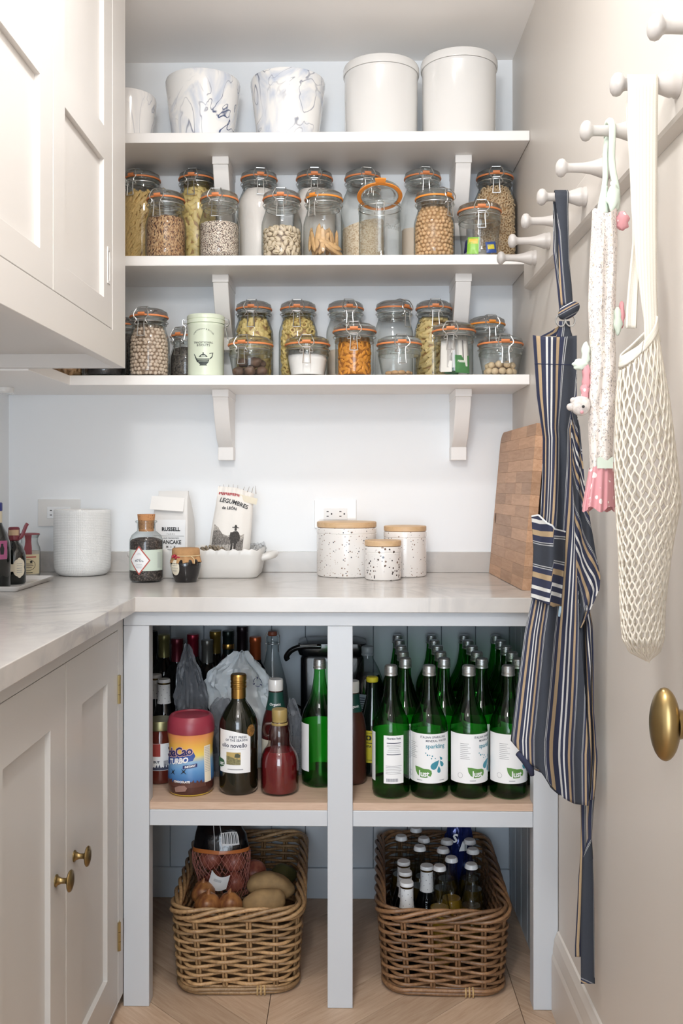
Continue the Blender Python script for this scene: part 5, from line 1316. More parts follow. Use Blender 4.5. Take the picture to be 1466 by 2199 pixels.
# red syrup jug
yc = 2.171
t = thing('syrup_jug', 'round glass jug of red syrup with loop handle and tan cap', 'jug', (XA(600, yc), yc, ZO))
MT['glass3'] = thin_glass('pink clear glass', (.93,.90,.88), (.45,.40,.38), 1.2)
SJ = [(0,.003),(.036,0),(.041,.003),(.0435,.012),(.0438,.060),(.0432,.074),(.0405,.086),(.0355,.096),(.0295,.104),(.0262,.111),(.0252,.120),(.0256,.128),(.0248,.137),(.0215,.147),(.0178,.156),(.016,.166)]
MB().lathe(SJ, 44).obj('glass_body', MT['glass3'], t, angle=60)
MT['syrup'] = pbr('red syrup', '#6e141c', .08, coat=.3, sss=.2)
MB().lathe([(0,.004)]+[(a-.002, max(b,.0045)) for a, b in SJ[1:8]]+[(0,.096)], 40).obj('syrup', MT['syrup'], t, angle=60)
MB().lathe([(.0163,.160),(.0172,.161),(.0172,.166),(.0178,.168),(.0178,.186),(.0165,.189),(0,.189)], 32).obj('cap', pbr('tan plastic cap', '#9f8a55', .4), t)
MB().tube(spline([(-.017,-.006,.157),(-.030,-.008,.156),(-.0360,-.008,.145),(-.033,-.008,.133),(-.024,-.006,.129)],5), .0042, 8).obj('loop_handle', MT['glass3'], t)
MB().lathe([(.0185,.153),(.0195,.154),(.0195,.158),(.0185,.159)], 32).obj('neck_band', bpy.data.materials['tan plastic cap'], t)

# sauce jar
yc = 2.247
t = thing('sauce_jar', 'jar of red sauce with gold lid at the left post', 'jar', (XA(344, yc), yc, ZO))
MB().lathe([(0,0),(.033,0),(.0365,.004),(.037,.012),(.037,.108),(.035,.118),(.033,.124),(0,.124)], 36).obj('jar_body', pbr('red sauce behind glass', '#59241c', .1, coat=.4), t, angle=60)
MB().lathe([(0,.1242),(.0345,.1242),(.0358,.126),(.0358,.142),(.034,.146),(0,.1455)], 36).obj('lid', pbr('dull gold lid', '#8f8a66', .35, .8), t)
SC = lambda d, z=0: cyl(.037+d, .15, z)
lb = MB().grid(lambda a, b: SC(.0003)(lerp(-.05,.045,a), lerp(.033,.096,b)), 24, 1).obj('label', MT['paper'], t, angle=60)
MB().rect2(-.022,.002,.066,.0955,SC(.0006),8,1).obj('red_patch', pbr('red label print', '#9c3a33', .6), lb, smooth=False)
m = MB(); m.rect2(-.03,.030,.034,.040,SC(.0006),12,1)
for k in range(9): m.poly2([(-.03+k*.0066,.039),(-.0235+k*.0066,.039),(-.0265+k*.0066,.046+.004*math.sin(k*2.2))], SC(.0006))
m.text('BUT', .008, lambda x, y: SC(.0006,.053)(x-.007, y), .0003)
for k in range(6): m.rect2(.010+k*.0018,.011+k*.0018,.044,.056,SC(.0006),1,1)
m.obj('dark_print', MT['navyp'], lb, smooth=False)

# ketchup style bottles with teal neck sleeve
MT['ketch'] = pbr('dark red sauce bottle', '#4a1a19', .2, coat=.2); MT['tealsl'] = pbr('dark teal sleeve', '#1f4a42', .4); MT['brownb'] = pbr('brown sauce bottle', '#4b2a22', .3)
def ketchup(x, y, label, bm_, rz=0):
    t = thing('sauce_bottle', label, 'bottle', (x, y, ZO), rz)
    MB().lathe([(0,0),(.030,0),(.0335,.004),(.0345,.012),(.0345,.110),(.0335,.130),(.029,.152),(.022,.172),(.019,.186),(.0172,.200),(.0172,.212),(0,.212)], 36).obj('bottle_body', bm_, t, angle=60)
    MB().lathe([(.0245,.168),(.0225,.176),(.0197,.188),(.0180,.200),(.0177,.210)], 36).obj('neck_sleeve', MT['tealsl'], t, angle=60)
    cp = [(0,.2125),(.0175,.2125),(.0178,.2135),(.0178,.235),(.0165,.239),(0,.239)]
    MB().lathe(cp, 32).obj('cap', MT['white'], t)
    MB().text('Organic', .0085, lambda x, y: (lambda R: (R*math.sin(x/.021), -R*math.cos(x/.021), .182+y))(interp([(.168,.0245),(.176,.0225),(.188,.0197),(.2,.018)], .182+y)+.0009), .0002).obj('lettering', MT['paper'], t, smooth=False)
    return t
t = ketchup(XA(592, 2.263), 2.263, 'sauce bottle with white cap and Organic neck sleeve behind the syrup jug', MT['ketch'])
MB().grid(lambda a, b: cyl(.0349)(lerp(-.042,-.010,a), lerp(.03,.10,b)), 10, 1).obj('label', MT['cream'], t, angle=60)
ketchup(XA(748, 2.232)+.008, 2.246, 'brown sauce bottle with white cap behind the middle post', MT['brownb'], .2)
# cola bottle and yellow capped bottle
t = thing('cola_bottle', 'large clear dark soda bottle with grey cap behind the water bottles', 'bottle', (XA(789, 2.47), 2.47, ZO))
MT['cola'] = pbr('dark soda behind plastic', '#0c0c10', .08, coat=.4)
CB = [(0,0),(.036,0),(.041,.005),(.042,.02),(.042,.165)]
MB().lathe(CB+[(.040,.180),(.036,.195),(.030,.21),(0,.21)], 36).obj('soda', MT['cola'], t, angle=60)
MB().lathe([(.0425,.160),(.0415,.180),(.0370,.203),(.029,.225),(.020,.242),(.0142,.252),(.0142,.264)], 36).obj('clear_neck', MT['glass2'], t, angle=60)
m = MB(); m.lathe([(.0144,.2595),(.0168,.260),(.0168,.264),(.0155,.265),(.0162,.267),(.0162,.280),(.0145,.2825),(0,.2825)], 36); m.obj('cap', pbr('grey plastic cap', '#8f979c', .4), t)
lb = MB().grid(lambda a, b: cyl(.0423)(lerp(-.045,-.004,a), lerp(.085,.165,b)), 14, 1).obj('label', pbr('pale blue label', '#aebfd0', .5), t, angle=60)
m = MB()
for k in range(12): m.rect2(-.026,-.008,.155-k*.0058,.1572-k*.0058,cyl(.0426),3,1)
m.obj('label_print', MT['navyp'], lb, smooth=False)
t = thing('yellow_capped_bottle', 'slim dark bottle with yellow cap and yellow label', 'bottle', (XA(799, 2.305), 2.305, ZO))
MB().lathe([(0,0),(.026,0),(.0295,.004),(.030,.012),(.030,.120),(.028,.140),(.021,.165),(.0148,.190),(.0132,.215),(.0132,.224),(0,.224)], 36).obj('glass_body', MT['dkglass'], t, angle=60)
MT['yel'] = pbr('yellow label', '#cfbf2f', .5)
MB().lathe([(0,.2245),(.0135,.2245),(.0148,.227),(.0148,.234),(.0125,.2365),(0,.2365)], 28).obj('cap', MT['yel'], t)
lb = MB().grid(lambda a, b: cyl(.0303)(lerp(-.042,.042,a), lerp(.035,.112,b)), 28, 1).obj('label', MT['yel'], t, angle=60)
m = MB(); m.text('CO', .017, lambda x, y: cyl(.0306,0,.094)(x-.016, y), .0012); m.rect2(-.03,.012,.0815,.083,cyl(.0306),8,1); m.text('SARITA', .0065, lambda x, y: cyl(.0306,0,.074)(x-.014,y), .0003)
m.rect2(-.036,.036,.041,.042,cyl(.0306),10,1); m.rect2(-.036,.036,.1055,.1065,cyl(.0306),10,1)
m.obj('lettering', MT['black'], lb, smooth=False)

# wine bottles at the back
WN = [(0,.01),(.020,.002),(.034,0),(.0355,.004),(.0355,.185),(.0335,.200),(.026,.218),(.018,.230),(.0152,.240),(.0148,.290),(.0148,.296),(0,.296)]
wine_me = MB().lathe(WN, 32).mesh('wine_body', angle=60)
cap_me = MB().lathe([(.0158,.236),(.0154,.245),(.0152,.283),(.0160,.2845),(.0160,.296),(.0150,.2985),(0,.2985)], 28).mesh('capsule', angle=35)
band_me = MB().lathe([(.0158,.262),(.0160,.2625),(.0160,.275),(.0158,.2755)], 28).mesh('band', angle=35)
MT['winegl'] = pbr('near black wine glass', '#07090a', .06, coat=.5)
wl = [(352,2.552,0,'#8d8a5a','dull gold'),(326,2.612,0,'#15181c','black'),(380,2.490,0,'#5a1b28','dark wine red'),(414,2.562,0,'#8f1f35','bright red'),(445,2.493,-.004,'#5d5c58','crumpled pewter'),(462,2.614,0,'#8a7234','antique gold'),(490,2.545,.012,'#15201d','black with gold stamp'),(520,2.610,.014,'#261a20','dark plum'),(548,2.520,0,'#a8532c','burnt orange')]
for u, y, dz, c, nm_ in wl:
    t = thing('wine_bottle', f'wine bottle with {nm_} capsule at the back of the oak shelf', 'bottle', (XA(u, y), y, ZO), 0, 'wine bottles at the back')
    o = link('glass_body', wine_me, MT['winegl'], t); q = link('capsule', cap_me, pbr(nm_+' foil', c, .32, .55), t)
    if dz: o.scale = q.scale = (1,1,1+dz/.296)
    if 'stamp' in nm_: link('gold_band', band_me, MT['gold'], t)
# small bottles with star capsules
SB = [(0,.006),(.018,.001),(.028,0),(.030,.004),(.030,.105),(.0285,.118),(.022,.140),(.016,.158),(.0145,.168),(.0142,.206),(0,.206)]
sb_me = MB().lathe(SB, 32).mesh('small_body', angle=60)
sc_me = MB().lathe([(.0190,.146),(.0165,.160),(.0158,.172),(.0155,.200),(.0162,.203),(.0162,.210),(.0150,.213),(0,.213)], 28).mesh('star_capsule', angle=35)
m = MB(); rr = random.Random(4)
for k in range(34):
    z = .153+.0017*k; R = interp([(.146,.0190),(.160,.0165),(.172,.0158),(.200,.0155)], z)+.0003; th = k*2.4; s = .0016
    f_ = cyl(R, th, z); m.poly2([(0,s),(s*.28,s*.28),(s,0),(s*.28,-s*.28),(0,-s),(-s*.28,-s*.28),(-s,0),(-s*.28,s*.28)], f_)
st_me = m.mesh('stars', smooth=False)
ring_me = MB().lathe([(.0157,.2005),(.0164,.2025),(.0164,.205)], 28).mesh('ring', angle=40)
MT['caps'] = pbr('white star foil', '#e8eaec', .35)
def star_bottle(loc, label, group, rot=(0,0,0)):
    t = thing('star_capsule_bottle', label, 'bottle', loc, 0, group, rot)
    link('glass_body', sb_me, MT['winegl'], t); c = link('capsule', sc_me, MT['caps'], t); link('star_print', st_me, MT['navyp'], c)['kind'] = 'stuff'; link('gold_ring', ring_me, MT['brass'], c); return t
star_bottle((XA(352,2.385), 2.385, ZO), 'small bottle with white star capsule behind the sauce jar', 'star capsule bottles')
star_bottle((XA(334,2.441), 2.441, ZO+.0), 'small bottle with white star capsule, half hidden at the left post', 'star capsule bottles')
# swing-top flask
t = thing('swing_top_flask', 'clear conical swing top flask beside the black appliance', 'bottle', (XA(585,2.600), 2.600, ZO))
MB().lathe([(0,.003),(.036,.001),(.042,.006),(.0435,.02),(.0435,.11),(.040,.15),(.032,.185),(.022,.22),(.0155,.25),(.0140,.270),(.0165,.274),(.0165,.285),(.0125,.288)], 40).obj('glass_body', MT['glass2'], t, angle=60)
MB().lathe([(0,.2885),(.0115,.2885),(.0135,.292),(.0120,.300),(0,.302)], 28).obj('stopper', pbr('rust stopper', '#8c4a34', .5), t)
m = MB()
for s in (-1,1): m.tube(spline([(s*.0135,0,.298),(s*.019,-.002,.288),(s*.0195,-.004,.272),(s*.0165,-.006,.258),(s*.0185,-.010,.245)],4), .0011, 6)
m.tube(circle(24,.0172,.268), .0011, 6, True); m.obj('wire_bail', MT['wire'], t)['kind'] = 'stuff'
# black appliance behind the post
t = thing('kitchen_appliance', 'black kitchen appliance with curved lip behind the middle post', 'appliance', (-.045, 2.588, ZO))
MT['blk'] = pbr('black plastic', '#0d0e11', .22, coat=.3)
loft(MB(), [rring(.086,.050,.02,0), rring(.086,.050,.02,.235), rring(.082,.046,.02,.245)]).obj('housing', MT['blk'], t, angle=50)
rg = [rring(.090,.056,.024,.2455), rring(.096,.060,.026,.262), rring(.092,.058,.026,.277), rring(.070,.040,.02,.283)]
loft(MB(), rg).obj('lid', MT['blk'], t, angle=60)
MB().tube(spline([(-.030,-.066,.273),(-.080,-.066,.272),(-.108,-.064,.262),(-.122,-.062,.245),(-.119,-.060,.236)],5), .0075, 10).obj('curved_handle', MT['blk'], t, angle=60)
MB().tube([(-.085,-.0745,.276),(-.040,-.0745,.277)], .0028, 8).obj('chrome_strip', MT['steel'], t)
MB().tube(spline([(-.086,-.03,.10),(-.105,-.04,.112),(-.13,-.06,.100),(-.15,-.075,.085)],5), .0035, 8).obj('cord', MT['blk'], t)
# small card box behind the jug
bx = MB().box(XA(632,2.33), XA(632,2.33)+.052, 2.33, 2.39, ZO, ZO+.058).obj('card_box', MT['cream'], None, bevel=.0006, smooth=False)
tag(bx, 'small cream printed card box behind the syrup jug', 'box')
m = MB(); x0 = XA(632,2.33)
for k in range(9): m.box(x0+.003,x0+.026,2.3294,2.3298,ZO+.008+k*.0055,ZO+.0095+k*.0055)
m.obj('box_print', MT['grey'], bx, smooth=False)
# plastic bags
def film_mat(name, col, alpha):
    m = pbr(name, col, .35); m.node_tree.nodes['Principled BSDF'].inputs['Alpha'].default_value = alpha; return m
MT['wbag'] = pbr('white plastic bag', '#d3dade', .35, sss=.15); MT['gbag'] = film_mat('grey film bag', '#777b82', .55)
def bagblob(tab, yc, dy, seed, nu=40, nv=34, amp=.010, z0=ZO, lean=.0):
    """tab: (height, x_left, x_right) rows from bottom to top; an irregular crumpled bag standing on the shelf."""
    def f(a, b):
        h_ = lerp(tab[0][0], tab[-1][0], b); xl = interp([(t_[0],t_[1]) for t_ in tab], h_); xr = interp([(t_[0],t_[2]) for t_ in tab], h_)
        th = 2*PI*a; cx_, hw = (xl+xr)/2, (xr-xl)/2
        dep = dy*(1-.75*b)*(.35+.65*min(1, hw/.05)) if b < 1 else .002
        k = 1 + .16*nz(a*9+seed if a < .5 else (1-a)*9+seed+3, b*7, seed)
        rid = amp*abs(nz(math.cos(th)*2.6+seed, math.sin(th)*2.6, b*5))*2 - amp*.5 + amp*.9*abs(nz(math.cos(th)*6+seed, math.sin(th)*6, b*13)) 
        return (cx_ + (hw*k+rid)*math.sin(th), yc + (dep*k+rid)*-math.cos(th) + lean*b, z0 + h_ + (.006*nz(math.sin(th)*3, math.cos(th)*3, b*6+seed) if b > .05 else .0006))
    return MB().grid(f, nu, nv)
def xa_tab(rows, y): return [(CAMH-(v-V0)*y/FOC-ZO, XA(ul, y), XA(ur, y)) for v, ul, ur in rows]
tb = xa_tab([(1632,470,590),(1560,468,618),(1510,450,600),(1470,446,588),(1440,452,572),(1425,478,548),(1410,496,534),(1400,508,528)], 2.385)
tb[0] = (0.0002,)+tb[0][1:]
o = bagblob(tb, 2.385, .048, 2.1, 64, 56, .012).obj('plastic_bag', MT['wbag'], None, angle=28)
tag(o, 'crumpled white plastic bag with blue arrow print among the bottles', 'bag')
c0 = Vector((XA(553,2.34), 2.336, CAMH-(1465-V0)*2.34/FOC)); m = MB(); f_ = plane(c0, (1,0,-.12), (0,.25,1))
for k in range(3):
    a0 = 2*PI*k/3; P_ = [(.010*math.cos(a0+q*.3), .010*math.sin(a0+q*.3)) for q in range(5)]
    m.tube([f_(*p) for p in P_], .0007, 5); c, s = math.cos(a0+1.45), math.sin(a0+1.45); m.add([f_(.010*c-s*.004,.010*s+c*.004), f_(.0135*c,.0135*s), f_(.0065*c,.0065*s)], [(0,1,2),(2,1,0)])
m.obj('arrow_print', bpy.data.materials['deep blue print'], o)
tb = xa_tab([(1640,374,450),(1560,376,446),(1510,378,446),(1470,382,440),(1440,384,428),(1415,390,414),(1395,396,406),(1385,399,402)], 2.365)
tb[0] = (0.0002,)+tb[0][1:]
o = bagblob(tb, 2.365, .035, 6.3, 48, 40, .007).obj('plastic_bag', MT['gbag'], None, angle=25)
tag(o, 'grey see-through film bag with a pointed top behind the cocoa tub', 'bag')
tb = xa_tab([(1660,440,506),(1600,444,508),(1550,446,506),(1515,452,500),(1500,470,490)], 2.292)
tb[0] = (0.0002,)+tb[0][1:]
o = bagblob(tb, 2.292, .026, 9.2, 36, 30, .006).obj('plastic_bag', MT['gbag'], None, angle=25)
tag(o, 'small grey film bag between the cocoa tub and the oil bottle', 'bag')
tb = xa_tab([(1640,618,650),(1580,616,652),(1540,618,648),(1515,620,636),(1500,622,628)], 2.30)
tb[0] = (0.0002,)+tb[0][1:]
o = bagblob(tb, 2.298, .022, 12.2, 30, 26, .005).obj('plastic_bag', MT['gbag'], None, angle=25)
tag(o, 'slim grey film bag between the syrup jug and the green bottle', 'bag')

# ------------------------------------------------------------------ wicker baskets
def basket(loc, rz, label, cm, seed):
    rr = random.Random(seed)
    t = thing('wicker_basket', label, 'basket', loc, rz, 'wicker baskets under the shelf')
    LX, LY, H = .146, .243, .205
    N_ = 24
    def per(s, z, off=0):          # s in [0,1): point on the rounded outline at height z, pushed out by off
        k = .90 + .10*z/H
        hx, hy, r = LX*k, LY*(.95+.05*z/H), .050
        sx, sy = 2*(hx-r), 2*(hy-r); arc = PI*r/2; tot = 2*sx+2*sy+4*arc; d = (s % 1)*tot
        segs = ((sx,'b'),(arc,'c0'),(sy,'r'),(arc,'c1'),(sx,'t'),(arc,'c2'),(sy,'l'),(arc,'c3'))
        for L, n in segs:
            if d <= L: break
            d -= L
        if n == 'b': p, q = (-hx+r+d, -hy), (0,-1)
        elif n == 'r': p, q = (hx, -hy+r+d), (1,0)
        elif n == 't': p, q = (hx-r-d, hy), (0,1)
        elif n == 'l': p, q = (-hx, hy-r-d), (-1,0)
        else:
            a = {'c0':-PI/2,'c1':0,'c2':PI/2,'c3':PI}[n] + d/r
            c = {'c0':(hx-r,-hy+r),'c1':(hx-r,hy-r),'c2':(-hx+r,hy-r),'c3':(-hx+r,-hy+r)}[n]
            q = (math.cos(a), math.sin(a)); p = (c[0]+r*q[0], c[1]+r*q[1])
        return Vector((p[0]+q[0]*off, p[1]+q[1]*off, z))
    rows = 14
    for k in range(rows):
        z = .026 + k*.0102; n = 168; ph = rr.uniform(-.06,.06)
        pts = [per(i/n, z + .0022*nz(i/n*9, k*3.1, seed), .0066*math.cos(PI*N_*i/n + PI*k + ph) + .0012*nz(i/n*14, k, seed+3)) for i in range(n)]
        rad = [.0041*(1+.22*nz(i/n*6, k*1.7, seed)) for i in range(n)]
        MB().tube(pts, rad, 6, closed=True).obj('weaver', cm, t, angle=80)
    for k in range(N_):
        for d in (-.0024, .0024):
            s = k/N_ + d
            MB().tube([per(s, .004, 0), per(s, .09, 0), per(s, .188, 0)], .0034, 6).obj('stake', cm, t, angle=80)
    for k in range(5):
        n = 150; ph = k*PI*2/5
        pts = [per(i/n, .184 + .0125*math.sin(2*PI*5*i/n + ph) + .002*nz(i/n*8, k, seed), .0095*math.cos(2*PI*5*i/n + ph)) for i in range(n)]
        MB().tube(pts, .0047, 7, closed=True).obj('rim_strand', cm, t, angle=80)
    for k, (z, o, r) in enumerate(((.0058,.003,.0052),(.0140,.0065,.0048),(.0170,-.001,.0044))):
        n = 120; pts = [per(i/n, z + .0008*math.sin(i*.5+k), o + .0016*math.sin(i*.31+k*2)) for i in range(n)]
        MB().tube(pts, r, 7, closed=True).obj('base_strand', cm, t, angle=80)
    for k in range(3):
        c = per(.095+.006*k, .011, .0045); MB().tube([(c.x, c.y+.0085*math.cos(q*PI/4)*-1, c.z+.0105*math.sin(q*PI/4)) for q in range(8)], .0022, 5, True).obj('binding', bpy.data.materials['binding cane'] if 'binding cane' in bpy.data.materials else pbr('binding cane', '#b89a6a', .6), t)
    loft(MB(), [rring(LX*.88, LY*.93, .045, .006), rring(LX*.88, LY*.93, .045, .013)]).obj('base_panel', cm, t)
    return t, per
MT['wick1'] = wood('tan willow', '#b8966c', '#8a6a48', (60,60,60), 2.0, .45, .38)
MT['wick2'] = wood('brown willow', '#96714f', '#6a4c35', (60,60,60), 2.0, .4, .35)
BL = Vector((-.262, 2.375, .0002)); BR = Vector((.2225, 2.377, .0002))
basket(BL, .03, 'tan wicker basket of onions and potatoes, left of the middle post', MT['wick1'], 3)
basket(BR, -.03, 'brown wicker basket of small bottles, right of the middle post', MT['wick2'], 8)
# potatoes and onions
def tuber(name, label, cat, px, y, v, sx, sy, sz, mat_, seed, rz=0, group=None, ry=0):
    p = PY(px, v, y)
    o = MB().blob(26, 16, lambda q: q*(1+.16*nz(q.x*1.2+seed, q.y*1.2, q.z*1.2)+.03*nz(q.x*4, q.y*4+seed, q.z*4)), Matrix.Diagonal((sx,sy,sz,1))).obj(name, mat_, None, angle=180)
    o.location = p; o.rotation_euler = (0, ry, rz); tag(o, label, cat, group); return o
MT['potato'] = pbr('potato skin', '#b39468', .75, var=.28, vscale=35, bump=.3, bscale=120)
MT['onion'] = pbr('brown onion skin', '#7c4a30', .35, col2='#b07a48', vscale=20, stretch=(4,4,.6))
MT['ronion'] = pbr('pink onion skin', '#8f4a3e', .4, col2='#b5705c', vscale=22, stretch=(4,4,.6))
tuber('potato', 'long tan potato at the front right of the left basket', 'potato', 566, 2.245, 1937, .052,.032,.030, MT['potato'], 1.2, .1, 'potatoes in the left basket', -.12)
tuber('potato', 'large tan potato lying behind the front potato', 'potato', 580, 2.315, 1903, .060,.035,.032, MT['potato'], 5.6, -.1, 'potatoes in the left basket', .12)
tuber('potato', 'dull greenish potato at the back right of the left basket', 'potato', 606, 2.445, 1880, .036,.030,.028, pbr('greenish potato', '#5d5d34', .6, var=.3, vscale=30), 8.6, .5, 'potatoes in the left basket')
tuber('potato', 'dark reddish potato behind the large tan potato', 'potato', 546, 2.425, 1872, .032,.030,.028, MT['ronion'], 3.6, .2, 'potatoes in the left basket')
for px, y, v, s, lb in ((493,2.225,1940,.028,'brown onion at the front of the left basket beside the potato'),(447,2.222,1944,.031,'dark brown onion at the front left of the left basket'),(436,2.295,1918,.029,'brown onion against the left side of the basket')):
    o = tuber('onion', lb, 'onion', px, y, v, s, s, s*.95, MT['onion'], px*.1, 0, 'brown onions')
    MB().tube([(0,0,s*.9),(.001,0,s*1.12),(.003,0,s*1.28)], [.006,.0035,.001], 7).obj('stem_tip', MT['onion'], o)
for px, y, v, s, lb in ((458,2.356,1893,.026,'pink onion in the net, lower left behind the price tag'),(502,2.358,1893,.027,'pink onion in the net, lower right beside the potatoes'),(453,2.370,1842,.029,'pink onion high in the net, left'),(501,2.370,1848,.029,'pink onion high in the net, right')):
    o = tuber('onion', lb, 'onion', px, y, v, s, s, s*.95, MT['ronion'], px*.2, 0, 'pink onions in the net')
    MB().tube([(0,0,s*.9),(.001,0,s*1.12)], [.006,.002], 7).obj('stem_tip', MT['onion'], o)
# net bag: black film top, orange stripe, red net below
t = thing('onion_net_bag', 'black plastic and red net onion bag with orange stripe and barcode', 'bag', tuple(PY(478, 1890, 2.365)))
o0 = Vector(t.location)
nbt = [(v, XA(ul,2.365)-o0.x, XA(ur,2.365)-o0.x, CAMH-(v-V0)*2.365/FOC-o0.z) for v, ul, ur in ((1762,428,510),(1790,420,528),(1822,414,536),(1850,414,536),(1866,420,534),(1878,424,532),(1905,428,534),(1925,436,530))]
def NB(a, b, grow=0):
    v = lerp(1762, 1925, b); xl = interp([(q[0],q[1]) for q in nbt], v); xr = interp([(q[0],q[2]) for q in nbt], v); z = interp([(q[0],q[3]) for q in nbt], v)
    th = 2*PI*a; hw = (xr-xl)/2+grow; dep = interp([(1762,.012),(1800,.035),(1850,.045),(1880,.040),(1925,.030)], v)+grow
    return ((xl+xr)/2 + hw*math.sin(th), -dep*math.cos(th) + .004*nz(a*8, b*6), z + .003*nz(a*6, b*9, 4))
def NBr(b0, b1, nu, nv, grow=0): return MB().grid(lambda a, b: NB(a, lerp(b1, b0, b), grow), nu, nv)
MT['bfilm'] = pbr('black plastic film', '#0c0c0f', .18, bump=.9, bscale=45, coat=.3)
NBr(0, .335, 44, 14).obj('black_film', MT['bfilm'], t, angle=60)
NBr(.337, .385, 44, 3).obj('orange_stripe', pbr('orange film stripe', '#c8743a', .35), t, angle=60)
m = MB()
for i in range(30):
    for sg in (-1, 1):
        pts = [NB(i/30 + sg*.16*q/14 + .01*nz(i, q*.5), lerp(.385, .97, q/14), .0012) for q in range(15)]
        m.tube(pts, .00075, 4, caps=False)
m.obj('red_net', pbr('red netting', '#b5766a', .5), t, angle=80)['kind'] = 'stuff'
fb = lambda d: (lambda x, y: NB(.07+x*4.5, .20-y*6, d))
lb = MB().rect2(-.013,.013,-.012,.012, fb(.0012), 6, 6).obj('barcode_label', MT['paper'], t, smooth=False)
m = MB()
for k in range(9): m.rect2(-.011+k*.0026,-.011+k*.0026+.0008+.0006*(k%2),-.008,.011, fb(.0018), 1, 4)
m.obj('barcode', MT['black'], lb, smooth=False)
m = MB()
for a0 in (-.035, .012): m.tube([NB(a0+.01*q/8, .02+.31*q/8, .001) for q in range(9)], .0008, 5)
m.obj('white_seam', MT['paper'], t)
pt = PY(468, 1897, 2.305); m = MB().grid(lambda a, b: ((a-.5)*.046, -.004*math.sin(a*4)-.010*b, (b-.5)*.034+.005*(a-.5)**2*8), 8, 6)
o = m.obj('price_tag', MT['paper'], None, solid=.0008); o.location = pt; o.rotation_euler = (-.25, .28, 0); tag(o, 'crumpled white paper tag lying on the pink onions', 'tag')
m = MB()
for k in range(12): m.rect2(-.012+k*.0016,-.012+k*.0016+.0006,.004,.010, lambda x, y: (x, -.0052-.010*((y/.034)+.5)-.004*math.sin((x/.046+.5)*4)+.004, y), 1, 1)
m.obj('tag_print', MT['grey'], o, smooth=False)

# small bottles in the right basket
CBt = [(0,.004),(.024,0),(.028,.004),(.029,.012),(.029,.105),(.0275,.122),(.021,.152),(.0155,.182),(.0130,.205),(.0128,.228)]
cb_me = MB().lathe(CBt, 32).mesh('beer_body', angle=60)
cq_me = MB().lathe([(0,.005)]+[(a-.0015, max(b,.005)) for a, b in CBt[1:6]]+[(.022,.135),(0,.135)], 28).mesh('drink', angle=60)
cr = [(.0148,.224),(.0158,.2245),(.0150,.231),(.0125,.2345),(0,.2352)]
cc_me = MB().lathe(cr, 42, None, 0, 2*PI, lambda p, a: (p[0]*(1+.035*math.cos(a*21)), p[1]*(1+.035*math.cos(a*21)), p[2]) if p[2] < .2275 else p).mesh('crown', angle=50)
MT['drink'] = pbr('amber drink', '#4a3a0e', .08, coat=.3); MT['drink2'] = pbr('golden drink', '#8f6f1e', .08, coat=.3)
raw = [(938,1852,'nearest clear'),(996,1846,'front right clear'),(970,1834,'second clear'),(1014,1818,'right clear'),(958,1820,'middle clear'),(969,1807,'rear middle clear'),(1004,1803,'rear right clear'),(897,1818,'left middle clear'),(889,1798,'left rear clear'),(893,1775,'furthest clear'),(838,1795,'far left clear')]
pos = []
for u, v, nm_ in raw:
    y = FOC*(CAMH-.0135-.235)/(v-V0); pos.append([XA(u, y), y, .029])
spos = [(847,1883,0),(848,1853,0),(873,1862,.16),(890,1862,.16)]
for u, v, _ in spos:
    y = FOC*(CAMH-.0135-.213)/(v-V0); pos.append([XA(u, y), y, .030])
for it in range(200):
    for i in range(len(pos)):
        for j in range(i):
            dx, dy = pos[i][0]-pos[j][0], pos[i][1]-pos[j][1]; d = math.hypot(dx, dy) or 1e-6; mn = pos[i][2]+pos[j][2]+.0008
            if d < mn: s = (mn-d)/2/d; pos[i][0] += dx*s; pos[i][1] += dy*s; pos[j][0] -= dx*s; pos[j][1] -= dy*s
    for p in pos: p[0] = min(max(p[0], BR.x-.087), BR.x+.087); p[1] = min(max(p[1], BR.y-.183), BR.y+.183)
wh = pbr('white crown cap', '#dcdfe2', .35)
for i, (u, v, nm_) in enumerate(raw):
    t = thing('drinks_bottle', f'{nm_} glass drinks bottle with white crown cap in the right basket', 'bottle', (pos[i][0], pos[i][1], .0135), i*.9, 'clear bottles in the right basket')
    link('glass_body', cb_me, MT['glass2'], t); link('drink', cq_me, MT['drink2'] if i in (2,0) else MT['drink'], t); link('crown_cap', cc_me, wh, t)
for i, nm_ in enumerate(('front left', 'second left', 'tilted', 'rearmost tilted')):
    x, y, _ = pos[len(raw)+i]
    star_bottle((x, y, .0135), f'{nm_} small bottle with white star capsule in the right basket', 'star capsule bottles in the basket', (0, 0, i))
# blue snack bag standing at the back right of the basket
tb = [(h_, xl, xr) for h_, xl, xr in ((.0,.272,.322),(.06,.262,.323),(.14,.255,.323),(.22,.258,.321),(.275,.265,.316),(.290,.268,.313))]
o = bagblob(tb, 2.500, .030, 3.3, 48, 40, .006, .0140).obj('snack_bag', pbr('shiny navy film', '#1d2a66', .2, .4, coat=.3), None, angle=40)
tag(o, 'shiny navy blue snack bag at the back of the right basket', 'bag')
m = MB(); f_ = plane((.292, 2.4655, .215), (1,0,0), (0,.05,1)); m.text('S', .03, lambda x, y: f_(x-.018, y+.02), .001, .2); m.poly2([(-.006,-.012),(.014,-.010),(.016,.008),(.004,.014)], f_)
m.obj('white_print', MT['paper'], o, smooth=False)
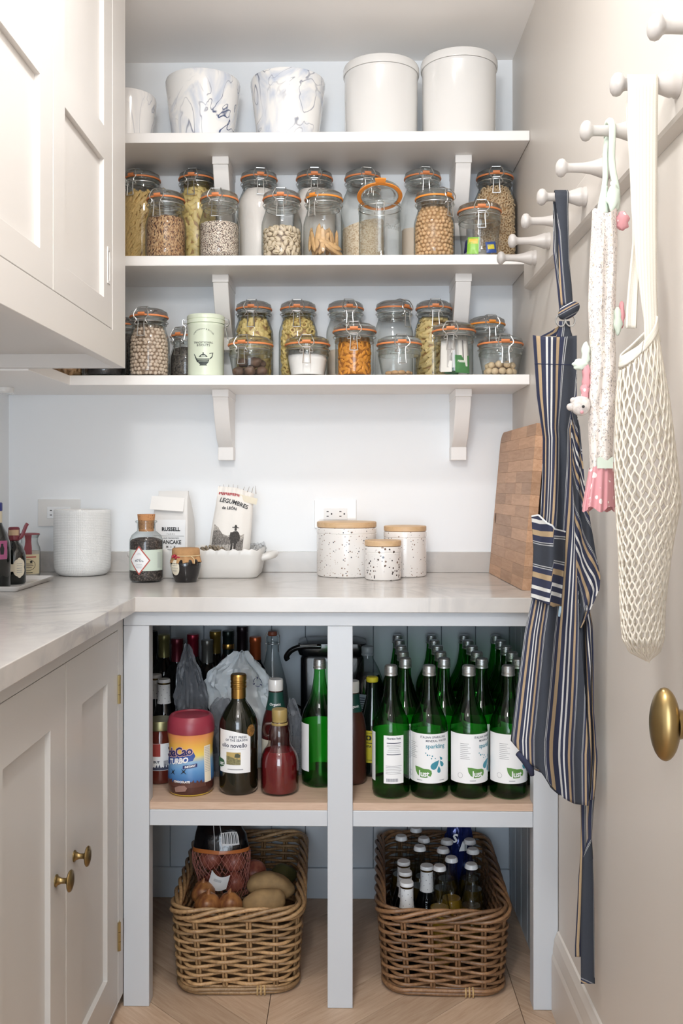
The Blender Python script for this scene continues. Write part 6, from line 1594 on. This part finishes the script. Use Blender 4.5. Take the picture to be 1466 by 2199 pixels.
# ------------------------------------------------------------------ peg rail on the right wall
XR = .441; ZP = 1.694
t = thing('peg_rail', 'long pale rail with eight white turned pegs on the right wall', 'peg rail', (.45, 1.5, 1.652))
pr = [(XW-.0004,1.6455),(XR+.0035,1.6515),(XR,1.656),(XR,1.733),(XR+.0025,1.737),(XW-.0004,1.7385)]
m = MB(); n = len(pr)
m.add([(x, y, z) for y in (.55, 2.392) for x, z in pr], [tuple(range(n)), tuple(reversed(range(n, 2*n)))] + [((i+1)%n, i, n+i, n+(i+1)%n) for i in range(n)])
m.obj('rail_board', MT['rwall'], t, world=True, smooth=False)
MT['peg'] = pbr('pale grey peg paint', '#bdb9b6', .3)
pg = [(.0185,0),(.0185,.003),(.0165,.006),(.0175,.010),(.0165,.014),(.0135,.022),(.0105,.032),(.0085,.045),(.0078,.062),(.0078,.070),(.0095,.073),(.0140,.0765),(.0155,.0805),(.0145,.085),(.0105,.0885),(.0045,.0905),(0,.091)]
peg_me = MB().lathe(pg, 32).mesh('peg', angle=50)
PEGY = [2.245, 2.089, 1.932, 1.771, 1.609, 1.441, 1.275, 1.1156]
for y in PEGY:
    o = link('peg', peg_me, MT['peg'], t); o.location = (XR-.0002-.45, y-1.5, ZP-1.652); o.rotation_euler = (0, -PI/2, 0)

# ------------------------------------------------------------------ striped apron
STR = [(0,'#282d45'),(.06,'#a58f70'),(.13,'#282d45'),(.235,'#c9c9c6'),(.285,'#282d45'),(.355,'#c9c9c6'),(.405,'#282d45'),(.50,'#a58f70'),(.57,'#282d45'),(.645,'#a9abad'),(.657,'#30343c'),(.672,'#a9abad'),(.684,'#30353f'),(.955,'#a9abad'),(.967,'#30343c'),(.982,'#a9abad'),(.993,'#282d45')]
MT['denim'] = ramp_mat('striped denim', STR, 'X', 'UV', 1, 0, .85, 'CONSTANT', True, .35)
def sheet(m, Lb, Rb, vtop, vbot, yfn, uvfn, nu, nv):
    """Cloth between two outlines; yfn gives its distance, so the folds are real relief."""
    def f(a, b):
        v0, v1 = vtop(a), vbot(a); v = lerp(v0, v1, b)
        u = lerp(interp(Lb, v), interp(Rb, v), a); return PY(u, v, yfn(a, v))
    return m.grid(f, nu, nv, uvfn=lambda a, b: (uvfn(a, lerp(vtop(a), vbot(a), b)), 0))
ap = thing('apron', 'navy and tan striped denim apron hanging from the fourth peg', 'apron', tuple(PY(1205, 427, 1.771)))
def yA(a, v):
    k = min(1, max(0, (v-760)/500)); f = .014*math.sin(a*7.5+.6+v*.0012) + .008*math.sin(a*15+1.3-v*.002)
    return 1.742 - .035*k*a + f*(.25+.75*k)
LA = [(715,1143),(850,1152),(940,1165),(1020,1164),(1100,1160),(1200,1150),(1290,1141),(1360,1126),(1480,1110),(1590,1097),(1640,1100),(1740,1120)]
RA = [(715,1238),(850,1238),(920,1226),(1000,1231),(1100,1236),(1200,1239),(1300,1243),(1400,1250),(1500,1257),(1600,1262),(1740,1263)]
vb = lambda a: interp([(0,1590),(.10,1612),(.24,1640),(.34,1652),(.42,1672),(.52,1695),(.64,1714),(.8,1726),(1,1730)], a)
vt = lambda a: 720+4*math.sin(a*3)
def uvA(a, v):
    k = min(1, max(0, (v-720)/900)); s = a + .035*math.sin(a*9+1+v*.0021)
    return lerp(0, 0-.02, k) + s*lerp(.88, 2.15, k) + .0
m = MB(); sheet(m, LA, RA, vt, vb, yA, uvA, 70, 120); m.obj('front_panel', MT['denim'], ap, world=True, angle=180, solid=.0015)
# hem seam across the bib
m = MB(); m.tube([tuple(PY(lerp(interp(LA,783), interp(RA,783), q/20), 781+3*q/20, yA(q/20, 782)-.0016)) for q in range(21)], .0009, 5); m.obj('bib_seam', pbr('navy thread', '#232a44', .9), ap, world=True)
# side flap with slanting stripes
LB = [(880,1224),(1000,1229),(1100,1234),(1200,1237),(1300,1241),(1350,1244)]; RB = [(880,1236),(920,1245),(1000,1252),(1060,1257),(1127,1267),(1200,1281),(1238,1289),(1265,1287),(1300,1272),(1350,1247)]
yB = lambda a, v: 1.716 - .030*a + .006*math.sin(a*9+v*.02)
m = MB(); sheet(m, LB, RB, lambda a: 884, lambda a: 1349, yB, lambda a, v: .15+(v-880)*.0042+a*.55*(-1) , 26, 70); m.obj('side_flap', MT['denim'], ap, world=True, angle=180, solid=.0015)
# back part seen below the flap
LC = [(1290,1242),(1400,1248),(1500,1254),(1600,1258),(1735,1256)]; RC = [(1290,1262),(1340,1272),(1400,1274),(1530,1275),(1580,1279),(1630,1281),(1690,1277),(1735,1270)]
yC = lambda a, v: 1.722 - .020*a + .010*math.sin(a*11+v*.012)
m = MB(); sheet(m, LC, RC, lambda a: 1296, lambda a: 1722-6*a, yC, lambda a, v: .66+a*.95+.02*math.sin(v*.02), 24, 70); m.obj('back_panel', MT['denim'], ap, world=True, angle=180, solid=.0015)
# pocket with crosswise stripes
def vpt(a): return interp([(0,1109),(.2,1106),(.45,1124),(.62,1129),(.64,1136),(1,1142)], a)
def vpb(a): return interp([(0,1283),(.5,1296),(.75,1303),(1,1300)], a)
LP = [(1100,1141),(1180,1146),(1230,1144),(1300,1139)]; RP = [(1100,1214),(1200,1212),(1300,1203)]
def yP(a, v): return yA(.02+a*.66, v) - .0065 - .007*math.sin(min(1,max(0,a))*PI) - .004*math.sin(a*10)
m = MB(); sheet(m, LP, RP, vpt, vpb, yP, lambda a, v: .34+(v-1110-18*a)*.0062*(1 if a < .63 else 1.0)+(.10 if a > .63 else 0)+.12*max(0,a-.25)*max(0,(1250-v)/150), 44, 60); m.obj('pocket', MT['denim'], ap, world=True, angle=180, solid=.0015)
m = MB(); m.tube([tuple(PY(lerp(interp(LP,vpt(q/24)), interp(RP,vpt(q/24)), q/24), vpt(q/24), yP(q/24, vpt(q/24))-.001)) for q in range(25)], .0018, 6); m.obj('pocket_piping', pbr('white piping', '#cfd2d4', .8), ap, world=True)
m = MB(); m.tube([tuple(PY(u_, v_, 1.705)) for u_, v_ in ((1203,1302),(1202,1312),(1200,1324))], [.0022,.0026,.0018], 6); m.obj('blue_tag', pbr('pale blue thread', '#8fa9bb', .8), ap, world=True)
# curled hem at the lower left corner
m = MB(); m.tube([tuple(PY(u_, v_, 1.735)) for u_, v_ in ((1112,1618),(1128,1634),(1138,1650),(1142,1664))], [.004,.006,.006,.003], 8); m.grid(lambda a, b: tuple(PY(lerp(1138,1200,a), lerp(1640+6*math.sin(a*9), interp([(0,1648),(.4,1660),(.7,1690),(1,1708)],a), b), 1.757+.006*math.sin(a*12))), 20, 6, uvfn=lambda a, b: (.1+b*.5+a*.2, 0))
m.obj('curled_hem', MT['denim'], ap, world=True, angle=180, solid=.0012)
# neck strap over the peg, knot, ring
def ribbon(m, rows, nu=6, th=0):
    """rows: (u_left, u_right, v, y, uv0, uv1)"""
    P_ = []
    for i in range(len(rows)-1):
        for q in range(6):
            P_.append(tuple(lerp(rows[i][k], rows[i+1][k], q/6) for k in range(6)))
    P_.append(rows[-1])
    return m.grid(lambda a, b: (lambda r: tuple(PY(lerp(r[0], r[1], a), r[2], r[3]+th*math.sin(a*PI))))(P_[round(b*(len(P_)-1))]), nu, len(P_)-1, uvfn=lambda a, b: (lambda r: (lerp(r[4], r[5], a), 0))(P_[round(b*(len(P_)-1))]))
m = MB(); ribbon(m, [(1189,1219,424,1.7875,.70,.99),(1189,1219,413,1.784,.70,.99),(1190,1219,409.5,1.773,.70,.99),(1191,1220,412.5,1.761,.70,.99),(1191,1220,422,1.758,.70,.99),(1195,1219,450,1.757,.70,.99),(1199,1220,500,1.755,.6,1.0),(1200,1221,560,1.752,.52,1.0),(1201,1226,610,1.750,.50,.95),(1203,1229,655,1.748,.48,.92)], 8, -.003)
m.obj('front_strap', MT['denim'], ap, world=True, angle=180, solid=.0014)
m = MB(); ribbon(m, [(1187,1219,424,1.7885,.70,.95),(1187,1213,470,1.787,.66,.9),(1187,1213,540,1.785,.63,.88),(1194,1215,600,1.78,.62,.85),(1198,1219,640,1.772,.6,.8),(1201,1221,672,1.765,.6,.8)], 6, .003)
m.obj('rear_strap', MT['denim'], ap, world=True, angle=180, solid=.0014)
m = MB(); m.blob(20, 14, lambda p: Vector((p.x*1.0, p.y*.8, p.z*.72 + .35*p.x)), Matrix.Translation(PY(1221, 667, 1.748)) @ Matrix.Diagonal((.020,.018,.021,1)))
for i, v_ in enumerate(m.v): m.uv[i] = (.2+v_[2]*26+v_[0]*-14, 0)
m.obj('strap_knot', MT['denim'], ap, world=True, angle=120)
for u_ in (1203, 1224):
    c = PY(u_, 688, 1.745); MB().tube([(c.x+.0085*math.cos(k*PI/10), c.y+.003*math.sin(k*PI/10), c.z+.0115*math.sin(k*PI/10)) for k in range(20)], .0015, 6, True).obj('metal_ring', MT['steel'], ap, world=True)
m = MB(); ribbon(m, [(1200,1222,690,1.750,.58,.80),(1199,1224,708,1.748,.58,.80),(1193,1229,724,1.747,.56,.84)], 6, -.002); ribbon(m, [(1199,1214,700,1.752,.1,.3),(1180,1212,712,1.753,0,.3),(1160,1214,722,1.754,0,.4)], 6, .002)
m.obj('bib_loop', MT['denim'], ap, world=True, angle=180, solid=.0012)
# waist ties hanging below
m = MB(); ribbon(m, [(1247,1257,1722,1.742,.55,.7),(1248,1256,1770,1.742,.55,.7),(1247,1258,1830,1.742,.50,.72),(1243,1253,1880,1.742,.47,.66),(1239,1250,1960,1.742,.46,.64),(1235,1247,2030,1.742,.46,.64),(1235,1248,2054,1.742,.46,.64)], 5, -.003); m.obj('waist_tie', MT['denim'], ap, world=True, angle=180, solid=.0014)
m = MB(); ribbon(m, [(1262,1275,1710,1.730,.5,.72),(1262,1271,1760,1.730,.55,.70),(1263,1269,1800,1.730,.55,.68),(1252,1272,1845,1.730,.70,.97),(1249,1274,1900,1.730,.69,.975),(1247,1275,2000,1.730,.69,.975),(1247,1276,2098,1.730,.69,.975),(1247,1276,2112,1.730,.40,.70)], 6, -.004); m.obj('waist_tie', MT['denim'], ap, world=True, angle=180, solid=.0014)

# ------------------------------------------------------------------ floral bag holder with pink frill
FY = 1.405
fb_ = thing('fabric_bag_holder', 'floral fabric bag holder with pink dotted frill hanging from a middle peg', 'bag holder', tuple(PY(1300, 290, 1.441)))
def floral(name):
    m, nt, N = nmat(name); L = nt.links.new
    b = N('ShaderNodeBsdfPrincipled', i_Roughness=.9); out = N('ShaderNodeOutputMaterial'); L(b.outputs[0], out.inputs[0])
    tc = N('ShaderNodeTexCoord'); n0 = N('ShaderNodeTexNoise', i_Scale=160.0, i_Detail=2); L(tc.outputs['Object'], n0.inputs['Vector'])
    av = N('ShaderNodeVectorMath', operation='MULTIPLY_ADD'); av.inputs[1].default_value = (.008,.008,.008); L(n0.outputs['Color'], av.inputs[0]); L(tc.outputs['Object'], av.inputs[2])
    vo = N('ShaderNodeTexVoronoi', i_Scale=190.0, i_Randomness=.8); L(av.outputs[0], vo.inputs['Vector'])
    cr = N('ShaderNodeValToRGB'); cr.color_ramp.interpolation = 'LINEAR'
    e = cr.color_ramp.elements; e[0].position = 0; e[0].color = (1,1,1,1); e[1].position = .16; e[1].color = (.0,.0,.0,1)
    for p, c in ((.24,(0,0,0,1)),(.30,(1,1,1,1)),(.36,(1,1,1,1)),(.42,(0,0,0,1))): q = e.new(p); q.color = c
    L(vo.outputs['Distance'], cr.inputs[0])
    n1 = N('ShaderNodeTexNoise', i_Scale=330.0, i_Detail=1); L(tc.outputs['Object'], n1.inputs['Vector'])
    gt = N('ShaderNodeMath', operation='GREATER_THAN', i_1=.38); L(n1.outputs[0], gt.inputs[0])
    mu = N('ShaderNodeMath', operation='MULTIPLY'); L(cr.outputs[0], mu.inputs[0]); L(gt.outputs[0], mu.inputs[1])
    sp = N('ShaderNodeValToRGB'); sp.color_ramp.interpolation = 'CONSTANT'; e = sp.color_ramp.elements
    e[0].color = lin('#8f8a8c'); e[1].position = .5; e[1].color = lin('#a59a94'); q = e.new(.72); q.color = lin('#b7ab8f'); q = e.new(.86); q.color = lin('#8e9499')
    L(vo.outputs['Color'], sp.inputs[0])
    mx = N('ShaderNodeMix', data_type='RGBA'); mx.inputs[6].default_value = lin('#e8e1dc'); L(mu.outputs[0], mx.inputs[0]); L(sp.outputs[0], mx.inputs[7]); L(mx.outputs[2], b.inputs['Base Color']); return m
MT['floral'] = floral('floral cotton')
MT['pinkd'] = speck('pink dotted cotton', '#cf959b', [(0,'#f0dedd'),(.5,'#f3e6e4')], 85, .9, .42)
MT['mint'] = pbr('mint cotton', '#ccd9cd', .9)
LF = [(455,1271),(600,1264),(660,1262),(760,1266),(850,1262),(930,1263),(1000,1266)]; RF = [(447,1324),(520,1325),(600,1323),(700,1320),(760,1322),(850,1323),(930,1317),(1000,1314)]
def tubef(a, b, v0=452, v1=1008, dp=.024):
    v = lerp(v0, v1, b); ul, ur = interp(LF, v), interp(RF, v); th = 2*PI*a
    dent = 1-.55*math.exp(-((((th+PI) % (2*PI))-PI-.12-.25*math.sin(b*5))/.30)**2)
    y = FY - dp*math.cos(th)*dent*(1+.25*nz(math.sin(th)*2, b*9)) - .004*nz(math.sin(th)*4, b*14, 3) - .005*math.cos(th*2)
    u = (ul+ur)/2 + (ur-ul)/2*math.sin(th)
    return tuple(PY(u, v + (5*math.sin(th*3+1)*max(0,1-b*12)), y))
MB().grid(lambda a, b: tubef(a, 1-b), 40, 70).obj('floral_tube', MT['floral'], fb_, world=True, angle=180)
def frill(a, b):
    v = lerp(1000, 1094, b); th = 2*PI*a; k = .3+.7*b
    ul, ur = lerp(1264, 1250, b), lerp(1318, 1321, b); w_ = 1+.06*k*math.sin(th*9)+.03*k*math.sin(th*17)
    return tuple(PY((ul+ur)/2+(ur-ul)/2*math.sin(th)*w_, v+k*6*math.sin(th*5+1)-9*math.sin(th)*(1-b)*.8, FY - (.026+.008*b)*math.cos(th)*w_ - .004*k*math.cos(th*11)))
MB().grid(lambda a, b: frill(a, 1-b), 90, 14).obj('pink_frill', MT['pinkd'], fb_, world=True, angle=180)
def rim(a, b):
    p = Vector(frill(a, 1)); c = PY(1286, 1092, FY); q = lerp(1, .25, b); return tuple(c+(p-c)*q+Vector((0,0,.012*b)))
MB().grid(rim, 90, 4).obj('frill_lining', pbr('dusky pink lining', '#b57f84', .9), fb_, world=True, angle=180)
m = MB(); m.grid(lambda a, b: tuple(PY(lerp(1282,1316,a), lerp(1006,985-4*math.sin(a*8),b), FY-.0285)), 10, 3); m.obj('mint_band', MT['mint'], fb_, world=True, solid=.0012)
def cord(pts, r, name, mt, n=7):
    MB().tube(spline([tuple(PY(u, v, y)) for u, v, y in pts], 5), r, n).obj(name, mt, fb_, world=True, angle=120)
cord([(1303,296,1.4575),(1304,270,1.4560),(1309,260,1.441),(1314,270,1.426),(1314,300,1.4245),(1313,340,1.429),(1316,370,1.426),(1322,400,1.424),(1324,425,1.422),(1322,448,1.420)], .0052, 'mint_tie', MT['mint'])
cord([(1303,296,1.4575),(1299,330,1.436),(1299,380,1.43),(1295,415,1.425),(1290,452,1.42)], .0042, 'mint_tie', MT['mint'])
m = MB(); ribbon(m, [(1294,1302,400,1.424,0,1),(1285,1303,440,1.418,0,1),(1282,1304,458,1.415,0,1)], 5, -.004); m.obj('mint_tab', MT['mint'], fb_, world=True, angle=180, solid=.002)
m = MB().blob(16, 12, lambda p: p*(1+.35*nz(p.x*2+3, p.y*2, p.z*2)), Matrix.Translation(PY(1316, 425, 1.412)) @ Matrix.Diagonal((.010,.008,.020,1))); m.obj('tie_knot', MT['mint'], fb_, world=True, angle=180)
MB().blob(10, 8, None, Matrix.Translation(PY(1315, 394, 1.416)) @ Matrix.Diagonal((.004,.002,.004,1))).obj('pearl_button', MT['white'], fb_, world=True)
def flower(u, v, y, sx, sz, nm_, mt, seed=0):
    c = PY(u, v, y)
    MB().blob(24, 14, lambda p: Vector((p.x*(1+.18*math.sin(p.z*7+seed)), p.y, p.z))*(1+.15*nz(p.x*3+seed, p.y*3, p.z*3)), Matrix.Translation(c) @ Matrix.Diagonal((sx,.007,sz,1))).obj(nm_, mt, fb_, world=True, angle=180)
flower(1336, 474, 1.405, .0095, .014, 'pink_bobble', MT['pinkd'])
flower(1334, 676, 1.40, .0045, .020, 'pink_ruffle', MT['pinkd'], 2); flower(1326, 690, 1.398, .006, .021, 'mint_ruffle', MT['mint'], 3)
flower(1257, 760, 1.40, .006, .018, 'mint_ruffle', MT['mint'], 5); flower(1245, 783, 1.40, .011, .0085, 'mint_ruffle', MT['mint'], 7)
flower(1258, 812, 1.40, .006, .022, 'pink_body', MT['pinkd'], 4); flower(1255, 840, 1.40, .006, .014, 'pink_body', MT['pinkd'], 6)
c = PY(1246, 872, 1.395)
hd = MB().blob(24, 16, lambda p: Vector((p.x*(1+.15*p.z), p.y*.8, p.z)), Matrix.Translation(c) @ Matrix.Diagonal((.015,.012,.0145,1))).obj('toy_head', pbr('white dotted cotton', '#d9d2cc', .9, col2='#b7b0ac', vscale=150), fb_, world=True, angle=180)
for du, dv, s, nm_, mt in ((-22,2,.0055,'toy_ear',None),(-16,-12,.0045,'toy_ear',None),(6,1,.0022,'toy_eye','black'),(3,13,.0026,'toy_nose','pinkd')):
    q = PY(1246+du, 872+dv, 1.3935 if nm_ == 'toy_ear' else 1.3845)
    MB().blob(12, 8, None, Matrix.Translation(q) @ Matrix.Scale(s, 4)).obj(nm_, MT[mt] if mt else bpy.data.materials['white dotted cotton'], hd, world=True)

# ------------------------------------------------------------------ cotton net bag on the nearest full peg
nb_ = thing('net_bag', 'cream cotton net shopping bag hanging from the peg nearest the door', 'bag', tuple(PY(1385, 189, 1.275)))
MT['cotton'] = pbr('cream cotton cord', '#d6cfc2', .9)
MT['knit'] = ramp_mat('knitted cotton strap', [(0,'#d9d4ca'),(.42,'#d9d4ca'),(.5,'#b9b3a6'),(.58,'#d2ccc0'),(1,'#d9d4ca')], 'X', 'UV', 9, 0, .95, 'LINEAR', True, .25)
m = MB(); ribbon(m, [(1347,1411,190,1.2925,0,1),(1346,1411,169,1.2885,0,1),(1346,1411,164,1.277,0,1),(1346,1411,168.5,1.263,0,1),(1347,1411,185,1.2575,0,1),(1347,1410,230,1.258,0,1),(1350,1409,330,1.254,.05,1),(1355,1408,450,1.250,.1,1),(1365,1408,560,1.248,.2,1),(1376,1408,640,1.248,.3,1),(1383,1410,690,1.248,.4,1),(1384,1416,735,1.248,.4,1.1)], 8, -.003); m.obj('strap', MT['knit'], nb_, world=True, angle=180, solid=.0025)
m = MB(); ribbon(m, [(1347,1411,188,1.294,0,1),(1343,1360,240,1.288,0,.4),(1349,1366,330,1.285,0,.4),(1356,1372,430,1.28,0,.4),(1357,1374,520,1.276,0,.4),(1349,1371,600,1.272,0,.5),(1344,1368,660,1.268,0,.5),(1342,1366,705,1.265,0,.5)], 6, .003); m.obj('strap', MT['knit'], nb_, world=True, angle=180, solid=.0025)
nbl = [(690,1376),(720,1352),(760,1333),(800,1327),(850,1321),(1000,1317),(1100,1321),(1200,1327),(1300,1329),(1370,1334),(1400,1350),(1418,1385)]
nbr = [(690,1410),(720,1414),(760,1421),(800,1428),(850,1437),(1000,1456),(1080,1463),(1150,1449),(1200,1441),(1300,1429),(1370,1427),(1400,1418),(1418,1395)]
def NET(th, v, grow=0):
    ul, ur = interp(nbl, v), interp(nbr, v); dep = interp([(690,.010),(800,.040),(1000,.055),(1200,.05),(1380,.038),(1418,.006)], v)
    u = (ul+ur)/2 + ((ur-ul)/2-2+grow)*math.sin(th)
    return PY(u, v + (18*math.sin(th*1.0) if v < 800 else 0)*0, 1.238 - dep*math.cos(th) + .004*nz(math.sin(th)*3, v*.01))
# knitted band round the opening
def band(a, b):
    th = 2*PI*a; vv = interp([(0,768),(.08,742),(.2,705),(.3,694),(.42,712),(.5,745),(.6,715),(.72,690),(.82,735),(.92,778),(1,768)], (a+.0) % 1)
    # a = 0 front centre; follow the slanting opening from low left to high right
    s = math.sin(th); vv = 722 - 42*s + 10*math.cos(th)
    p = NET(th, vv + 26*b, .8); return tuple(p)
MB().grid(band, 60, 4, uvfn=lambda a, b: (b*.4, 0)).obj('opening_band', MT['knit'], nb_, world=True, angle=180, solid=.002)
m = MB(); NS = 44; rr = random.Random(21)
for i in range(NS):
    pts = []; rd = []
    v = 0; t_ = 0; STEPS = 190
    for q in range(STEPS+1):
        b = q/STEPS
        th0 = 2*PI*i/NS; v = lerp(752 - 42*math.sin(th0) + 10*math.cos(th0), 1418, b)
        per_ = 31 - 9*b
        ph = 2*PI*(b*13+b*b*4.5)
        wv = math.sin(ph); wv = math.copysign(abs(wv)**.7, wv)
        am = (.46 + .22*nz(i*1.7, b*11))*(.70+.30*b)
        th = th0 + 2*PI/NS*am*wv*(1 if i % 2 else -1) + .075*nz(i*.9, b*8, 5)
        vv = v + 7*nz(i*2.3, b*9, 2)
        pts.append(tuple(NET(th, vv))); 
    m.tube(pts, .0013, 5, caps=False)
m.obj('cord_net', MT['cotton'], nb_, world=True, angle=180)['kind'] = 'stuff'
